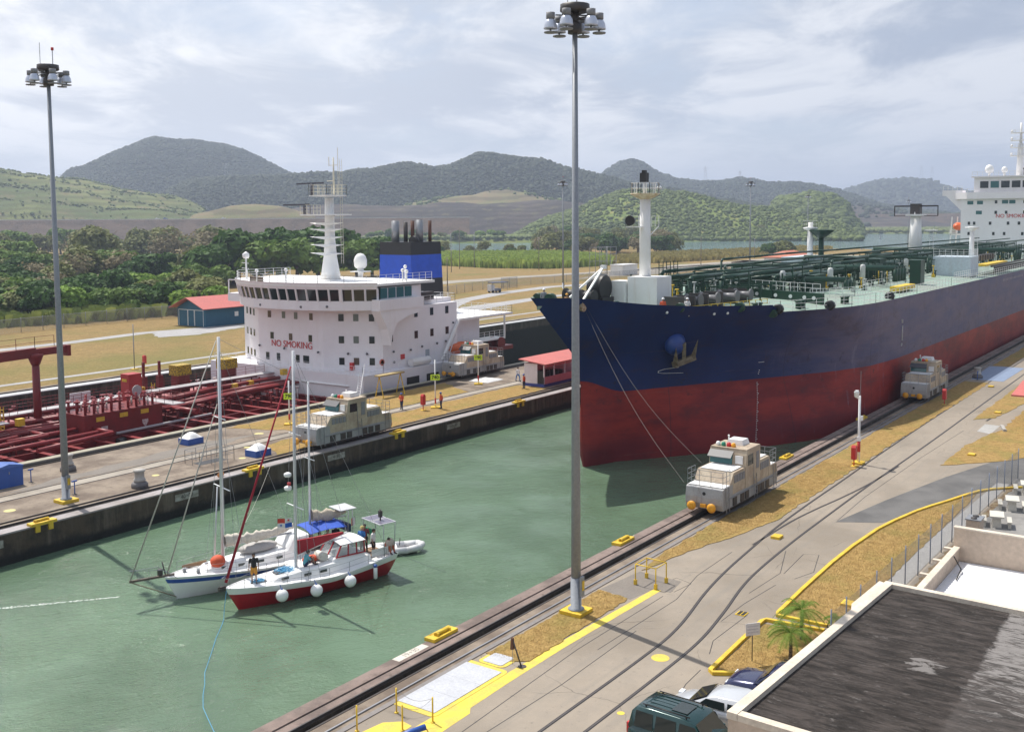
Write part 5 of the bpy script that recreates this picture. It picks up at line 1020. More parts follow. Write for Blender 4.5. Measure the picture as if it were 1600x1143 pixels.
RP(MB().prism(offs(WF, .55) + [(103, 111.8), (103, 85.0)], 12.2, 12.5), 'bridge_roof', white)
RP(MB().box(93.6, 101, 85.62, 85.7, 10.46, 12.0).box(100.9, 101, 85.7, 111.3, 9.3, 12.1), 'bridge_side', lilac)
for i, x in enumerate((94.0, 95.5, 97.0, 98.5)): RP(MB().box(x - .6, x + .6, 85.5, 85.6, 10.7, 11.95), 'side_window', tealglass)
# near wing and its curved bracket
RP(MB().prism([(92.2, 84.5), (100.2, 84.5), (100.2, 86), (92.4, 86)], 9.31, 10.6), 'bridge_wing', lilac)
q = MB(); pr = [(92.2, 9.3), (100.2, 9.3), (99.6, 8.7), (97.4, 8.4), (95.3, 7.7), (94.4, 6.2), (94.2, 5.0), (93.6, 7.0)]
q.add([(x, 84.6, z) for x, z in pr] + [(x, 86, z) for x, z in pr], [tuple(range(8)), tuple(range(15, 7, -1))] + [(i, 8 + i, 8 + (i + 1) % 8, (i + 1) % 8) for i in range(8)]); RP(q, 'wing_bracket', lilac)
RP(MB().box(94, 98, 111.4, 114, 9.31, 10.4).beam((94.1, 113.9, 10.4), (94.1, 113.9, 12.2), .12, .12).beam((94.1, 111.6, 12.2), (94.1, 113.9, 12.2), .12, .12), 'bridge_wing', lilac)
for z in (8.3, 5.6):
    for y in ((102.2, 99.6, 97.4, 94.7) if z > 6 else (101.8, 98.4, 94.9)): RP(MB().box(90.74, 90.82, y - .28, y + .28, z - .42, z + .42), 'window', rs.choice(GLS))
for y, w_ in ((102.7, .28), (100.7, .28), (97.2, .3), (95.7, .5)): RP(MB().box(90.74, 90.82, y - w_, y + w_, 2.5, 3.4), 'window', winglass)
for a, b_, ts in (((90.8, 92.7), (94.2, 86.0), (.31, .557, .82)), ((90.8, 104.3), (94.2, 111.0), (.3, .53, .77))):
    d = Vector((b_[0] - a[0], b_[1] - a[1], 0)).normalized(); nn = Vector((-abs(d.y), -d.x * (1 if d.y < 0 else -1), 0)).normalized()
    for z in (8.3, 5.6, 2.95):
        for t0 in ts:
            c = Vector((a[0] + (b_[0] - a[0]) * t0, a[1] + (b_[1] - a[1]) * t0, z)); q = MB(); q.add([c + d * i * .33 + Vector((0, 0, j * .43)) + nn * k for k in (.05, -.05) for i, j in ((-1, -1), (1, -1), (1, 1), (-1, 1))], [(0, 1, 2, 3), (7, 6, 5, 4), (0, 4, 5, 1), (1, 5, 6, 2), (2, 6, 7, 3), (3, 7, 4, 0)]); RP(q, 'window', rs.choice(GLS))
wins(RP, 86.0, [(97.2, 8.3), (100.4, 8.4), (103.5, 8.4), (106.6, 8.4), (95.7, 5.7), (100.4, 5.7), (103.5, 5.7), (106.6, 5.7)], .6, .95, winglass, 'y')
RP(MB().box(102.2, 102.9, 85.93, 86.02, 1.9, 3.6), 'door', mat('door_grey', (.4, .45, .5), .5)); RP(MB().box(97.4, 98.1, 85.9, 86.02, 2.9, 3.5), 'red_cabinet', redp); RP(MB().box(92.2, 92.6, 89.2, 89.7, 1.9, 2.8), 'red_extinguisher', redp)
for x in (98.2, 102.0, 105.9): RP(MB().box(x - 1.15, x + 1.15, 84.66, 84.73, -.9, .75), 'side_opening', black)
sm = MB()
for x, y, z in ((90.7, 104, 4.2), (90.7, 99.4, 4.1), (90.7, 93.4, 4.0), (92.2, 89.8, 3.9), (93.3, 87.7, 3.9), (88.6, 94, 9.7), (88.4, 101, 9.7), (89.6, 90.6, 9.8)): sm.ball((x - .12, y, z), .16, 8, 5)
for x, z in ((96, 4), (99.2, 3.9), (101.4, 4.1), (104.4, 4.2), (106.2, 4.3), (96.1, 2.7), (107.8, 6.6)): sm.ball((x, 85.86, z), .15, 8, 5)
RP(sm, 'wall_lamp', mat('lamp_grey', (.12, .12, .13), .5), None, None, 'stuff')
text('NO SMOKING', 'warning_lettering', redp, rtk, Matrix.Translation((-60, -98.4, 9)) @ face_mat((90.74, 101.95, 4.62), (0, -1, 0), (0, 0, 1)), 1.17, 0.01, 'LEFT', 0.0)
# aft part of the block, decks and stairs
RP(MB().box(108.71, 116.8, 88.4, 109, 1.86, 6.7), 'aft_house', lilac); RP(MB().box(108.71, 121.4, 85.9, 110.5, 6.71, 7.0), 'aft_deck', white); RP(MB().box(108.71, 119.6, 85.9, 88.38, 3.4, 3.6), 'lower_aft_deck', white)
RP(MB().beam((119.5, 86.0, 3.5), (119.5, 86.0, 6.7), .2, .2), 'pillar', white); RP(MB().box(101.01, 108.7, 87, 111, 9.31, 9.9).box(108.68, 108.75, 86.2, 88.3, 3.7, 6.7), 'aft_bulkhead', lilac)
q = MB(); q.rail([(108.8, 86, 7.0), (121.3, 86, 7.0), (121.3, 110, 7.0)], 1.05, 1.2, 3, .03); q.rail([(108.8, 86, 3.6), (119.5, 86, 3.6)], 1.05, 1.2, 3, .03); q.rail([(101, 86.2, 9.35), (108.6, 86.2, 9.35), (108.6, 96, 9.35)], 1.1, 1.2, 3, .03)
q.rail([(89.5, 111.5, 1.85), (89.5, 85.0, 1.85), (93, 84.9, 1.85), (108, 84.9, 1.85)], 1.05, 1.4, 3, .025); q.rail(offs(WF, .5) and [(p[0], p[1], 12.5) for p in offs(WF, .35)] + [(102.8, 111.2, 12.5)], 1.05, 1.4, 3, .03); q.rail([(93, 85.3, 12.5), (102.8, 85.3, 12.5)], 1.05, 1.2, 3, .03)
RP(q, 'white_railing', whiteclean)
q = MB(); q.beam((104.6, 85.2, 2.0), (108.8, 85.8, 6.8), .35, .3).ladder((105.6, 85.6, 1.9), (108.6, 86.4, 5.2), .8, .35, .05, 0, (0, 1, 0)); RP(q, 'stair', white)
q = MB(); q.path([(91, 90.6, .6), (94.5, 86.6, .5)], .12, 8).path([(89.2, 95, .5), (89.2, 87, .5)], .1, 8); RP(q, 'bulkhead_pipe', whiteclean)
RP(MB().lathe([(.5, 0), (.5, 3.4), (.3, 3.7)], (98.5, 85.3, 2.4), 12, 0, True, 'x'), 'life_raft_canister', whiteclean)
RP(MB().lathe([(.28, -.06), (.4, -.06), (.4, .06), (.28, .06), (.28, -.06)], (94.0, 86.0, 2.9), 14, 0, True, 'y'), 'life_ring', mat('ring_orange', (.75, .16, .08), .5))
q = MB(); q.ball((109.6, 86.2, 3.1), 1.0, 12, 8, 0, (3.0, .9, .8)); RP(q, 'lifeboat', mat('lifeboat_orange', (0.75, 0.14, 0.03), .5))
fn = MB(); fx0, fx1, fy0, fy1 = 111.4, 118.0, 96.2, 101.9
for z0_, z1_, mi in ((6, 11.8, 0), (11.8, 15.2, 1), (15.2, 17.0, 0)):
    k = lambda z: (17 - z) * .03; a, b_ = k(z0_), k(z1_)
    P0 = [(fx0 - a * .3, fy0 - a), (fx1 + a, fy0 - a), (fx1 + a, fy1 + a), (fx0 - a * .3, fy1 + a)]; P1 = [(fx0 - b_ * .3, fy0 - b_), (fx1 + b_, fy0 - b_), (fx1 + b_, fy1 + b_), (fx0 - b_ * .3, fy1 + b_)]
    fn.add([p + (z0_,) for p in P0] + [p + (z1_,) for p in P1], [(0, 1, 5, 4), (1, 2, 6, 5), (2, 3, 7, 6), (3, 0, 4, 7)] + ([(4, 5, 6, 7)] if z1_ == 17 else []), mi)
RP(fn, 'funnel', [black, mat('funnel_blue', (.012, .075, .50), .4)])
for x, y, r, z, m_ in ((112.6, 100.0, .55, 20.0, steel), (113.4, 98.8, .3, 19.8, darksteel), (114.2, 98.2, .27, 20.0, mat('rust_pipe', (.12, .05, .03), .7)), (114.8, 97.4, .52, 20.1, steel), (116.6, 97.0, .25, 20.0, mat('rust_pipe', (.12, .05, .03), .7))): RP(MB().tube((x, y, 17), (x, y, z), r, r, 12), 'exhaust_pipe', m_)
RP(MB().lathe([(.65, 0), (.65, .9)], (112.6, 96.9, 17.2), 14, 0, True, 'x'), 'funnel_horn', black)
mq = MB(); mq.lathe([(1.35, 12.5), (1.15, 13.6), (.85, 15.5), (.65, 18), (.56, 23)], (97.6, 98, 0), 16); RP(mq, 'radar_mast', white)
q = MB(); q.box(95.6, 99.2, 96.4, 99.6, 23.2, 23.35); q.box(94.7, 99.0, 95.4, 100.4, 20.75, 20.9); RP(q, 'mast_platform', white)
q = MB(); q.rail([(95.6, 96.4, 23.35), (95.6, 99.6, 23.35), (99.2, 99.6, 23.35), (99.2, 96.4, 23.35), (95.6, 96.4, 23.35)], 1.3, .8, 3, .035); q.rail([(94.7, 100.3, 20.9), (94.7, 98.5, 20.9), (96.5, 98.5, 20.9)], 1.2, .7, 3, .035); RP(q, 'mast_railing', mat('cream_rail', (.72, .68, .55), .5))
for z in (19.7, 18.9, 17.9, 16.9, 15.8):
    q = MB(); q.add([(97.0, 94.9, z + .1), (98.2, 98, z + .12), (97.0, 101.1, z + .1), (96.6, 98, z - .25), (97.8, 98, z - .25)], [(0, 1, 2), (0, 2, 3), (0, 3, 4, 1), (2, 1, 4, 3)]); RP(q, 'mast_arm', white)
q = MB(); q.beam((95.0, 101.2, 24.8), (96.6, 97.9, 24.9), .12, .2).tube((95.8, 99.2, 23.3), (95.8, 99.2, 24.8), .25, None, 8).beam((93.4, 102.0, 22.1), (95.0, 98.9, 22.15), .12, .2).tube((94.8, 99.6, 20.9), (94.8, 99.6, 22), .2, None, 8); RP(q, 'radar_scanner', mat('radar_dark', (.1, .1, .12), .5))
q = MB(); q.tube((98.3, 97.8, 23.3), (98.3, 97.8, 28.2), .14, .09, 6); q.tube((98.3, 97.0, 23.3), (98.3, 97.0, 29.4), .04, None, 5); q.beam((98.3, 98.7, 27.2), (98.3, 97.0, 27.2), .06, .06); q.tube((98.3, 98.6, 27.2), (98.3, 98.6, 28.3), .05, None, 5); q.tube((98.3, 99, 25.2), (98.3, 97.7, 25.2), .05, None, 5); q.ladder((98.8, 97, 14.5), (98.8, 97, 28), .4, .4, .025); RP(q, 'antenna_pole', mat('cream_rail', (.72, .68, .55), .5))
RP(MB().lathe([(.6, 0), (.85, .3), (.88, 1.1), (.7, 1.6), (.4, 1.9), (.05, 2.0)], (103.2, 98, 13.7), 16).tube((103.2, 98, 12.4), (103.2, 98, 13.8), .3, .5, 8).box(102.2, 104.2, 97, 99, 13.2, 13.3), 'radome', whiteclean)
q = MB(); q.lathe([(.3, 0), (.45, .2), (.45, .6), (.05, .9)], (92.6, 108.5, 15.2), 12).tube((92.6, 108.5, 12.5), (92.6, 108.5, 15.3), .12, None, 8); q.beam((92.0, 107.3, 14.6), (93, 109.8, 14.6), .06, .06).beam((92.0, 107.3, 13.9), (93, 109.8, 13.9), .06, .06); RP(q, 'small_radome', whiteclean)
q = MB()
for x, y, h_ in ((88.6, 96.6, 1.5), (90, 103.5, 1.2), (97.8, 85.8, 1.3), (99.2, 86.4, 1.1), (100.8, 88, 1.6)): q.tube((x, y, 12.5), (x, y, 12.5 + h_), .1, None, 6).ball((x, y, 12.6 + h_), .24, 8, 5)
RP(q, 'roof_fittings', whiteclean, None, None, 'stuff'); RP(MB().box(88.5, 88.7, 100.8, 101.8, 12.55, 13.15).box(89.1, 89.3, 102.8, 103.8, 12.55, 13.15), 'searchlight_box', mat('brown_box', (.14, .1, .07), .7))
RP(MB().box(101.5, 104.5, 86.4, 87.4, 9.9, 10.9).ball((99.6, 86.3, 10.9), .35, 8, 5, 0, (1.8, .8, .8)), 'deck_equipment', darksteel)
q = MB(); q.lathe([(.9, 0), (.9, .2), (.6, .25), (.6, 1.5), (.9, 1.55), (.9, 1.75)], (118.5, 85.8, 2.8), 14, 0, True, 'y').box(115, 121, 85.6, 88, 1.86, 2.4); RP(q, 'stern_winch', deckred)
# ================================================================== LOCOMOTIVES, LAMPS, SMALL THINGS ON THE WALLS
locobody = mat('loco_beige', (0.50, 0.42, 0.31), 0.55, col2=(0.33, 0.24, 0.17), amt=0.7, scale=0.9, streak=((0.16, 0.11, 0.08), 0.4, 3))
locotop = mat('loco_white_top', (0.78, 0.78, 0.78), 0.5, col2=(0.6, 0.58, 0.55), amt=0.5, scale=1.2)
locogrey = mat('loco_grey', (0.36, 0.36, 0.36), 0.5, amt=0.4, scale=1.4, streak=((0.15, 0.10, 0.07), 0.4, 3))
oran = mat('buffer_orange', (0.78, 0.36, 0.02), 0.5, amt=0.3, scale=3)
grill = mat('louvre_grey', (0.24, 0.24, 0.25), 0.6)
def xprism(mb, prof, y0, y1, m=0):
    n = len(prof); ar = sum(prof[i][0] * prof[(i + 1) % n][1] - prof[(i + 1) % n][0] * prof[i][1] for i in range(n))
    if ar < 0: prof = prof[::-1]
    return mb.add([(x, y0, z) for x, z in prof] + [(x, y1, z) for x, z in prof], [tuple(range(n)), tuple(range(2 * n - 1, n - 1, -1))] + [(i, n + i, n + (i + 1) % n, (i + 1) % n) for i in range(n)], m)
def make_loco():
    t = thing('towing_locomotive', 'x', 'locomotive')
    W = 1.34
    part(xprism(MB(), [(-4.9, .85), (-4.75, .45), (4.75, .45), (4.9, .85), (4.9, 1.25), (-4.9, 1.25)], -W, W), 'chassis', locogrey, t)
    for s in (-1, 1):
        b = MB(); xprism(b, [(s * 4.9, 1.25), (s * 4.8, 1.85), (s * 4.55, 1.95), (s * 3.2, 1.95), (s * 3.2, 1.25)], -W, W); part(b, 'end_hood', locogrey if s < 0 else locobody, t)
        part(MB().box(min(s * 4.62, s * 3.5), max(s * 4.62, s * 3.5), -W + .05, W - .05, 1.952, 1.985), 'hood_top', locotop, t)
        xs = (-3.2, -1.9) if s < 0 else (.9, 3.2)
        if s < 0: pr = [(-3.4, 1.951), (-3.6, 1.99), (-3.05, 2.72), (-1.1, 2.72), (-1.1, 1.951)]
        else: pr = [(3.5, 1.951), (3.6, 2.1), (3.3, 2.72), (1.5, 2.72), (1.5, 1.951)]
        part(xprism(MB(), [(pr[0][0], 1.26)] + pr[1:4] + [(pr[4][0], 1.26)], -W + .02, W - .02), 'engine_hood', locobody, t)
        part(MB().box(min(pr[2][0], pr[3][0]) + .03, max(pr[2][0], pr[3][0]) - .03, -W + .22, W - .22, 2.752, 2.79), 'hood_top', locotop, t)
        for sy in (-1, 1):
            for i in range(4):
                x = (-2.95 + i * .46) if s < 0 else (1.6 + i * .42)
                part(MB().box(x, x + .36, sy * W - .03, sy * W + .03, 2.0, 2.5), 'louvre', grill, t)
        for sy in (-.72, .72):
            q = MB(); q.tube((s * 4.85, sy, .7), (s * 5.2, sy, .7), .12, None, 8); q.lathe([(.30, 0), (.32, .1), (.1, .12)] if s > 0 else [(.1, -.12), (.32, -.1), (.30, 0)], (s * 5.2, sy, .7), 14, 0, True, 'x'); part(q, 'buffer', oran, t)
        part(MB().box(s * 4.95 - .1, s * 4.95 + .1, -.2, .2, .6, .82), 'coupler', oran, t)
        part(MB().lathe([(.12, -.01), (.12, .01)], (s * 4.87, 0, 1.5), 10, 0, True, 'x'), 'end_light', black, t)
        r = MB(); a = s * 4.7; b_ = s * 3.55
        r.rail([(b_, -W + .06, 1.98), (a, -W + .06, 1.98), (a, W - .06, 1.98), (b_, W - .06, 1.98)], 1.05, .75, 3, .022); part(r, 'railing', steel, t)
        for sy in (-1, 1):
            r = MB(); x = s * 4.2; r.ladder((x, sy * (W + .12), .3), (x, sy * (W + .05), 1.95), .5, .28, .025, 0, (1, 0, 0)); part(r, 'ladder', steel, t)
    # cab
    part(xprism(MB(), [(-1.1, 1.26), (-1.1, 2.76), (-.98, 3.5), (-.85, 3.85), (1.5, 3.85), (1.5, 1.26)], -W - .03, W + .03), 'cab', locobody, t)
    part(MB().box(-.9, 1.52, -W, W, 3.851, 3.90), 'cab_roof', locobody, t)
    part(MB().add([(-1.16, -.35, 2.82), (-1.16, 1.3, 2.82), (-1.03, 1.3, 3.5), (-1.03, -.35, 3.5), (-1.06, -.35, 2.82), (-1.06, 1.3, 2.82), (-.93, 1.3, 3.5), (-.93, -.35, 3.5)], [(0, 3, 2, 1), (4, 5, 6, 7), (0, 1, 5, 4), (1, 2, 6, 5), (2, 3, 7, 6), (3, 0, 4, 7)]), 'windscreen', tealglass, t)
    part(MB().add([(-1.45, -.4, 3.30), (-1.45, 1.36, 3.30), (-.93, 1.36, 3.70), (-.93, -.4, 3.70), (-1.43, -.4, 3.25), (-1.43, 1.36, 3.25)], [(0, 1, 2, 3), (0, 4, 5, 1)]), 'visor', mat('visor_dark', (.07, .07, .08), .5), t)
    part(MB().box(-1.13, -1.04, -1.15, -.6, 2.90, 3.45), 'front_window', locotop, t)
    for sy in (-1, 1):
        part(MB().box(-.7, .2, sy * (W + .03) - .02, sy * (W + .03) + .02, 2.75, 3.5), 'side_window', winglass, t); part(MB().box(.75, 1.25, sy * (W + .03) - .02, sy * (W + .03) + .02, 2.3, 3.5), 'cab_door', grill, t)
        q = MB(); q.ladder((.5, sy * (W + .16), .3), (.5, sy * (W + .08), 2.0), .5, .28, .025, 0, (1, 0, 0)); q.beam((.2, sy * (W + .1), 2.0), (.2, sy * (W + .1), 3.2), .03, .03); part(q, 'ladder', steel, t)
    part(MB().obox((.75, 0, 4.09), (.6, .62, .18), 0, 0, (.85, .85)), 'air_conditioner', locotop, t)
    for y, m_ in ((.95, whiteclean), (.55, mat('lamp_green', (.02, .25, .15), .4)), (.15, redp), (-.2, mat('lamp_amber', (.9, .4, .02), .4))):
        part(MB().lathe([(.15, 0), (.17, .12), (.13, .26), (.05, .3)], (-.5, y, 3.90), 10), 'signal_lamp', m_, t)
    part(MB().tube((1.2, .9, 3.9), (1.2, .9, 4.25), .05, None, 6).ball((1.2, .9, 4.3), .08), 'horn', whiteclean, t)
    for x in (-3.4, -2.2, 2.2, 3.4):
        part(MB().lathe([(.42, -.78), (.45, -.70), (.40, -.70), (.40, .70), (.45, .70), (.42, .78)], (x, 0, .46), 14, 0, True, 'y'), 'wheelset', darksteel, t)
    q = MB(); q.box(-4.2, 4.2, -1.25, 1.25, .30, .45); part(q, 'underframe', darksteel, t)
    for sy in (-1, 1):
        q = MB()
        for x in (-2.9, -1.6, -.8, 1.2, 2.0, 2.9): q.box(x - .3, x + .3, sy * 1.36 - .04, sy * 1.36 + .04, .5, 1.05)
        part(q, 'cable_guides', darksteel, t, None, None, 'stuff')
        q = MB(); q.path([(-4.0, sy * 1.4, 1.1), (4.0, sy * 1.4, 1.1)], .03, 5); part(q, 'side_pipe', steel, t)
    return t
lo = make_loco(); lo['group'] = 'towing locomotives on the lock walls'
for i, (x, y, rz, lb) in enumerate([(68.7, 29.55, 0, 'beige towing locomotive in full sun on the near wall, closest to the camera'), (121.5, 29.55, 0, 'grey towing locomotive on the near wall in the shadow of the blue tanker'),
        (68.3, 67.2, 0, 'beige towing locomotive on the centre wall edge behind the two yachts'), (107.2, 82.1, 0, 'beige towing locomotive beside the stern of the white tanker block')]):
    o = lo if i == 0 else dup(lo); o.location = (x, y, .12); o['label'] = lb

# ---- high mast lamps
def make_mast():
    t = thing('lamp_mast', 'x', 'light mast')
    part(MB().obox((0, 0, .11), (.62, .62, .11), 0), 'base_block', yellow, t)
    part(MB().lathe([(.42, .221), (.42, .28), (.28, .30), (.28, 1.9)], (0, 0, 0), 14), 'base_collar', polesteel, t)
    part(MB().box(-.14, .14, -.42, -.29, 1.0, 2.0), 'control_box', polesteel, t)
    part(MB().box(-.1, .1, -.44, -.425, 1.3, 1.8), 'yellow_sticker', yellow, t)
    part(MB().tube((0, 0, .3), (0, 0, 30.0), .255, .125, 16), 'pole', polesteel, t)
    part(MB().lathe([(.35, 29.55), (.35, 30.05), (.2, 30.10)], (0, 0, 0), 12).lathe([(.66, 30.60), (.74, 30.67), (.72, 30.97), (.1, 31.05)], (0, 0, 0), 16).tube((0, 0, 29.95), (0, 0, 30.75), .2, .2, 8), 'head_frame', darksteel, t)
    for k in range(6):
        a = R(60 * k + 12); c = Vector((math.cos(a) * 1.2, math.sin(a) * 1.2, 0)); q = MB(); q.beam((0, 0, 30.45), (c.x * .8, c.y * .8, 30.45), .05, .06).beam((0, 0, 30.25), (c.x * .8, c.y * .8, 30.25), .04, .05); part(q, 'lamp_arm', darksteel, t)
        l = part(MB().lathe([(.12, 30.27), (.22, 30.21), (.30, 30.05), (.33, 29.83), (.33, 29.77), (.04, 29.75)], (c.x, c.y, 0), 14), 'lamp', mat('reflector', (.62, .66, .76), .3, .4), t); part(MB().lathe([(.05, 29.55), (.32, 29.57), (.33, 29.63), (.05, 29.65)], (c.x, c.y, 0), 12).tube((c.x, c.y, 29.63), (c.x, c.y, 29.77), .05, None, 5), 'visor_disc', grill, l)
        part(MB().lathe([(.05, 30.27), (.22, 30.27), (.22, 30.57), (.05, 30.59)], (c.x, c.y, 0), 10), 'ballast', grill, l)
    q = MB(); q.tube((.5, .2, 30.75), (.5, .2, 32.05), .03, None, 5); part(q, 'aerial', steel, t); part(MB().tube((-.5, .1, 30.75), (-.5, .1, 32.45), .02, None, 4), 'lightning_rod', steel, t); part(MB().lathe([(.1, 0), (.1, .2)], (.5, .2, 32.05), 8), 'beacon', redp, t)
    return t
ma = make_mast(); ma['group'] = 'tall lamp masts along the lock'
for i, (x, y, s, lb) in enumerate([(44.35, 27.55, 1, 'large lamp mast in the view centre on a yellow base by the near track'), (41.95, 69.2, 1, 'lamp mast on the left end of the centre wall with a yellow base'),
        (254.1, 162.0, 1, 'distant lamp mast behind the tanker bow tip'), (300, 124.5, 1, 'distant lamp mast to the right of the white foremast, against the lake'), (500, 178, 1, 'far lamp mast above the left deck mast of the blue tanker'),
        (560, 146.5, .93, 'far lamp mast behind the crane post of the blue tanker'), (400, 86.5, .93, 'far lamp mast beside the bridge wing of the blue tanker')]):
    o = ma if i == 0 else dup(ma); o.location = (x, y, 0); o.scale = (s, s, s * (.982 if i == 0 else 1)); o['label'] = lb

# ---- camera pole, signs, red boxes
t = thing('camera_pole', 'white camera pole with red collar on a yellow foot beside the near return track', 'camera pole', (85.0, 25.72, 0))
part(MB().obox((0, 0, .1), (.42, .42, .07)), 'foot', yellow, t); part(MB().tube((0, 0, .17), (0, 0, 5.6), .11, .09, 10), 'pole', whiteclean, t); part(MB().tube((0, 0, 1.0), (0, 0, 1.9), .125, .125, 10), 'red_collar', redp, t)
part(MB().box(-.14, .14, -.14, .14, 1.9, 2.25).box(-.2, .2, -.25, -.1, 3.6, 3.95), 'junction_box', whiteclean, t)
part(MB().beam((0, 0, 5.5), (-.35, .1, 5.45), .08, .08).lathe([(.1, 0), (.2, .1), (.2, .4), (.24, .45), (.1, .5)], (-.42, .12, 5.5), 10).box(-.58, -.2, 0, .25, 6.0, 6.08), 'camera_head', whiteclean, t); part(MB().tube((.16, 0, 3.6), (.2, 0, 7.6), .02, None, 4), 'whip_aerial', steel, t)
def red_box(loc, lb, tilt=0):
    t = thing('fire_box', lb, 'emergency box', loc, 0, 'red boxes on posts'); part(MB().tube((0, 0, .04), (0, 0, .7), .05, None, 6), 'post', redp, t); part(MB().obox((0, 0, .03), (.28, .2, .03)), 'foot', yellow, t)
    b = MB(); pr = [(-.22, .6), (.22, .6), (.22, 1.55), (.1, 1.72), (-.1, 1.72), (-.22, 1.55)]; xprism(b, pr, -.18, .18); part(b, 'box', redp, t); t.rotation_euler = (tilt, 0, 0); return t
red_box((83.9, 25.75, 0), 'bright red box on a post left of the white camera pole'); red_box((117.2, 26.5, 0), 'red box on a post to the right of the shaded locomotive'); red_box((84.1, 71.2, 0), 'red box on a post between two workers on the centre wall'); red_box((88.2, 124.9, 0), 'red box on a post on the far bank above the red deck')
def sign_post(x, y, s, lb, h=4.4):
    t = thing('distance_sign', lb, 'sign', (x, y, 0), 0, 'yellow distance signs on the centre wall'); part(MB().obox((0, 0, .08), (.5, .38, .07)), 'foot', yellow, t); part(MB().tube((0, 0, .14), (0, 0, h), .08, .07, 8), 'pole', whiteclean, t); part(MB().tube((0, 0, .5), (0, 0, 1.1), .09, None, 8), 'red_collar', redp, t)
    b = part(MB().box(-.5, .5, -.13, -.09, h * .58, h * .58 + .62), 'sign_board', signyel, t); text(s, 'lettering', black, b, face_mat((0, -.135, h * .58 + .31), (1, 0, 0), (0, 0, 1)), .5, .004, 'CENTER', .012); t.rotation_euler = (0, 0, R(-50)); return t
sign_post(70.8, 77.2, '790', 'yellow sign reading 790 behind the red yacht mast'); sign_post(85.9, 71.0, '740', 'yellow sign reading 740 beside the worker in the orange vest', 5.2); sign_post(101.3, 76.9, '690', 'yellow sign reading 690 in front of the far locomotive', 5.2)
t = thing('marker_post', 'thin pole with yellow foot on the far bank beside the path', 'post', (86.3, 124.5, 0)); part(MB().obox((0, 0, .06), (.4, .4, .06)), 'foot', yellow, t); part(MB().tube((0, 0, .1), (0, 0, 6.2), .08, .06, 6), 'pole', steel, t)
# ---- bollards, blue box, T posts, domes, scaffold
conc2 = mat('bollard_concrete', (.42, .40, .37), .8, amt=.5, scale=1.5)
def bollard(loc, lb):
    t = thing('mooring_bollard', lb, 'bollard', loc, 0, 'stout mooring bollards'); part(MB().lathe([(.62, 0), (.62, .28), (.5, .42), (.40, .45)], (0, 0, 0), 18), 'base', mat('bollard_dark', (.16, .15, .15), .7), t); part(MB().lathe([(.40, .45), (.46, .6), (.40, .68), (.36, .75), (.36, 1.15), (.44, 1.22), (.44, 1.35), (.05, 1.37)], (0, 0, 0), 18), 'post', conc2, t); return t
bollard((47.5, 68.4, 0), 'pale mooring bollard on the centre wall, nearest the water'); bollard((47.5, 77.9, 0), 'pale mooring bollard partly hidden behind the left lamp mast'); bollard((139.0, 27.6, 0), 'pale mooring bollard on the blue painted platform of the near wall')
b = MB(); xprism(b, [(-1.1, 0), (1.1, 0), (1.1, 1.5), (0, 1.72), (-1.1, 1.5)], -.75, .75); t = thing('blue_locker', 'blue metal locker with ridged lid at the left edge of the centre wall', 'locker', (41.9, 77.4, 0), R(0)); part(b, 'body', bluep, t)
l = MB(); xprism(l, [(-1.16, 1.5), (1.16, 1.5), (1.16, 1.56), (0, 1.79), (-1.16, 1.56)], -.8, .8); part(l, 'lid', mat('locker_lid', (.06, .14, .44), .4), t); part(MB().box(-.03, .03, -.78, -.75, 1.0, 1.2), 'handle', steel, t)
for (x, y, lb) in ((43.5, 70.6, 'small blue topped T post just right of the left lamp mast'), (43.7, 76.8, 'small blue topped T post beside the blue locker'), (137.5, 27.3, 'small blue T post before the blue painted platform')):
    t = thing('tee_post', lb, 'post', (x, y, 0), 0, 'blue topped T posts'); part(MB().tube((0, 0, 0), (0, 0, .95), .045, None, 6), 'stem', bluep, t); part(MB().box(-.2, .2, -.06, .06, .95, 1.05), 'crossbar', bluep, t); part(MB().box(-.15, .15, -.1, .1, 0, .04), 'foot', darksteel, t)
for (x, y, lb) in ((59.8, 78.2, 'blue skirted box with a white domed cover near the far edge of the centre wall'), (59.9, 69.3, 'blue skirted box with a white domed cover beside the red furled sail')):
    t = thing('domed_hatch', lb, 'hatch', (x, y, 0), 0, 'blue boxes with white domed covers'); part(MB().box(-.85, .85, -.7, .7, 0, .55), 'skirt', bluep, t)
    g = [[(-.8 + 1.6 * i / 8, -.66 + 1.32 * j / 8, .551 + .5 * (1 - abs(i / 4 - 1) ** 2.2) * (1 - abs(j / 4 - 1) ** 2.2)) for j in range(9)] for i in range(9)]; part(MB().grid(g, 0, True, True), 'dome', locotop, t)
t = thing('pit_guardrail', 'grey pipe guardrail around an open pit on the centre wall', 'guardrail', (56, 70.9, 0)); q = MB(); q.rail([(-1.6, 1.1, 0), (-1.7, -.9, 0), (1.7, -1.1, 0), (1.6, 1.0, 0), (-1.6, 1.1, 0)], 1.15, 1.1, 2, .022); q.beam((-1.7, -.9, 0), (-1.2, -.9, 1.1), .03, .03); part(q, 'rails', steel, t); part(MB().prism([(-1.2, .6), (-1.3, -.5), (1.4, -.7), (1.3, .5)], .0, .012), 'pit_shade', black, t)  # flat black sheet painted in for the shade inside the open pit
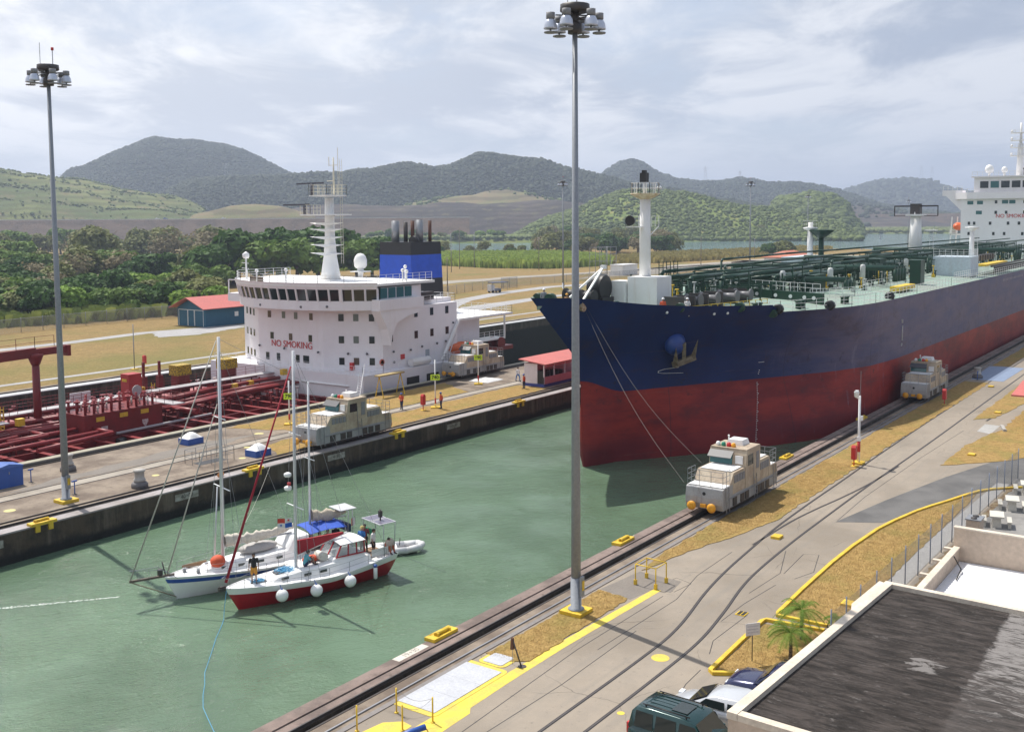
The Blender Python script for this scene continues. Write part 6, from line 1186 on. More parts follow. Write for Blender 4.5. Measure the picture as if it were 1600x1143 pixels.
# ---- gangway stand, hut, reel of hose, tarp
t = thing('gangway_stand', 'yellow trestle stand carrying a boarding platform beside the white tanker', 'stand', (89.5, 80.6, 0)); q = MB()
for x in (-1.9, 1.7): q.beam((x, 0, 2.4), (x - .3, -.9, 0), .08, .08); q.beam((x, 0, 2.4), (x + .3, .9, 0), .08, .08)
part(q, 'legs', yellow, t); part(MB().box(-2.3, 2.0, -.4, .4, 2.4, 2.55), 'platform', mat('platform_tan', (.42, .32, .14), .7), t)
t = thing('gangway', 'steep boarding ladder leaning from the wall to the tanker rail', 'gangway', (87.6, 83.0, 0)); q = MB(); q.ladder((-.9, .1, .1), (.9, 1.2, 2.6), .8, .3, .04, 0, (.3, 1, 0)); q.beam((-.9, -.4, 1.0), (.9, .7, 3.5), .05, .05); part(q, 'ladder', whiteclean, t)
pinkw = mat('hut_wall', (.80, .74, .78), .6, amt=.2); pinkred = mat('hut_pink', (.62, .22, .26), .6, amt=.3)
t = thing('track_hut', 'white and pink hut with red roof and open windows on the centre wall', 'hut', (103.8, 68.9, 0))
part(MB().box(0, 12, 0, 2.9, 0, .35), 'plinth', mat('hut_blue', (.05, .07, .30), .6), t); part(MB().box(0, 12, 2.75, 2.9, .351, 2.75), 'back_wall', pinkw, t); part(MB().box(.0, .12, 1.0, 2.74, .351, 2.75), 'end_wall', pinkw, t); part(MB().box(0, 12, 0, .12, .351, 1.2), 'low_wall', pinkred, t)
for x in (0, 2.2, 4.6, 7.0, 9.4, 11.85): part(MB().box(x, x + .15, -.005, .13, 1.201 if x > .1 else .351, 2.75), 'post', pinkw, t)
part(MB().box(.15, 12, .0, .12, 2.35, 2.74), 'lintel', pinkred, t); part(MB().box(.02, .1, .14, .98, .36, 1.9), 'doorway', black, t)
part(MB().add([(-.5, -.5, 2.72), (12.6, -.5, 2.72), (12.6, 3.4, 3.15), (-.5, 3.4, 3.15), (-.5, -.5, 2.84), (12.6, -.5, 2.84), (12.6, 3.4, 3.27), (-.5, 3.4, 3.27)], [(0, 3, 2, 1), (4, 5, 6, 7), (0, 1, 5, 4), (1, 2, 6, 5), (2, 3, 7, 6), (3, 0, 4, 7)]), 'roof', redroof, t)
[part(q_, 'cabinet', darksteel, t) for q_ in (MB().box(2.6, 3.6, 1.6, 2.4, .36, 1.6), MB().box(5, 6, 1.2, 2.4, .36, 1.4))]
g = [[(i * .42 + .1 * mnoise.noise(Vector((i, j, 0))), j * .5, .12 + .16 * abs(mnoise.noise(Vector((i * .8, j * .9, 5)))) if 0 < i < 8 and 0 < j < 6 else .0) for j in range(7)] for i in range(9)]
solo(MB().grid(g, 0, False, True), 'tarpaulin', mat('tarp_white', (.6, .6, .6), .6), 'crumpled white tarpaulin on the wall behind the pink hut', 'tarpaulin', None, (102.8, 76.6, .02))
t = thing('shelter_booth', 'red roofed blue and white booth cut off by the right edge of the picture', 'booth', (110.5, 16.2, 0)); part(MB().box(-.2, .2, .9, 1.3, 0, 2.4), 'corner_post', pinkw, t); part(MB().box(-.6, 3, -4, 1.2, 2.4, 3.0), 'fascia', bluep, t); part(MB().add([(-2.0, -5, 2.9), (-2.0, 2.3, 2.9), (4, 2.3, 3.5), (4, -5, 3.5), (-2.0, -5, 3.05), (-2, 2.3, 3.05), (4, 2.3, 3.65), (4, -5, 3.65)], [(0, 1, 2, 3), (7, 6, 5, 4), (0, 4, 5, 1), (1, 5, 6, 2), (2, 6, 7, 3), (3, 7, 4, 0)]), 'roof', redroof, t); part(MB().box(0, 3, -3.8, 1.1, .0, 1.0), 'low_wall', bluep, t)
for x, y, lb in ((107.0, 18.9, 'upper of two pale kerb blocks lying by the booth'), (105.9, 18.6, 'lower of two pale kerb blocks lying by the booth')): solo(MB().obox((0, 0, .12), (.55, .14, .12), R(20)), 'kerb_block', conc2, lb, 'block', 'pale kerb blocks', (x, y, 0))
# ---- near bank: cage, bollard posts, scraper arm, cable drum tail, yellow feet, drain
t = thing('pipe_cage', 'yellow pipe cage guarding a pit at the end of the yellow line', 'guard frame', (50.3, 26.45, 0))
q = [(-.55, .62), (.75, .62), (.65, -.65), (-.6, -.65)]
for x, y in q: part(MB().tube((x, y, 0), (x, y, 1.15), .035, None, 8), 'post', yellow, t); part(MB().obox((x, y, .14), (.075, .075, .14)), 'foot', yellow, t)
for a, b_ in zip(q, q[1:] + q[:1]): part(MB().tube(a + (1.15,), b_ + (1.15,), .03, None, 8), 'top_rail', yellow, t)
for x, y, lb in ((30.95, 27.85, 'yellow post at the corner of the grey hatch by the track'), (28.9, 28.1, 'yellow post at the bottom edge of the picture, leftmost'), (29.95, 26.65, 'yellow post in front of the yellow patch'), (31.15, 26.1, 'yellow post at the near corner of the grey hatch')):
    t = thing('guard_post', lb, 'post', (x, y, 0), 0, 'yellow chain posts by the hatch'); part(MB().tube((0, 0, 0), (0, 0, 1.05), .035, None, 8), 'post', yellow, t); part(MB().lathe([(.09, 0), (.09, .03), (.04, .05)], (0, 0, 0), 8), 'foot', yellow, t)
for a, b_, lb in (((30.95, 27.85, 1.0), (31.15, 26.1, 1.0), 'thin chain between the two posts across the hatch'), ((31.15, 26.1, 1.0), (29.95, 26.65, 1.0), 'thin chain from the hatch corner post to the post by the yellow patch')):
    a = Vector(a); b_ = Vector(b_); solo(MB().path([a.lerp(b_, i / 8) - Vector((0, 0, .28 * math.sin(math.pi * i / 8))) for i in range(9)], .008, 4), 'chain', steel, lb, 'chain', 'thin chains between the yellow posts')
t = thing('signal_arm', 'rusty upright lever on a slanted stay beside the small hatch', 'lever', (37.5, 26.2, 0)); part(MB().tube((0, 0, 0), (-.05, .42, 1.15), .035, None, 6), 'stay', darksteel, t); part(MB().obox((-.05, .44, .98), (.09, .07, .26), 0, 0, (.6, .6)), 'lever_head', mat('rust_pipe', (.12, .05, .03), .7), t); part(MB().tube((-.05, .44, .0), (-.05, .44, .75), .012, None, 5), 'rod', steel, t); part(MB().lathe([(.2, 0), (.2, .02)], (0, -.05, 0), 12), 'foot', darksteel, t)
t = thing('blue_hose', 'blue roll of material on a yellow frame at the bottom edge', 'roll', (29.0, 25.55, 0)); part(MB().tube((-.3, .35, .45), (.85, -.15, .55), .12, .12, 12), 'roll', bluep, t); part(MB().beam((.85, -.2, .5), (1.1, -.3, 0), .04, .04).beam((.5, 0, .4), (.5, 0, 0), .04, .04), 'frame', yellow, t)
for x, y, lb in ((93.3, 18.8, 'low yellow block by the asphalt road, nearer the track'), (132.5, 24.8, 'flat yellow block before the blue painted platform'), (115, 20.8, 'flat yellow block on the grass below the red roofed booth'), (53.2, 16.5, 'small yellow block on the dry grass above the palms'), (62.2, 23.8, 'small yellow block between the return rails')):
    solo(MB().obox((0, 0, .08), (.36, .28, .08)), 'ground_block', yellow, lb, 'block', 'low yellow blocks', (x, y, 0))
t = thing('drain_grate', 'yellow and black drain grate on the concrete near the palms', 'grate', (49.0, 20.55, 0)); part(MB().box(-.3, .3, -.25, .25, 0, .03), 'frame', yellow, t)
for i in range(2):
    for j in range(2): part(MB().box(-.26 + i * .28, -.02 + i * .28, -.2 + j * .22, -.04 + j * .22, .031, .045), 'slot', black, t)
for i, (x, y) in enumerate(((60.6, 68.5), (46.4, 76.9), (52.0, 71.6))): pass
dsc = MB()
for x, y, r in ((42.6, 73.7, .42), (38.4, 70.4, .4), (50.5, 70.6, .3), (66.2, 76.4, .45), (61.5, 72.6, .3), (58.4, 69.6, .3)): dsc.prism([(x + r * math.cos(k * .4488), y + r * math.sin(k * .4488)) for k in range(14)], 0, .006, 0, None, False)
struct(dsc, 'painted_markings', mat('faded_yellow', (.62, .55, .24), .8, amt=.5, scale=2))
solo(MB().tube((0, 0, 0), (.5, .2, .0), .16, .16, 10), 'orange_roll', mat('roll_orange', (.6, .25, .08), .7), 'orange roll lying on the centre wall above a distance plate', 'roll', None, (52.6, 65.5, .27))
solo(MB().prism(ragged([(69, 74.6), (96, 74.6), (100, 81.2), (66, 81.2)], .3, 1.0, 4), 0, .02, 0, None, False), 'dry_grass', DRY, 'dry grass patch', 'x'); bpy.data.objects['dry_grass.001']['kind'] = 'structure'
for k in ('label', 'category'): del bpy.data.objects['dry_grass.001'][k]
struct(MB().prism(ragged([(61, 68.2), (103.5, 68.0), (103.4, 72.6), (84, 72.4), (70, 72.7), (63, 71.8)], .25, .9, 7), 0, .02, 0, None, False), 'dry_grass', DRY)
struct(MB().prism(ragged([(40, 74.8), (57, 74.9), (66, 76.2), (60, 77.6), (44, 76)], .3, 1.2, 8), 0, .008, 0, None, False), 'stained_concrete_patch', mat('stain_conc', (.2, .175, .15), .85))

# ================================================================== FAR BANK BUILDINGS, FENCES, POLES
t = thing('teal_shed', 'teal blue shed with pink red roof and white framed doors on the far bank', 'shed', (128.9, 163.0, 0))
b = MB(); b.box(0, 16, 0, 8.4, 0, 3.6); b.add([(0, 0, 3.6), (0, 8.4, 3.6), (0, 4.2, 5.3), (.1, 0, 3.6), (.1, 8.4, 3.6), (.1, 4.2, 5.3)], [(0, 2, 1), (3, 4, 5)]); part(b, 'wall', teal, t)
for s in (-1, 1):
    y0_ = 4.2 + s * 5.2; rf_ = MB(); rf_.add([(-1.3, 4.2, 5.62), (16.5, 4.2, 5.62), (16.5, y0_, 3.55), (-1.3, y0_, 3.55), (-1.3, 4.2, 5.5), (16.5, 4.2, 5.5), (16.5, y0_, 3.43), (-1.3, y0_, 3.43)], [(0, 1, 2, 3), (7, 6, 5, 4), (3, 2, 6, 7), (0, 3, 7, 4), (1, 5, 6, 2)]); part(rf_, 'roof', redroof, t)
for y0_, y1_ in ((.6, 3.2), (3.3, 5.2), (5.3, 8.0)):
    f = MB(); f.box(-.06, -.01, y0_, y0_ + .08, .1, 3.1).box(-.06, -.01, y1_ - .08, y1_, .1, 3.1).box(-.06, -.01, y0_, y1_, 3.1, 3.2); part(f, 'door_frame', whiteclean, t)
part(MB().box(7, 7.9, -.05, -.01, 1.6, 2.5), 'window', whiteclean, t)
def b_link(t, P, m):
    v = t.map(P, (9, 9, 9)); s = t.n('ShaderNodeSeparateXYZ', {0: v}); q = t.math('ADD', s.outputs[0], s.outputs[1])
    a = t.math('PINGPONG', t.math('ADD', q, s.outputs[2]), .5); b_ = t.math('PINGPONG', t.math('SUBTRACT', q, s.outputs[2]), .5)
    f = t.math('MAXIMUM', t.math('LESS_THAN', a, .10), t.math('LESS_THAN', b_, .10))
    g = t.n('ShaderNodeBsdfPrincipled', {'Base Color': (.33, .34, .34, 1), 'Roughness': .5, 'Metallic': .4}); tr = t.n('ShaderNodeBsdfTransparent'); mx = t.n('ShaderNodeMixShader', {0: f, 1: tr.outputs[0], 2: g.outputs[0]}); t.n('ShaderNodeOutputMaterial', {0: mx.outputs[0]})
LINK = world_mat('chain_link', b_link)
def fence(pts, h, step, label, r=.04, top=True, link=True, group=None, postm=None):
    o = pts[0]; t = thing('chain_link_fence', label, 'fence', (o[0], o[1], 0), 0, group); postm = postm or steel
    q = MB(); acc = []
    for a, b_ in zip(pts[:-1], pts[1:]):
        L = math.dist(a, b_); k = max(1, round(L / step))
        for i in range(k): acc.append((a[0] + (b_[0] - a[0]) * i / k - o[0], a[1] + (b_[1] - a[1]) * i / k - o[1]))
    acc.append((pts[-1][0] - o[0], pts[-1][1] - o[1]))
    pm = MB().tube((0, 0, 0), (0, 0, h + .15), r, None, 6).mesh('fence_post', postm)
    for x, y in acc: part(pm, 'fence_post', None, t, None, (x, y, 0))
    if top:
        q = MB(); 
        for a, b_ in zip(acc[:-1], acc[1:]): q.tube(a + (h,), b_ + (h,), r * .55, None, 5, 0, False)
        part(q, 'top_rail', postm, t)
    if link: part(MB().grid([[(x, y, .05), (x, y, h)] for x, y in acc], 0, False), 'wire_mesh', LINK, t)
    return t
fence([(60, 179), (100, 184.3), (113.7, 185.8), (128, 186.5), (139, 184.5), (146, 186)], 2.6, 4.4, 'long chain link fence in front of the left bank woods', .06)
fence([(196, 172), (214.9, 175.5), (236, 181), (255, 184), (267, 182), (324, 175), (420, 168)], 2.4, 5.5, 'chain link fence along the far service road', .06)
pblue = mat('fence_blue_grey', (.20, .24, .33), .5, .2)
fence([(86.8, 14.15), (84.52, 14.2), (74.8, 14.45), (62.4, 14.66), (50, 14.9), (46, 15.0)], 2.2, 2.45, 'tall chain link fence beside the footpath on the near bank', .032, False, True, None, pblue)
t = thing('gate_frame', 'double chain link gate on the far service road', 'gate', (248, 179.5, 0)); q = MB()
for x in (0, 4, 8): q.tube((x, 0, 0), (x, 0, 3.2), .08, None, 6)
q.tube((0, 0, 3.1), (8, 0, 3.1), .05, None, 5).tube((0, 0, .2), (8, 0, .2), .05, None, 5); part(q, 'frame', steel, t); part(MB().grid([[(0, 0, .2), (0, 0, 3.1)], [(8, 0, .2), (8, 0, 3.1)]]), 'wire_mesh', LINK, t)
wood = mat('wood_pole', (.20, .17, .14), .8)
for i, (x, y, h_, lb) in enumerate([(231, 186, 9.5, 'dark utility pole nearest the blue banded funnel'), (318, 254, 15, 'utility pole, second from the funnel'), (341, 268, 17, 'tall utility pole, third from the funnel'), (353, 269.5, 15, 'pale utility pole, fourth from the funnel'), (347, 232.6, 13, 'lone utility pole before the reeds'), (305, 177, 11, 'utility pole left of the white container'), (380, 178, 13, 'utility pole behind the first pipes of the blue tanker'), (205, 285, 11, 'utility pole in the left woods'), (236, 262, 8, 'thin lamp post before the rounded tree clump'), (500, 205, 10, 'utility pole by the small lake trees')]):
    t = thing('utility_pole', lb, 'utility pole', (x, y, 0), 0, 'utility poles on the far bank'); part(MB().tube((0, 0, 0), (0, 0, h_), .17, .11, 7), 'pole', wood if i % 2 == 0 else steel, t); part(MB().beam((-.9, 0, h_ - .7), (.9, 0, h_ - .7), .1, .12), 'crossarm', wood, t)
t = thing('white_container', 'white box shaped transformer house behind the tanker forecastle', 'container', (328, 184, 0)); part(MB().box(0, 11, 0, 5, 0, 3.6), 'body', white, t); part(MB().box(-.2, 11.2, -.2, 5.2, 3.61, 3.8), 'roof', whiteclean, t)
t = thing('switchyard_frame', 'steel lattice switchyard frame beside the white transformer house', 'lattice frame', (322, 190, 0)); q = MB()
for x in (0, 4, 8, 12): q.tube((x, 0, 0), (x, 0, 10), .1, None, 5); q.tube((x, 4, 0), (x, 4, 10), .1, None, 5); q.tube((x, 0, 10), (x, 4, 10), .08, None, 4)
for z in (5, 7.5, 10): q.tube((0, 0, z), (12, 0, z), .08, None, 4); q.tube((0, 4, z), (12, 4, z), .08, None, 4)
part(q, 'lattice', steel, t)
t = thing('white_building', 'white building with red tiled roof behind the tanker pipes', 'building', (405, 150, 0)); part(MB().box(0, 22, 0, 12, 0, 4.2), 'wall', white, t); part(MB().prism([(-1, -1), (23, -1), (23, 13), (-1, 13)], 4.2, 4.4).add([(-1, -1, 4.4), (23, -1, 4.4), (23, 13, 4.4), (-1, 13, 4.4), (5, 6, 6.8), (17, 6, 6.8)], [(0, 1, 5, 4), (1, 2, 5), (2, 3, 4, 5), (3, 0, 4)]), 'roof', mat('orange_roof', (.50, .16, .09), .7, amt=.4), t)
t = thing('open_shed', 'open sided shed with dark sloping roof left of the red roofed building', 'shed', (372, 158, 0)); part(MB().add([(0, 0, 4.4), (26, 0, 3.2), (26, 10, 3.2), (0, 10, 4.4), (0, 0, 4.2), (26, 0, 3.0), (26, 10, 3), (0, 10, 4.2)], [(0, 1, 2, 3), (7, 6, 5, 4), (0, 4, 5, 1), (3, 2, 6, 7), (0, 3, 7, 4), (1, 5, 6, 2)]), 'roof', darksteel, t); part(MB().box(12, 26, 1, 9, 0, 3.1), 'wall', pinkw, t)
t = thing('service_cart', 'open service cart with a dark blue canopy parked on the far road', 'cart', (233.5, 171.5, 0), R(-20)); part(MB().box(-1.5, 1.8, -.9, .9, .5, 1.2), 'body', mat('cart_grey', (.25, .25, .28), .5), t); part(MB().box(-1.6, -.4, -.95, .95, .5, 2.2), 'cab', mat('cart_white', (.6, .6, .62), .5), t); part(MB().box(-1.3, 4.0, -1.2, 1.2, 2.75, 2.95), 'canopy', mat('canopy_navy', (.07, .09, .2), .5), t)
for x in (-1.2, 3.8):
    for y in (-1, 1): part(MB().tube((x, y, .6), (x, y, 2.75), .05, None, 5), 'canopy_post', steel, t)
for x in (-1.0, 1.3):
    for y in (-.9, .9): part(MB().lathe([(.38, -.12), (.38, .12)], (x, y, .4), 12, 0, True, 'y'), 'wheel', rubber, t)
# vehicles on the dam, transmission towers, channel buoy
for az_, lb, m_ in ((53.9, 'pale pickup parked on the dam crest road', whiteclean), (53.5, 'dark blue van parked on the dam crest road', bluep), (50.6, 'white pickup at the right end of the dam crest vehicles', whiteclean)):
    x, y = pol(az_, 1180); t = thing('parked_vehicle', lb, 'vehicle', (x, y, 22.95), R(az_ + 90), 'vehicles on the dam crest'); part(MB().box(-2.6, 2.6, -.9, .9, .4, 1.4).box(-.2, 1.6, -.85, .85, 1.4, 2.1), 'body', m_, t)
    for xx in (-1.7, 1.7): part(MB().lathe([(.4, -.95), (.4, .95)], (xx, 0, .4), 10, 0, True, 'y'), 'wheel', rubber, t)
def pylon(az_, d, z, h_, lb):
    x, y = pol(az_, d); t = thing('transmission_tower', lb, 'pylon', (x, y, z), R(az_ + 90), 'far transmission towers'); q = MB(); w0 = h_ * .12
    for sx in (-1, 1):
        for sy in (-1, 1): q.beam((sx * w0, sy * w0, 0), (sx * h_ * .02, sy * h_ * .02, h_), .35, .35)
    for k in range(6):
        z0_ = h_ * k / 6; z1_ = h_ * (k + 1) / 6; a = w0 + (h_ * .02 - w0) * k / 6; b_ = w0 + (h_ * .02 - w0) * (k + 1) / 6; q.beam((-a, -a, z0_), (b_, -b_, z1_), .2, .2); q.beam((a, -a, z0_), (-b_, -b_, z1_), .2, .2)
    for f in (.72, .84, .95): q.beam((-h_ * .14, 0, h_ * f), (h_ * .14, 0, h_ * f), .35, .35)
    part(q, 'lattice', mat('tower_grey', (.42, .43, .45), .6), t)
pylon(24.9, 2700, 112, 38, 'transmission tower on the ridge right of the white foremast'); pylon(23.1, 2700, 108, 30, 'smaller transmission tower further right on the same ridge'); pylon(14.1, 4200, 150, 60, 'first of the two tall far towers left of the white bridge'); pylon(13.6, 4200, 145, 60, 'second of the two tall far towers left of the white bridge'); pylon(58.4, 2400, 88, 34, 'faint tower on the slope left of the round hill'); pylon(50.4, 2050, 96, 34, 'faint tower on the right shoulder of the round hill'); pylon(22.9, 1900, 36, 34, 'tower standing before the quarry hill')
for az_, d, lb in ((16.9, 690, 'channel buoy floating on the lake near the shore point'), (16.0, 1150, 'small far channel marker on the lake')):
    x, y = pol(az_, d); t = thing('channel_buoy', lb, 'buoy', (x, y, -2.05), 0, 'channel buoys on the lake'); part(MB().lathe([(1.3, 0), (1.5, .6), (.6, 1.0), (.5, 3.6), (.3, 4.2), (.05, 4.6)], (0, 0, 0), 10), 'buoy_body', mat('buoy_grey', (.3, .33, .35), .6), t)
for x, y, h_, lb in ((126, 128.5, .3, 'pale concrete block on the far bank by the chamber edge'),): solo(MB().obox((0, 0, .3), (.8, .5, .3)), 'ground_block', conc2, lb, 'block', None, (x, y, 0))
# ================================================================== PEOPLE
def remesh(mb, name, m, vox=0.022, smooth=2):
    me = mb.mesh(name, m); o = bpy.data.objects.new('tmp', me); COL.objects.link(o)
    r = o.modifiers.new('r', 'REMESH'); r.mode = 'VOXEL'; r.voxel_size = vox; r.use_smooth_shade = True
    s = o.modifiers.new('s', 'SMOOTH'); s.iterations = smooth; s.factor = 0.5
    dg = bpy.context.evaluated_depsgraph_get(); out = bpy.data.meshes.new_from_object(o.evaluated_get(dg)); out.name = name
    bpy.data.objects.remove(o); bpy.data.meshes.remove(me)
    if not out.materials: out.materials.append(m)
    return out
def pose(kind):
    V = Vector; J = {}
    if kind in ('stand', 'work', 'walk'):
        J['pel'] = V((0, 0, .93)); J['chest'] = V((.02, 0, 1.32)); J['neck'] = V((.03, 0, 1.47)); J['head'] = V((.06, 0, 1.62))
        for s, sd in ((-1, 'r'), (1, 'l')):
            f = {'stand': .03, 'work': .10, 'walk': .22}[kind] * s
            J['hip' + sd] = V((0, s * .09, .90)); J['kn' + sd] = V((f + .05, s * .11, .50)); J['an' + sd] = V((f * 1.1, s * .12, .09)); J['toe' + sd] = V((f * 1.1 + .19, s * .14, .04))
            J['sh' + sd] = V((.01, s * .19, 1.40))
            if kind == 'work': J['el' + sd] = V((.12, s * .25, 1.16)); J['ha' + sd] = V((.34, s * .14, 1.08))
            else: J['el' + sd] = V((-.03, s * .26, 1.12)); J['ha' + sd] = V((.06 - f * .5, s * .27, .86))
    elif kind == 'sit':
        J['pel'] = V((0, 0, .14)); J['chest'] = V((.10, 0, .52)); J['neck'] = V((.15, 0, .66)); J['head'] = V((.20, 0, .80))
        for s, sd in ((-1, 'r'), (1, 'l')):
            J['hip' + sd] = V((.02, s * .10, .14)); J['kn' + sd] = V((.42, s * .16, .42)); J['an' + sd] = V((.55, s * .14, .07)); J['toe' + sd] = V((.73, s * .16, .03))
            J['sh' + sd] = V((.12, s * .19, .59)); J['el' + sd] = V((.24, s * .25, .34)); J['ha' + sd] = V((.42, s * .15, .44))
    return J
def limb(mb, a, b, r0, r1): mb.tube(a, b, r0, r1, 8); mb.ball(b, r1, 8, 6); mb.ball(a, r0, 8, 6)
PM = {}
def person_meshes(kind):
    if kind in PM: return PM[kind]
    J = pose(kind); b = MB(); V = Vector
    limb(b, J['pel'], J['chest'], .13, .14); limb(b, J['chest'], J['neck'], .12, .06); limb(b, J['neck'], J['head'] - V((.01, 0, .06)), .055, .055); b.ball(J['head'], .105, 12, 9, 0, (1.02, .82, 1.2)); b.ball(J['head'] + V((.105, 0, -.01)), .022, 6, 5)
    for s in (-1, 1): b.ball(J['head'] + V((0, s * .088, 0)), .024, 6, 4)
    for sd, s in (('r', -1), ('l', 1)):
        limb(b, J['hip' + sd], J['kn' + sd], .085, .055); limb(b, J['kn' + sd], J['an' + sd], .054, .038); limb(b, J['an' + sd], J['toe' + sd], .045, .032)
        limb(b, J['sh' + sd], J['el' + sd], .052, .040); limb(b, J['el' + sd], J['ha' + sd], .038, .028)
        d = (J['ha' + sd] - J['el' + sd]).normalized(); sdv = V((0, 1, 0)) if abs(d.y) < .8 else V((1, 0, 0)); sdv = (sdv - d * sdv.dot(d)).normalized(); nrm = d.cross(sdv)
        pa = J['ha' + sd]; limb(b, pa, pa + d * .07, .034, .034)
        for k, ln in enumerate((.065, .078, .072, .055)):
            q = pa + d * .08 + sdv * (k - 1.5) * .019; q2 = q + d * ln * .6; limb(b, q, q2, .0125, .0115); limb(b, q2, q2 + (d * .8 + nrm * .35 * s) * ln * .5, .0115, .010)
        q = pa + d * .02 - sdv * .03; limb(b, q, q + (d * .6 - sdv * .8) * .055, .0145, .012)
    body = remesh(b, 'body', skin, .019, 1)
    sh = MB(); limb(sh, J['pel'] + V((0, 0, .02)), J['chest'], .158, .168); limb(sh, J['chest'], J['neck'] - V((0, 0, .03)), .15, .085); 
    for sd in 'rl': limb(sh, J['sh' + sd], J['sh' + sd].lerp(J['el' + sd], .75), .072, .062)
    shirt = remesh(sh, 'shirt', skin, .022, 2)
    ls = MB(); limb(ls, J['pel'], J['chest'], .162, .170); limb(ls, J['chest'], J['neck'] - V((0, 0, .03)), .15, .085)
    for sd in 'rl': limb(ls, J['sh' + sd], J['el' + sd], .07, .056); limb(ls, J['el' + sd], J['ha' + sd].lerp(J['el' + sd], .1), .054, .042)
    longs = remesh(ls, 'shirt', skin, .022, 2)
    tr = MB(); limb(tr, J['pel'] + V((0, 0, .03)), J['pel'] - V((0, 0, .05)), .150, .150)
    for sd in 'rl': limb(tr, J['hip' + sd], J['kn' + sd], .110, .074); limb(tr, J['kn' + sd], J['an' + sd] + V((0, 0, .02)), .074, .06)
    trous = remesh(tr, 'trousers', skin, .022, 2)
    so = MB(); limb(so, J['pel'] + V((0, 0, .03)), J['pel'] - V((0, 0, .05)), .150, .150)
    for sd in 'rl': limb(so, J['hip' + sd], J['hip' + sd].lerp(J['kn' + sd], .8), .112, .092)
    shorts = remesh(so, 'shorts', skin, .022, 2)
    ha = MB(); ha.ball(J['head'] + V((-.018, 0, .03)), .112, 12, 9, 0, (1, .88, 1.1)); ha.v = [v if v[2] > J['head'].z - .03 or v[0] < J['head'].x - .02 else (J['head'].x - .02, v[1] * .8, v[2]) for v in ha.v]
    hairm = ha.mesh('hair', hair)
    he = MB(); he.lathe([(.155, 0), (.125, .015), (.12, .06), (.08, .12), (.01, .14)], J['head'] + V((.0, 0, .035)), 14); helm = he.mesh('hard_hat', whiteclean)
    bo = MB()
    for sd in 'rl': limb(bo, J['an' + sd] - V((0, 0, .02)), J['toe' + sd], .058, .045)
    boots = bo.mesh('shoes', black); PM[kind] = (body, shirt, longs, trous, shorts, hairm, helm, boots); return PM[kind]
def cloth(name, c): return mat('cloth_' + name, c, .85, amt=.3, scale=8)
def person(kind, loc, yaw, label, top, bottom, cover='hair', shorts=False, long=False, group=None, vest=None, sc=1.0, hc=None):
    body, shirt, longs, trous, short, hairm, helm, boots = person_meshes(kind)
    t = thing('person', label, 'person', loc, R(yaw), group); t.scale = (sc,) * 3; part(body, 'body', None, t)
    def cl(me, name, m): o = part(me, name, None, t); o.material_slots[0].link = 'OBJECT'; o.material_slots[0].material = m
    if top: cl(longs if long else shirt, 'shirt', top)
    cl(short if shorts else trous, 'shorts' if shorts else 'trousers', bottom); cl(boots, 'shoes', black)
    if cover == 'hair': cl(hairm, 'hair', hair)
    elif cover: cl(helm, 'hard_hat' if hc is None else 'hat', hc or whiteclean)
    return t
navy = cloth('navy', (.02, .03, .08)); cwhite = cloth('white', (.7, .68, .66)); cred = cloth('orange_red', (.65, .10, .04)); cblk = cloth('black', (.02, .02, .022)); cbl = cloth('blue', (.04, .16, .42)); cor = cloth('orange', (.62, .28, .04)); ctq = cloth('turquoise', (.12, .38, .45)); cbr = cloth('maroon', (.18, .05, .05)); cgr = cloth('grey', (.3, .3, .33))
G1 = 'line handlers on the centre wall'
person('work', (83.3, 73.5, .02), 200, 'person in orange vest and blue helmet bending over the return rail', cred, navy, 'helmet', False, True, G1, hc=bluep)
person('stand', (85.9, 70.2, .02), 160, 'person in white and orange top and dark trousers beside the 740 sign', cred, navy, 'helmet', False, True, G1, hc=bluep)
person('stand', (101.6, 70.3, .02), 100, 'person in red vest standing at the door end of the pink hut', cred, navy, 'helmet', False, True, G1, hc=bluep)
person('walk', (106.0, 74.3, .02), 250, 'person in white shirt and blue jeans walking before the white tarpaulin', cwhite, cbl, 'hair', False, True, G1)
G2 = 'deck crew on the tanker forecastle'
person('stand', (73.2, 48.6, 12.5), 240, 'person in pale overalls and white hard hat at the very tip of the tanker bow', cgr, cgr, 'helmet', False, True, G2)
person('work', (80.0, 50.6, 11.6), 200, 'person in tan overalls by the yellow guard left of the davit', cloth('tan', (.35, .2, .1)), cloth('tan', (.35, .2, .1)), 'helmet', False, True, G2, hc=oran)
person('stand', (83.6, 42.8, 11.25), 220, 'person in orange overalls and white hard hat beside the white mast house', cred, cred, 'helmet', False, True, G2)
person('work', (86.0, 41.6, 11.15), 220, 'person in white overalls bending at the tanker bulwark before the winch', cwhite, cwhite, 'helmet', False, True, G2)

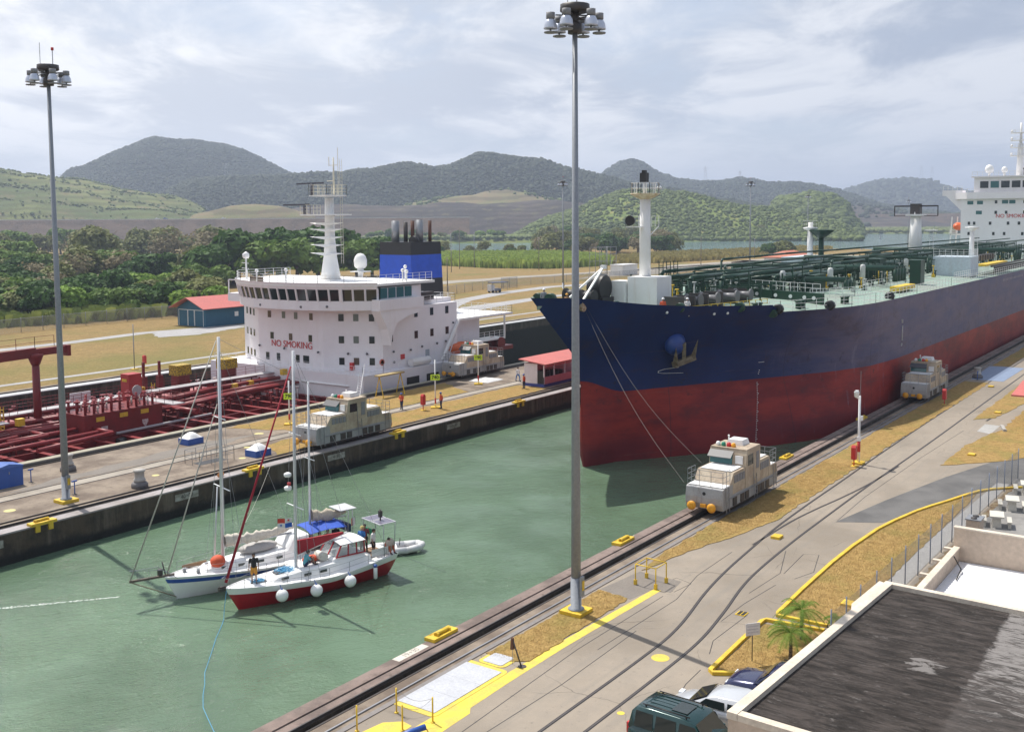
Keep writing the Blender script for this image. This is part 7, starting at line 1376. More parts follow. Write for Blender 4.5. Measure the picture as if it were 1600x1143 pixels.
# ================================================================== YACHTS
def yacht_fn(L, B, sheer, fore, aft_w, wl_in):
    def b(s):
        t = s / L; return B / 2 * (math.sin(min(1, t / .62) * math.pi / 2) ** .72) * (1 - (1 - aft_w) * max(0, (t - .55) / .45) ** 2)
    def sh(s): return float(np.interp(s, [0, L * .55, L], sheer))
    def sect(s, f):
        """f 0 keel .. 1 deck; returns half breadth, z"""
        z = -0.45 + (sh(s) + 0.45) * f; full = b(s); k = min(1, (f * 1.0) ** .55); flare = 1 - .18 * (1 - f) * (1 - min(1, s / (L * .4))); return full * (k * flare if f > 0 else 0), z
    def xo(s, f): return fore * (1 - f) * (1 - s / L) ** 2 - wl_in * (1 - f) * (s / L) ** 6 * 2
    return b, sh, sect, xo
def yacht(name, label, bow, stern, L, B, sheer, fore, aft_w, wl_in, mats, stripe):
    ang = math.atan2(stern[1] - bow[1], stern[0] - bow[0]); t = thing(name, label, 'sailboat', (bow[0], bow[1], -2.0), ang, 'sailing yachts rafted together in the chamber')
    b, sh, sect, xo = yacht_fn(L, B, sheer, fore, aft_w, wl_in); ns = 26; fs = [0, .08, .2, .32, .45, .58, .7, .8, .88, .94, 1.0]
    h = MB(); S = [L * (i / ns) ** 1.15 for i in range(ns + 1)]
    for sg in (-1, 1):
        P = []
        for s in S:
            row = []
            for f in fs: hb_, z = sect(s, f); row.append((s + xo(s, f), sg * hb_, z))
            P.append(row)
        k0 = len(h.f); h.grid(P, 0, True, sg < 0)
        for i in range(k0, len(h.f)):
            zc = sum(h.v[j][2] for j in h.f[i]) / 4; sc_ = sum(h.v[j][0] for j in h.f[i]) / 4
            fr = (zc + .45) / (sh(min(L, max(0, sc_))) + .45); h.m[i] = 1 if fr > stripe[0] and fr < stripe[1] else (2 if fr >= stripe[1] else (3 if zc < -.02 else 0))
    row = [(L + xo(L, f), -sect(L, f)[0], sect(L, f)[1]) for f in fs]; h.add(row + [(x, -y, z) for x, y, z in row], [(i + 1, i, len(fs) + i, len(fs) + i + 1) for i in range(len(fs) - 1)], 0)
    part(h, 'hull', mats, t)
    d = MB(); d.grid([[(s, -b(s) * .97, sh(s) + .01), (s, 0, sh(s) + .06), (s, b(s) * .97, sh(s) + .01)] for s in S], 0, False, False); part(d, 'deck', whiteclean, t)
    for sg in (-1, 1):
        q = MB(); q.path([(s, sg * b(s) * .98, sh(s) + .03) for s in S], .04, 5); part(q, 'toe_rail', whiteclean, t)
        q = MB(); q.rail([(s, sg * b(s) * .94, sh(s)) for s in S[3::3]], .62, 1.7, 2, .013); part(q, 'guard_rail', steel, t)
    return t, b, sh
def loft(mb, stations, m=0, sm=False):
    """stations: (x, half width bottom, half width top, z0, z1)"""
    P = [[(x, -a, z0), (x, -c, z1 - .05), (x, -c * .86, z1), (x, c * .86, z1), (x, c, z1 - .05), (x, a, z0)] for x, a, c, z0, z1 in stations]
    mb.grid(P, m, sm, False); o = len(mb.v); n = len(P)
    mb.add(P[0], [tuple(range(6))], m); mb.add(P[-1], [tuple(range(5, -1, -1))], m); return mb
def rig(t, pts, r=.011, name='stay', m=None):
    for a, c in pts: part(MB().tube(a, c, r, r, 5), name, m or steel, t)
alum = mat('mast_alloy', (.62, .63, .65), .4, .3, amt=.2)
redhull = mat('yacht_red', (.40, .012, .02), .3, amt=.3, scale=.6); antif = mat('antifoul', (.05, .02, .02), .7); navyst = mat('yacht_blue_stripe', (.02, .08, .38), .35)
ry, b, sh = yacht('sailing_yacht', 'red hulled sailing yacht with white pilothouse and three round fenders, nearest the camera', (37.67, 46.65), (48.3, 43.95), 10.9, 3.5, (1.38, 1.10, 1.42), 1.0, .72, .25, [redhull, redhull, whiteclean, antif], (.80, .83))
part(loft(MB(), [(2.5, .55, .45, 1.2, 1.30), (3.0, .75, .62, 1.16, 1.55), (4.6, 1.05, .9, 1.14, 1.68), (6.6, 1.15, 1.0, 1.13, 1.74), (9.0, 1.15, 1.05, 1.16, 1.72)]), 'cabin_trunk', whiteclean, ry)
for s_, y in ((3.35, -.76), (4.7, -.99), (5.7, -1.07)): part(MB().obox((s_, y, 1.42), (.22, .035, .07)), 'porthole', winglass, ry)
for s_, y in ((3.3, 0), (6.0, -.5), (2.2, .0)): part(MB().obox((s_, y, 1.62 if s_ > 3 else 1.35), (.25, .25, .04)), 'deck_hatch', mat('hatch_smoke', (.15, .15, .16), .3), ry)
part(loft(MB(), [(6.4, .9, .8, 1.65, 1.85), (6.6, 1.0, .9, 1.65, 1.95), (8.6, 1.08, 1.0, 1.65, 1.95)]), 'pilothouse_base', whiteclean, ry)
glz = seethrough('clear_screen', (.35, .38, .40), .45)
q = MB(); q.grid([[(6.65, -.92, 1.95), (6.65, .92, 1.95)], [(7.1, -.82, 2.65), (7.1, .82, 2.65)]], 0, False, True); q.grid([[(6.65, -.92, 1.95), (8.6, -1.02, 1.95)], [(7.1, -.82, 2.65), (8.6, -.92, 2.65)]]); q.grid([[(6.65, .92, 1.95), (8.6, 1.02, 1.95)], [(7.1, .82, 2.65), (8.6, .92, 2.65)]]); part(q, 'pilothouse_glass', glz, ry)
for a, c in (((6.65, -.94, 1.93), (7.1, -.84, 2.68)), ((7.45, -.98, 1.93), (7.55, -.88, 2.68)), ((8.6, -1.04, 1.93), (8.6, -.94, 2.68)), ((6.65, .94, 1.93), (7.1, .84, 2.68)), ((6.65, -.94, 1.97), (8.6, -1.04, 1.97)), ((6.64, 0, 1.95), (7.09, 0, 2.68)), ((8.05, -1.01, 1.93), (8.07, -.91, 2.68))): part(MB().beam(a, c, .09, .05), 'red_trim', mat('red_canvas', (.38, .02, .03), .8), ry)
g = [[(6.95 + 1.75 * i / 6, -.98 + 1.96 * j / 6, 2.68 + .14 * (1 - (j / 3 - 1) ** 2) * (1 - .3 * (i / 3 - 1) ** 2)) for j in range(7)] for i in range(7)]; part(MB().grid(g, 0, True).grid([[(p[0], p[1], p[2] - .03) for p in r] for r in g], 0, True, True), 'pilothouse_roof', whiteclean, ry)
part(MB().tube((4.47, 0, 1.5), (4.62, 0, 14.5), .10, .085, 10), 'mast', alum, ry); part(MB().beam((4.52, -1.0, 5.3), (4.52, 1.0, 5.3), .08, .03), 'spreader', whiteclean, ry); part(MB().beam((4.6, -.7, 9.6), (4.6, .7, 9.6), .07, .03), 'spreader', whiteclean, ry)
part(MB().tube((4.45, 0, 2.35), (8.0, 0, 3.05), .06, .06, 8), 'boom', whiteclean, ry)
q = MB(); sc0 = [(4.55 + .35 * i, .06, 2.42 + .07 * i, 3.25 - .012 * i) for i in range(10)]; q.grid([[(x, -w_, z0), (x, -w_ * .5, z1), (x, w_ * .5, z1), (x, w_, z0)] for x, w_, z0, z1 in [(s_[0], .13, s_[2], s_[3]) for s_ in sc0]], 0, False); part(q, 'sail_cover', mat('red_canvas', (.38, .02, .03), .8), ry)
part(MB().tube((.05, 0, 1.75), (4.45, 0, 13.6), .085, .04, 8), 'furled_red_jib', mat('red_sail', (.33, .012, .03), .8, amt=.4, scale=4), ry)
rig(ry, [((4.6, 0, 14.4), (10.8, 0, 1.5)), ((4.52, -1.6, 1.2), (4.55, -1.0, 5.3)), ((4.55, -1.0, 5.3), (4.6, 0, 14.0)), ((4.52, 1.6, 1.2), (4.55, 1.0, 5.3)), ((4.55, 1.0, 5.3), (4.6, 0, 14.0)), ((4.0, -1.5, 1.2), (4.55, 0, 9.5)), ((5.2, -1.6, 1.2), (4.55, 0, 9.5)), ((8.0, 0, 3.05), (4.62, 0, 14.3))])
for z in (7.1, 6.3): part(MB().lathe([(.16, 0), (.22, .06), (.22, .2), (.1, .26)], (4.15, .15, z), 10), 'radar_dome', whiteclean, ry)
part(MB().lathe([(.1, 0), (.12, .15)], (4.2, .1, 6.6), 8), 'red_lamp', redp, ry)
for s_, z in ((2.75, .75), (4.75, .68), (6.95, .75)):
    f = part(MB().ball((s_, -b(s_) - .26, z), .36, 16, 10), 'fender', whiteclean, ry); part(MB().tube((s_, -b(s_) - .2, z + .34), (s_, -b(s_) - .02, sh(s_) + .1), .02, None, 5).ball((s_, -b(s_) - .24, z + .36), .07, 8, 5), 'fender_line', bluep, f)
part(MB().lathe([(.04, 0), (.12, .06), (.12, .7), (.04, .78)], (8.9, -b(8.9) - .13, .35), 10), 'fender', whiteclean, ry); part(MB().lathe([(.11, -.04), (.12, .1), (.05, .14)], (8.9, -b(8.9) - .13, 1.12), 10), 'fender_top', bluep, ry)
def rope_heap(c, r, n, seed):
    rs_ = random.Random(seed); mb = MB()
    for i in range(n):
        a = rs_.uniform(0, 6.28); rr_ = r * math.sqrt(rs_.random()); k = [(c[0] + rr_ * math.cos(a) + .16 * math.cos(a2), c[1] + rr_ * math.sin(a) * .8 + .16 * math.sin(a2), c[2] + rs_.uniform(0, .10)) for a2 in np.linspace(0, 6.28, 9)]; mb.path(k, .014, 4)
    return mb
part(rope_heap((3.75, .05, 1.62), .55, 40, 1), 'rope_heap', blueline, ry, None, None, 'stuff'); part(rope_heap((1.9, .0, 1.38), .35, 14, 2), 'rope_heap', blueline, ry, None, None, 'stuff')
part(MB().ball((5.65, .25, 1.86), .42, 12, 8, 0, (1.5, .8, .5)), 'orange_bag', mat('bag_orange', (.62, .09, .03), .7), ry); part(MB().tube((6.1, .35, 2.0), (6.15, -.45, 2.0), .26, .26, 14), 'life_raft_drum', mat('drum_cream', (.68, .66, .58), .5), ry)
part(MB().path([(.05, 0, 1.5), (-.35, .0, 1.55), (-.35, .12, 1.45)], .05, 6).obox((-.2, 0, 1.4), (.2, .1, .08)), 'bow_roller', darksteel, ry)
q = MB(); q.path([(.15, -.3, 1.4), (.15, -.3, 2.0), (-.2, 0, 2.05), (.15, .3, 2.0), (.15, .3, 1.4)], .018, 5); part(q, 'pulpit', steel, ry)
q = MB(); q.path([(9.9, -1.2, 1.4), (9.9, -1.15, 3.3), (9.9, 1.15, 3.3), (9.9, 1.2, 1.4)], .025, 6).path([(10.7, -1.1, 1.4), (10.8, -1.1, 3.35), (10.8, 1.1, 3.35), (10.7, 1.1, 1.4)], .025, 6); part(q, 'stern_arch', steel, ry)
for y0_ in (-1.05, .05): 
    p_ = part(MB().box(9.7, 10.9, y0_, y0_ + 1.0, 3.36, 3.40), 'solar_panel', mat('panel_frame', (.6, .6, .62), .4), ry); part(MB().box(9.76, 10.84, y0_ + .06, y0_ + .94, 3.401, 3.406), 'solar_cells', mat('solar_cells', (.16, .15, .20), .25, amt=.3, scale=6), p_)
part(MB().tube((10.3, -.2, 3.4), (10.3, -.2, 4.1), .05, .05, 6).box(10.2, 10.4, -.3, -.1, 3.6, 4.0), 'wind_generator', darksteel, ry); part(MB().box(9.9, 9.95, .2, 1.0, 2.4, 2.8), 'green_cloth', mat('green_cloth', (.03, .35, .18), .8), ry); part(MB().ball((10.5, -.9, 1.95), .36, 12, 8, 0, (1, .7, 1.2)), 'covered_outboard', mat('cover_tan', (.5, .42, .35), .8), ry)
part(MB().grid([[(x, -1.18 - .03 * math.sin(x * 4), 1.55), (x, -1.18, 2.0)] for x in (9.0, 9.4, 9.8, 10.2)], 0, False), 'weather_cloth', cwhite, ry)
part(MB().box(8.9, 10.4, -.75, .75, 1.43, 1.50), 'cockpit_floor', mat('teak', (.25, .15, .08), .7), ry)
def wl(t, p): 
    v = Matrix.Translation(t.location) @ Matrix.Rotation(t.rotation_euler[2], 4, 'Z') @ Vector(p); return tuple(v)
G3 = 'crew of the red yacht'
person('stand', wl(ry, (1.75, -.05, 1.36)), 230, 'person in black T-shirt and orange shorts standing on the bow of the red yacht', cblk, cor, 'hair', True, False, G3)
person('sit', wl(ry, (4.9, -.35, 1.72)), -20, 'person in turquoise shirt sitting at the foot of the red yacht mast', ctq, navy, 'hair', True, False, G3)
person('stand', wl(ry, (8.95, -.15, 1.5)), 10, 'person in bright blue shirt standing behind the pilothouse of the red yacht', cbl, cloth('khaki', (.22, .2, .12)), 'hat', False, False, G3, hc=mat('straw', (.5, .4, .15), .8))
person('stand', wl(ry, (9.5, .35, 1.45)), -150, 'person in maroon top with dark hair at the back of the red yacht cockpit', cbr, cblk, 'hair', False, False, G3)
person('stand', wl(ry, (9.7, -.25, 1.3)), -60, 'person in white shirt and black shorts in the red yacht cockpit', cwhite, cblk, 'hair', True, False, G3, sc=.96)
person('sit', wl(ry, (10.4, -.75, 1.5)), -100, 'person in rust red clothes sitting on the stern rail of the red yacht', cloth('rust', (.4, .10, .05)), cloth('rust', (.4, .10, .05)), 'hair', False, False, G3)
# white ketch
wy, b, sh = yacht('sailing_yacht', 'white hulled two masted yacht with blue stripe and long bowsprit behind the red yacht', (36.85, 51.05), (48.45, 47.85), 12.0, 3.8, (1.42, 1.15, 1.35), .95, .68, .3, [whiteclean, navyst, whiteclean, antif], (.80, .92))
part(loft(MB(), [(2.0, .5, .4, 1.25, 1.36), (2.6, .7, .6, 1.22, 1.6), (5.0, 1.05, .95, 1.17, 1.72), (7.8, 1.15, 1.0, 1.18, 1.78)]), 'cabin_trunk', whiteclean, wy)
part(loft(MB(), [(7.4, 1.0, .8, 1.7, 1.9), (7.9, 1.05, .95, 1.7, 2.45), (8.9, 1.05, .95, 1.7, 2.5)]), 'doghouse', whiteclean, wy); part(MB().add([(7.48, -.7, 1.95), (7.48, .7, 1.95), (7.84, .75, 2.38), (7.84, -.75, 2.38)], [(0, 1, 2, 3)]), 'doghouse_window', winglass, wy)
for s_ in (8.4,): part(MB().obox((s_, -1.03, 2.1), (.3, .03, .16)), 'doghouse_window', winglass, wy)
for s_, y in ((3.4, -.72), (4.4, -.9), (5.6, -1.02), (6.8, -1.1)): part(MB().obox((s_, y, 1.48), (.2, .03, .07)), 'porthole', winglass, wy)
part(MB().beam((.6, 0, 1.5), (-2.0, 0, 1.62), .14, .12), 'bowsprit', mat('sprit_brown', (.12, .09, .07), .7), wy); part(MB().tube((-1.9, 0, 1.55), (.75, 0, .1), .03, None, 6), 'bobstay', mat('stay_brown', (.25, .2, .14), .8), wy)
q = MB(); q.path([(.6, -.5, 1.4), (-.2, -.35, 2.0), (-2.0, 0, 2.25), (-.2, .35, 2.0), (.6, .5, 1.4)], .018, 5)
for x, y in ((-.2, .35), (-.9, .22), (-1.5, .12)): q.tube((x, y, 1.55), (x, y, 2.1), .012, None, 4).tube((x, -y, 1.55), (x, -y, 2.1), .012, None, 4)
part(q, 'bowsprit_rail', steel, wy); part(MB().obox((-.2, .1, 1.75), (.12, .1, .2)).tube((.15, .15, 1.5), (.0, .25, 2.3), .04, None, 6), 'anchor_gear', darksteel, wy)
part(MB().tube((-1.95, 0, 1.7), (3.6, 0, 15.0), .05, .035, 6), 'furled_jib', mat('grey_sail', (.45, .43, .38), .8), wy); part(MB().tube((.2, 0, 1.6), (3.55, 0, 11.2), .055, .03, 6), 'furled_staysail', mat('grey_sail', (.45, .43, .38), .8), wy)
part(MB().tube((3.62, 0, 1.6), (3.75, 0, 15.2), .115, .095, 10), 'main_mast', alum, wy); part(MB().tube((9.5, 0, 1.7), (9.6, 0, 11.9), .08, .065, 8), 'mizzen_mast', alum, wy); part(MB().tube((3.2, .3, 1.6), (3.45, .1, 6.2), .05, .05, 6), 'spinnaker_pole', alum, wy)
for z, w_ in ((6.1, 1.15), (10.3, .8)): part(MB().beam((3.68, -w_, z + .05), (3.68, w_, z + .05), .08, .03), 'spreader', whiteclean, wy)
part(MB().beam((9.55, -.7, 7.0), (9.55, .7, 7.0), .06, .03), 'spreader', whiteclean, wy)
def furled(a, c, r, seed, n=22):
    rs_ = random.Random(seed); a = Vector(a); c = Vector(c); P = []
    for i in range(n + 1):
        t_ = i / n; p = a.lerp(c, t_); rr_ = r * (1.0 + .45 * rs_.uniform(-.6, 1)) * (1.35 - .75 * t_); P.append([(p.x, p.y + rr_ * .75 * math.cos(k * .7854), p.z + rr_ * (1.0 if math.sin(k * .7854) < 0 else 1.5) * math.sin(k * .7854) - .16 * math.sin(math.pi * t_)) for k in range(9)])
    return MB().grid(P, 0, True, True)
sailc = mat('furled_sail', (.66, .61, .52), .9, col2=(.48, .44, .37), amt=.8, scale=5, bump=.6)
part(MB().tube((3.75, 0, 2.5), (8.2, 0, 2.5), .06, .06, 8), 'boom', alum, wy); part(furled((3.75, 0, 2.78), (8.3, 0, 2.85), .22, 3), 'furled_mainsail', sailc, wy); part(MB().tube((9.6, 0, 2.95), (12.1, 0, 2.85), .05, .05, 8), 'mizzen_boom', alum, wy); part(furled((9.62, 0, 3.25), (12.1, 0, 3.15), .26, 4, 14), 'furled_mizzen', mat('furled_sail_tan', (.52, .45, .35), .9, amt=.6, scale=5, bump=.6), wy)
g = [[(8.9 + 2.6 * i / 6, -1.2 + 2.4 * j / 6, 2.72 + .1 * math.sin(math.pi * i / 6) - .22 * (j / 3 - 1) ** 2) for j in range(7)] for i in range(7)]; part(MB().grid(g, 0, True, False).grid([[(p[0], p[1], p[2] - .02) for p in r] for r in g], 0, True, True), 'awning', mat('awning_blue', (.02, .09, .50), .7), wy)
for y in (-1.15, 1.15): part(MB().tube((8.95, y, 1.4), (8.95, y, 2.55), .02, None, 5).tube((11.4, y, 1.4), (11.4, y, 2.55), .02, None, 5), 'awning_pole', steel, wy)
q = MB(); q.path([(11.6, -1.1, 1.3), (11.8, -.9, 3.4), (11.8, .9, 3.4), (11.6, 1.1, 1.3)], .03, 6).path([(12.0, -1.1, 1.3), (12.1, -.9, 3.4), (12.1, .9, 3.4), (12, 1.1, 1.3)], .03, 6); part(q, 'stern_arch', steel, wy); part(MB().box(11.3, 12.5, -.75, .75, 3.42, 3.46), 'solar_panel', mat('panel_frame', (.6, .6, .62), .4), wy)
q = MB(); q.beam((12.0, -.7, 2.2), (12.0, .7, 2.2), .2, .5); part(q, 'davit_bag', navy, wy)
part(MB().ball((3.1, -.45, 1.85), .42, 12, 9, 0, (1.1, 1, .9)), 'orange_sail_bag', mat('bag_orange', (.62, .09, .03), .7, amt=.5, scale=6, bump=.8, bscale=14), wy)
g = MB(); g.ball((6.0, .2, 1.98), .5, 14, 9, 0, (2.6, 1.3, .62)); part(g, 'upturned_dinghy', mat('dinghy_grey', (.42, .40, .38), .6), wy)
part(MB().obox((2.2, .9, 1.5), (.75, .03, .12)), 'plank', mat('teak', (.25, .15, .08), .7), wy)
for x, y in ((1.3, .2), (1.9, -.4), (2.7, .3)): part(MB().lathe([(.12, 0), (.1, .2), (.13, .24)], (x, y, 1.42), 8), 'deck_vent', steel, wy)
part(MB().box(9.2, 11.6, -1.0, 1.0, 1.30, 1.36), 'cockpit_floor', mat('teak', (.25, .15, .08), .7), wy)
rig(wy, [((3.72, -1.7, 1.2), (3.7, -1.15, 6.15)), ((3.7, -1.15, 6.15), (3.75, 0, 15)), ((3.72, 1.7, 1.2), (3.7, 1.15, 6.15)), ((3.7, 1.15, 6.15), (3.75, 0, 15)), ((3.2, -1.6, 1.2), (3.7, 0, 10.2)), ((4.4, -1.7, 1.2), (3.7, 0, 10.2)), ((3.2, 1.6, 1.2), (3.7, 0, 10.2)), ((3.75, 0, 15.1), (9.6, 0, 11.8)), ((9.5, -1.4, 1.3), (9.6, 0, 11.5)), ((9.5, 1.4, 1.3), (9.6, 0, 11.5)), ((9.0, -1.4, 1.3), (9.56, 0, 7)), ((10.3, -1.4, 1.3), (9.56, 0, 7)), ((8.2, 0, 2.6), (3.76, 0, 14.5))], .010)
G4 = 'people under the blue awning of the white yacht'
for p_, yw, lb, tp in (((9.1, -.55, 1.55), -60, 'person in black sitting leftmost under the blue awning', cblk), ((9.6, -.75, 1.5), -80, 'person in grey and dark sitting second under the blue awning', cgr), ((10.3, -.7, 1.55), -110, 'person bare shouldered and tanned in the middle under the blue awning', cloth('brown', (.25, .13, .09))), ((11.2, -.2, 1.55), -120, 'person in dark hat sitting rightmost under the blue awning', cblk)):
    person('sit', wl(wy, p_), yw, lb, tp, navy, 'hair', False, False, G4)
# flags
def flag(loc, rz, w_, h_, cols, label, name='courtesy_flag'):
    t = thing(name, label, 'flag', loc, rz, None); n = 8; q = MB()
    for i in range(n):
        for j in range(4):
            P = [(w_ * (i + a) / n, .05 * math.sin((i + a) * 1.1) * (i + a) / n * 2, h_ * (j + c) / 4 - .04 * (i + a) / n) for a, c in ((0, 0), (1, 0), (1, 1), (0, 1))]; q.add(P, [(0, 1, 2, 3)], cols(i / n, j / 4))
    part(q, 'cloth', [cwhite, mat('flag_red', (.55, .05, .03), .8), mat('flag_blue', (.02, .12, .5), .8), cblk], t); return t
fl_ = flag(wl(ry, (3.55, .4, 4.1)), R(-35), .85, .55, lambda u, v: (1 if v >= .5 else 0) if u < .5 else (2 if v < .5 else 0), 'quartered white, red and blue flag hanging from the rigging of the red yacht')
part(MB().tube((0, 0, .9), (0, 0, -2.8), .006, None, 4), 'halyard', steel, fl_)
for x_, z_, mm_ in ((.2, .14, 2), (.63, .41, 1)):
    st = [(x_ + r_ * math.cos(math.pi / 2 + k * math.pi / 5), -.02, z_ + r_ * math.sin(math.pi / 2 + k * math.pi / 5)) for k, r_ in enumerate([.09, .035] * 5)]; part(MB().add(st, [tuple(range(10))]), 'star', mat('flag_red', (.55, .05, .03), .8) if mm_ == 1 else mat('flag_blue', (.02, .12, .5), .8), fl_)
flag(wl(wy, (12.3, -.4, 2.2)), R(20), .75, .5, lambda u, v: 1 if u < .33 else (0 if u < .66 else 3), 'red, white and dark tricolour at the stern of the white yacht', 'ensign')
# dinghy tied astern
dg_ = thing('inflatable_dinghy', 'white inflatable dinghy tied astern of the red yacht', 'dinghy', (51.3, 45.9, -2.0), R(-42)); q = MB(); q.path([(1.7, .0, .42), (1.45, .45, .38), (.6, .68, .3), (-1.6, .7, .3)], .23, 10); q.path([(1.7, 0, .42), (1.45, -.45, .38), (.6, -.68, .3), (-1.6, -.7, .3)], .23, 10)
for p_ in ((1.7, 0, .42), (1.45, .45, .38), (1.45, -.45, .38), (.6, .68, .3), (.6, -.68, .3), (-1.6, .7, .3), (-1.6, -.7, .3)): q.ball(p_, .23, 10, 6)
part(q, 'tube', mat('dinghy_white', (.72, .72, .72), .5), dg_); part(MB().box(-1.5, 1.3, -.55, .55, .1, .2), 'floor', walkgrey, dg_); part(MB().box(-.3, 0, -.6, .6, .35, .42), 'thwart', whiteclean, dg_); part(MB().obox((-1.65, 0, .5), (.12, .16, .32)), 'outboard', darksteel, dg_); part(MB().tube((.2, .2, .4), (.25, .2, .9), .03, None, 5), 'post', darksteel, dg_)
# lines over the water
def cat_line(a, c, sag, n=24): a = Vector(a); c = Vector(c); return [a.lerp(c, i / n) - Vector((0, 0, sag * math.sin(math.pi * i / n))) for i in range(n + 1)]
solo(MB().path([wl(ry, (.0, -.15, 1.35)), (37.2, 46.2, -1.5), (36.9, 45.9, -1.95), (36.38, 45.4, -1.965), (35, 44.2, -1.965), (33.53, 42.77, -1.965), (31.85, 41.17, -1.965), (31.0, 40.1, -1.965), (30.22, 39.24, -1.965), (29.4, 38.2, -1.965), (28.89, 37.26, -1.965), (28.18, 35.91, -1.965), (27.4, 34.4, -1.965)], .016, 5), 'mooring_line', blueline, 'pale blue mooring line running from the red yacht bow to the bottom of the picture', 'rope')
solo(MB().path(cat_line(wl(ry, (10.8, -.9, 1.4)), (58.5, 31.3, .15), 2.6), .014, 5), 'mooring_line', mat('rope_dark', (.18, .22, .2), .8), 'thin line sagging over the water from the red yacht stern to the near wall', 'rope')
solo(MB().path(cat_line(wl(wy, (2.6, 1.2, 1.3)), (57.5, 65.1, .1), 1.6), .012, 5), 'mooring_line', rope, 'thin line from the white yacht bow to the centre wall', 'rope')

fo = MB(); rs_ = random.Random(9)
for i in range(260):
    f_ = i / 260; x = 29.5 + 6.3 * f_ + rs_.uniform(-.1, .1); y = 59.0 - 5.1 * f_ + rs_.uniform(-.09, .09) * (1.3 - f_); r_ = rs_.uniform(.01, .05)
    fo.add([(x - r_ * 2, y, -1.985), (x, y - r_, -1.985), (x + r_ * 2.4, y + r_ * .4, -1.985), (x, y + r_, -1.985)], [(0, 1, 2, 3)])
struct(fo, 'foam_streak', mat('foam', (.8, .84, .8), .7), 'stuff')
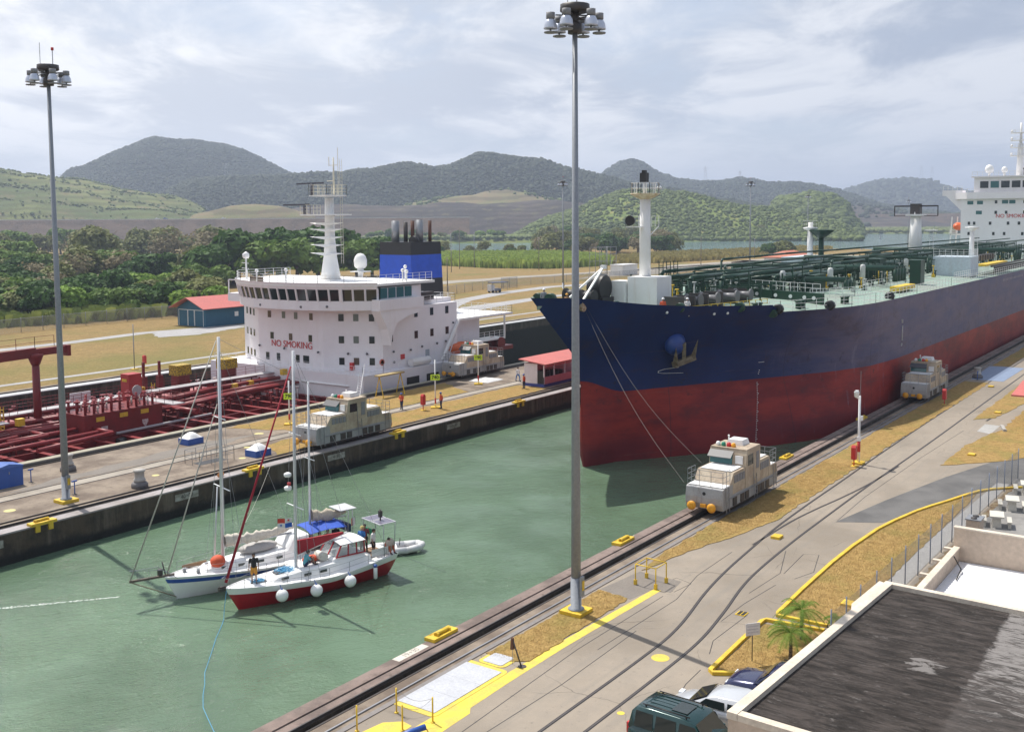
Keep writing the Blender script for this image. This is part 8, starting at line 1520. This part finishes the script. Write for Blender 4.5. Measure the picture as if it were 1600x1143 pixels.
# ================================================================== CARS, BUILDING, PICNIC TERRACE, PALMS
def car(label, loc, rz, L, W, H, paint, kind='suv', group='cars parked beside the flat roofed building'):
    t = thing('parked_car', label, 'car', loc, rz, group); hw = W / 2
    if kind == 'suv': st = [(-.50, .86, .55, .95), (-.485, .95, .42, 1.05), (-.44, .99, .36, 1.08), (-.2, 1, .34, 1.08), (.1, 1, .34, 1.06), (.22, 1, .34, 1.05), (.40, .97, .36, .98), (.47, .92, .42, .86), (.50, .78, .5, .72)]; cab = [(-.485, .93, 1.05, .02), (-.45, .90, H - .18, 0), (-.42, .84, H - .03, 0), (-.30, .82, H, 0), (-.05, .82, H, 0), (.06, .83, H - .05, 0), (.22, .92, 1.06, 0)]
    else: st = [(-.50, .84, .5, .85), (-.47, .94, .4, .95), (-.3, 1, .33, .95), (0, 1, .32, .93), (.2, 1, .32, .90), (.38, .96, .35, .78), (.46, .88, .4, .66), (.50, .70, .45, .58)]; cab = [(-.45, .88, .93, 0), (-.36, .82, H - .08, 0), (-.2, .78, H, 0), (.0, .78, H - .03, 0), (.10, .82, H - .16, 0), (.30, .93, .87, 0)]
    P = []
    for x, w_, z0, z1 in st: w2 = w_ * hw; P.append([(x * L, -w2 * .8, z0 - .08), (x * L, -w2, z0 + .05), (x * L, -w2, (z0 + z1) / 2 + .1), (x * L, -w2 * .94, z1), (x * L, -w2 * .5, z1 + .04), (x * L, 0, z1 + .05), (x * L, w2 * .5, z1 + .04), (x * L, w2 * .94, z1), (x * L, w2, (z0 + z1) / 2 + .1), (x * L, w2, z0 + .05), (x * L, w2 * .8, z0 - .08)])
    b = MB().grid(P, 0, True, False); b.add(P[0], [tuple(range(11))], 0); b.add(P[-1], [tuple(range(10, -1, -1))], 0); part(b, 'body', paint, t)
    P = []
    for x, w_, z, _ in cab: w2 = w_ * hw; P.append([(x * L, -hw * .93, 1.02 if kind == 'suv' else .9), (x * L, -w2, z - .02), (x * L, -w2 * .9, z), (x * L, 0, z + .03), (x * L, w2 * .9, z), (x * L, w2, z - .02), (x * L, hw * .93, 1.02 if kind == 'suv' else .9)])
    part(MB().grid(P, 0, True, False), 'cabin', paint, t)
    zb = 1.12 if kind == 'suv' else 1.0; zt_ = H - .16
    wx = [(-.43, -.27), (-.25, -.07), (-.05, .12)] if kind == 'suv' else [(-.34, -.12), (-.10, .12)]
    for sg in (-1, 1):
        for a, c in wx:
            cut = .05 if c > .1 else 0; q = MB(); q.add([(a * L, sg * hw * .945, zb), ((c + cut) * L, sg * hw * .945, zb), ((c - cut * .6) * L, sg * hw * .855, zt_), ((a + .01) * L, sg * hw * .855, zt_)], [(0, 1, 2, 3) if sg < 0 else (3, 2, 1, 0)]); part(q, 'side_window', winglass, t)
    xw0, xw1 = (.205, .085) if kind == 'suv' else (.275, .10); q = MB(); q.add([(xw0 * L, -hw * .84, zb), (xw0 * L, hw * .84, zb), (xw1 * L, hw * .74, H - .09), (xw1 * L, -hw * .74, H - .09)], [(0, 1, 2, 3)]); part(q, 'windscreen', winglass, t)
    q = MB(); q.add([(-.487 * L, -hw * .75, zb + .02), (-.487 * L, hw * .75, zb + .02), (-.452 * L, hw * .7, H - .2), (-.452 * L, -hw * .7, H - .2)], [(3, 2, 1, 0)]); part(q, 'rear_window', winglass, t)
    for x in (-.31, .31):
        for sg in (-1, 1):
            wq = part(MB().lathe([(.2, -.11), (.36, -.11), (.38, -.06), (.38, .06), (.36, .11), (.2, .11)], (x * L, sg * (hw - .1), .38), 20, 0, True, 'y'), 'wheel', rubber, t); part(MB().lathe([(.02, -.12), (.21, -.125), (.21, .125), (.02, .12)], (x * L, sg * (hw - .1), .38), 14, 0, True, 'y'), 'rim', steel, wq)
    for sg in (-1, 1):
        part(MB().obox((.466 * L, sg * hw * .62, .78 if kind == 'suv' else .66), (.09, .17, .07)), 'headlight', mat('headlight', (.8, .82, .85), .15), t); part(MB().obox((-.488 * L, sg * hw * .84, .95), (.05, .08, .2)), 'tail_light', redp, t)
        part(MB().obox((.13 * L, sg * (hw + .08), 1.12 if kind == 'suv' else .98), (.07, .1, .07)), 'wing_mirror', paint, t)
        if kind == 'suv': part(MB().tube((-.38 * L, sg * hw * .68, H + .07), (.03 * L, sg * hw * .68, H + .07), .025, None, 6).beam((-.35 * L, sg * hw * .68, H), (-.35 * L, sg * hw * .68, H + .07), .05, .05).beam((0, sg * hw * .68, H), (0, sg * hw * .68, H + .07), .05, .05), 'roof_rail', black, t)
    part(MB().obox((.49 * L, 0, .45), (.05, hw * .8, .1)), 'front_bumper', grill, t); part(MB().obox((-.495 * L, 0, .5), (.05, hw * .85, .1)), 'rear_bumper', grill, t); part(MB().box(-.4 * L, .4 * L, -hw * .8, hw * .8, .22, .4), 'underbody', black, t)
    if kind == 'suv':
        for k in range(5): part(MB().box(-.36 * L, -.02 * L, -.5 + k * .25 - .015, -.5 + k * .25 + .015, H + .02, H + .04), 'roof_rib', paint, t)
    return t
def carpaint(n, c): 
    m = bpy.data.materials.new(n); m.use_nodes = True; b = m.node_tree.nodes['Principled BSDF']; b.inputs['Base Color'].default_value = c + (1,); b.inputs['Roughness'].default_value = .22; b.inputs['Metallic'].default_value = .25; b.inputs['Coat Weight'].default_value = .6; return m
s1 = car('dark green off road car with roof rails at the bottom edge, nearest the camera', (34.35, 16.2, 0), R(-92), 4.8, 1.9, 1.86, carpaint('paint_dark_green', (.012, .045, .045)))
part(MB().box(-.75, -.1, -.4, .4, 1.895, 1.91), 'sunroof', winglass, s1)
car('silver hatchback parked between the green and the navy cars', (37.5, 16.5, 0), R(92), 4.2, 1.75, 1.45, carpaint('paint_silver', (.55, .57, .60)), 'hatch')
car('navy blue off road car parked furthest from the camera by the yellow kerb', (40.3, 15.1, 0), R(93), 4.5, 1.85, 1.68, carpaint('paint_navy', (.012, .016, .07)))
# flat roofed building
def b_roof(t, P, m):
    v = t.map(P, (1.6, .35, 1)); a = t.rng(t.noise(v, 1.8, 10, .75, .4), .38, .66, 0, 1, True); c = t.mix(a, (.018, .015, .013), (.070, .058, .052)); g_ = t.rng(t.noise(t.map(P, (3.2, .6, 1)), 3, 9, .8), .54, .66, 0, .7, True); c = t.mix(g_, c, (.10, .09, .085))
    y = t.n('ShaderNodeSeparateXYZ', {0: P}).outputs[1]; x = t.n('ShaderNodeSeparateXYZ', {0: P}).outputs[0]
    n_ = t.noise(t.map(P, (.5, .5, 1)), 1.4, 6, .7, .5)
    edge = t.math('ADD', y, t.math('MULTIPLY', n_, 1.3)); w_ = t.rng(edge, 8.15, 8.3, 1, 0)
    scr = t.rng(t.math('ADD', t.noise(t.map(P, (3.0, .7, 1)), 1.6, 9, .72, .8), t.rng(x, 33.5, 41, .18, -.04)), .45, .56, 0, 1); w_ = t.math('MULTIPLY', w_, t.math('SUBTRACT', 1.0, t.math('MULTIPLY', scr, .9)))
    pd = t.math('SQRT', t.math('ADD', t.math('POWER', t.math('MULTIPLY', t.math('SUBTRACT', x, 38.8), .8), 2), t.math('POWER', t.math('SUBTRACT', y, 9.2), 2))); pf = t.rng(t.math('ADD', pd, t.math('MULTIPLY', t.noise(t.map(P, (1, .5, 1)), 1.6, 8, .7, 1.2), 3.2)), 1.95, 2.1, 1, 0)
    sp_ = t.rng(t.noise(t.map(P, (2.4, .8, 1)), 2.2, 9, .75, .8), .60, .66, 0, 1)
    wear = t.math('MAXIMUM', t.math('MAXIMUM', w_, t.math('MULTIPLY', pf, .8)), t.math('MULTIPLY', sp_, .45)); c = t.mix(wear, c, (.22, .205, .195))
    sm = t.rng(t.math('PINGPONG', t.math('ADD', x, t.math('MULTIPLY', n_, .25)), .5), 0, .02, .8, 0); c = t.mix(t.math('MULTIPLY', sm, .6), c, (.012, .01, .01))
    principled(t, m, c, .9, t.noise(P, 5, 8, .75), .05, .9, .2)
ROOFM = world_mat('tar_roof', b_roof)
cream = mat('cream_render', (.56, .45, .35), .85, col2=(.44, .35, .27), amt=.5, scale=.5, bump=.3, coord='World'); coping_ = mat('cream_coping', (.68, .60, .49), .8, col2=(.50, .42, .34), amt=.6, scale=.8, coord='World')
bl = thing('flat_roofed_building', 'low cream building with a worn black tar roof in the bottom right corner', 'building', (31, 13.4, 0)); K = rooted(bl)
A = (30.95, 13.42); B_ = (46.35, 12.70); C_ = (45.6, -4.0); D_ = (30.2, -4.0)
K(MB().prism([A, B_, C_, D_], 0, 3.78), 'wall', cream); K(MB().prism([(31.2, 13.1), (46.05, 12.42), (45.4, -3.8), (30.5, -3.8)], 3.781, 3.83, 0, None, False), 'roof', ROOFM)
def bar(P0, P1, w_, z0, z1, side=1):
    a = Vector(P0); c = Vector(P1); d = (c - a).normalized(); n = Vector((-d.y, d.x)) * w_ * side; return MB().prism([tuple(a), tuple(c), tuple(c + n), tuple(a + n)], z0, z1)
K(bar((30.92, 13.45), (46.38, 12.73), .36, 3.782, 4.02, -1), 'parapet', coping_); K(bar((46.38, 12.36), (45.62, -4.0), .32, 3.782, 4.02, -1), 'parapet', coping_); K(bar((30.92, 13.08), (30.2, -4.0), .34, 3.782, 4.0, 1), 'parapet', coping_)
K(MB().prism([(42.2, 12.95), (46.7, 12.74), (46.9, 13.15), (43.4, 13.3)], 3.60, 3.78), 'canopy', coping_)
bl2 = thing('walled_annex', 'cream walled annex with a white corrugated roof beyond the tar roofed building', 'building', (46.5, 12, 0)); K = rooted(bl2)
K(MB().box(46.5, 56.59, 11.85, 12.1, 0, 2.95), 'side_wall', cream); K(MB().box(46.5, 56.59, 11.82, 12.13, 2.951, 3.03), 'coping', coping_); K(MB().box(56.6, 56.9, -4, 12.15, 0, 3.95), 'end_wall', cream); K(MB().box(56.57, 56.93, -4, 12.18, 3.951, 4.03), 'coping', coping_)
wq = mat('white_sheet_roof', (.72, .72, .74), .5, col2=(.60, .60, .62), amt=.5, scale=.3, coord='World')
P = [[(x, y, 2.24 + (.03 if i % 2 else 0)) for y in (-4, 3, 8, 11.84)] for i, x in enumerate(np.linspace(46.45, 56.55, 62))]; K(MB().grid(P, 0, False, True), 'sheet_roof', wq)
K(MB().path([(54.6, 11.7, 3.1), (54.9, 11.4, 2.4), (53.4, 11.3, 2.32)], .03, 5), 'drain_hose', black)
for x in (56.3, 54.0, 51.5): K(MB().obox((x, 12.3, 2.92), (.12, .25, .05)), 'coping_bracket', coping_)
for x, y, lb in ((72.6, 13.0, 'concrete picnic table closest to the walled annex'), (77.3, 12.9, 'middle concrete picnic table on the terrace'), (82.4, 12.8, 'concrete picnic table furthest away, at the right edge')):
    t = thing('picnic_table', lb, 'table', (x, y, .02), R(12), 'concrete picnic tables'); m_ = mat('table_concrete', (.60, .57, .50), .8, amt=.4, scale=2); part(MB().box(-.75, .75, -.42, .42, .68, .78), 'table_top', m_, t)
    for sx in (-.45, .45): part(MB().obox((sx, 0, .34), (.1, .28, .34), 0, 0, (.8, .8)), 'pedestal', m_, t)
    for sy in (-.75, .75): part(MB().box(-.7, .7, sy - .14, sy + .14, .40, .47).box(-.5, -.38, sy - .1, sy + .1, 0, .40).box(.38, .5, sy - .1, sy + .1, 0, .40), 'bench', m_, t)
t = thing('ventilation_unit', 'beige box shaped ventilation unit standing by the fence beside the terrace', 'vent unit', (68.2, 13.45, .02)); part(MB().box(-.55, .55, -.4, .4, 0, 1.45), 'cabinet', cream, t); part(MB().box(-.6, .6, -.45, .45, 1.451, 1.52), 'lid', steel, t)
for x in (-.28, .28): part(MB().lathe([(.18, 0), (.18, .06), (.05, .07)], (x, 0, 1.52), 12), 'fan', darksteel, t)
t = thing('notice_board', 'small white notice board on a thin post between the kerb and the navy car', 'sign', (43.8, 17.85, 0), R(-38)); part(MB().tube((0, 0, 0), (0, 0, 1.75), .025, None, 6), 'post', darksteel, t); part(MB().box(-.36, .36, -.05, -.03, 1.25, 1.82), 'board', mat('board_grey', (.75, .75, .77), .6, col2=(.60, .60, .62), amt=.6, scale=6), t)
for z in (1.68, 1.54, 1.40): part(MB().box(-.28, .28, -.054, -.051, z - .03, z + .02), 'text_line', mat('faded_text', (.55, .55, .6), .7), t)
def palm(loc, h_, fl, n, lb, seed):
    rs_ = random.Random(seed); t = thing('palm_tree', lb, 'palm', loc, 0, 'young palms behind the parapet'); q = MB()
    for i in range(7): z0_ = h_ * i / 7; q.lathe([(.10 - .004 * i, z0_), (.085 - .004 * i, z0_ + h_ / 7)], (0, 0, 0), 9)
    part(q, 'trunk', BARK, t)
    for k in range(n):
        a = 6.283 * k / n * 2.6 + rs_.uniform(-.25, .25); up = rs_.uniform(.25, 1.25); l = fl * rs_.uniform(.8, 1.1); q = MB(); pts = []
        for j in range(11):
            u_ = j / 10; r_ = l * u_ * (1 - .12 * u_); pts.append(Vector((math.cos(a) * r_ * math.cos(up * .5), math.sin(a) * r_ * math.cos(up * .5), h_ + l * (up * u_ * .75 - (.62 + .2 * up) * u_ * u_))))
        q.path([tuple(p) for p in pts], .010, 4); sd = Vector((-math.sin(a), math.cos(a), 0))
        for j in range(34):
            u_ = .08 + .9 * j / 34; i0 = min(9, int(u_ * 10)); p = pts[i0].lerp(pts[i0 + 1], u_ * 10 - i0); dr = (pts[i0 + 1] - pts[i0]).normalized(); ll = .40 * fl / 1.5 * (1 - abs(u_ - .45) * 1.1)
            for s_ in (-1, 1):
                e = p + (sd * s_ * .8 + dr * .55 + Vector((0, 0, -.25 + rs_.uniform(-.15, .25)))).normalized() * ll; q.add([p - dr * .014, p + dr * .014, e], [(0, 1, 2)])
        part(q, 'frond', PALMM, t)
PALMM = leafmat('palm_leaves', (.10, .19, .02), (.24, .33, .05), .35)
palm((45.0, 16.5, 0), 1.25, 1.55, 20, 'young palm nearer the notice board, its trunk behind the parapet', 1); palm((47.5, 16.9, 0), 1.45, 1.5, 20, 'taller young palm between the two yellow kerbs', 2); palm((49.6, 15.9, 0), .5, .9, 12, 'low third palm at the right end of the yellow kerbs', 3)
for i, (x, y, lb) in enumerate(((44.4, 15.9, 'pale rock under the nearer palm'),)):
    q = MB(); q.ball((0, 0, .18), .42, 9, 6, 0, (1.2, .9, .6)); q.v = [(v[0] * (1 + .25 * mnoise.noise(Vector(v) * 3)), v[1] * (1 + .25 * mnoise.noise(Vector(v) * 4)), v[2] * (1 + .3 * mnoise.noise(Vector(v) * 5))) for v in q.v]; solo(q, 'rock', mat('rock', (.42, .40, .36), .9, bump=.6, amt=.6, scale=3), lb, 'rock', None, (x, y, 0))
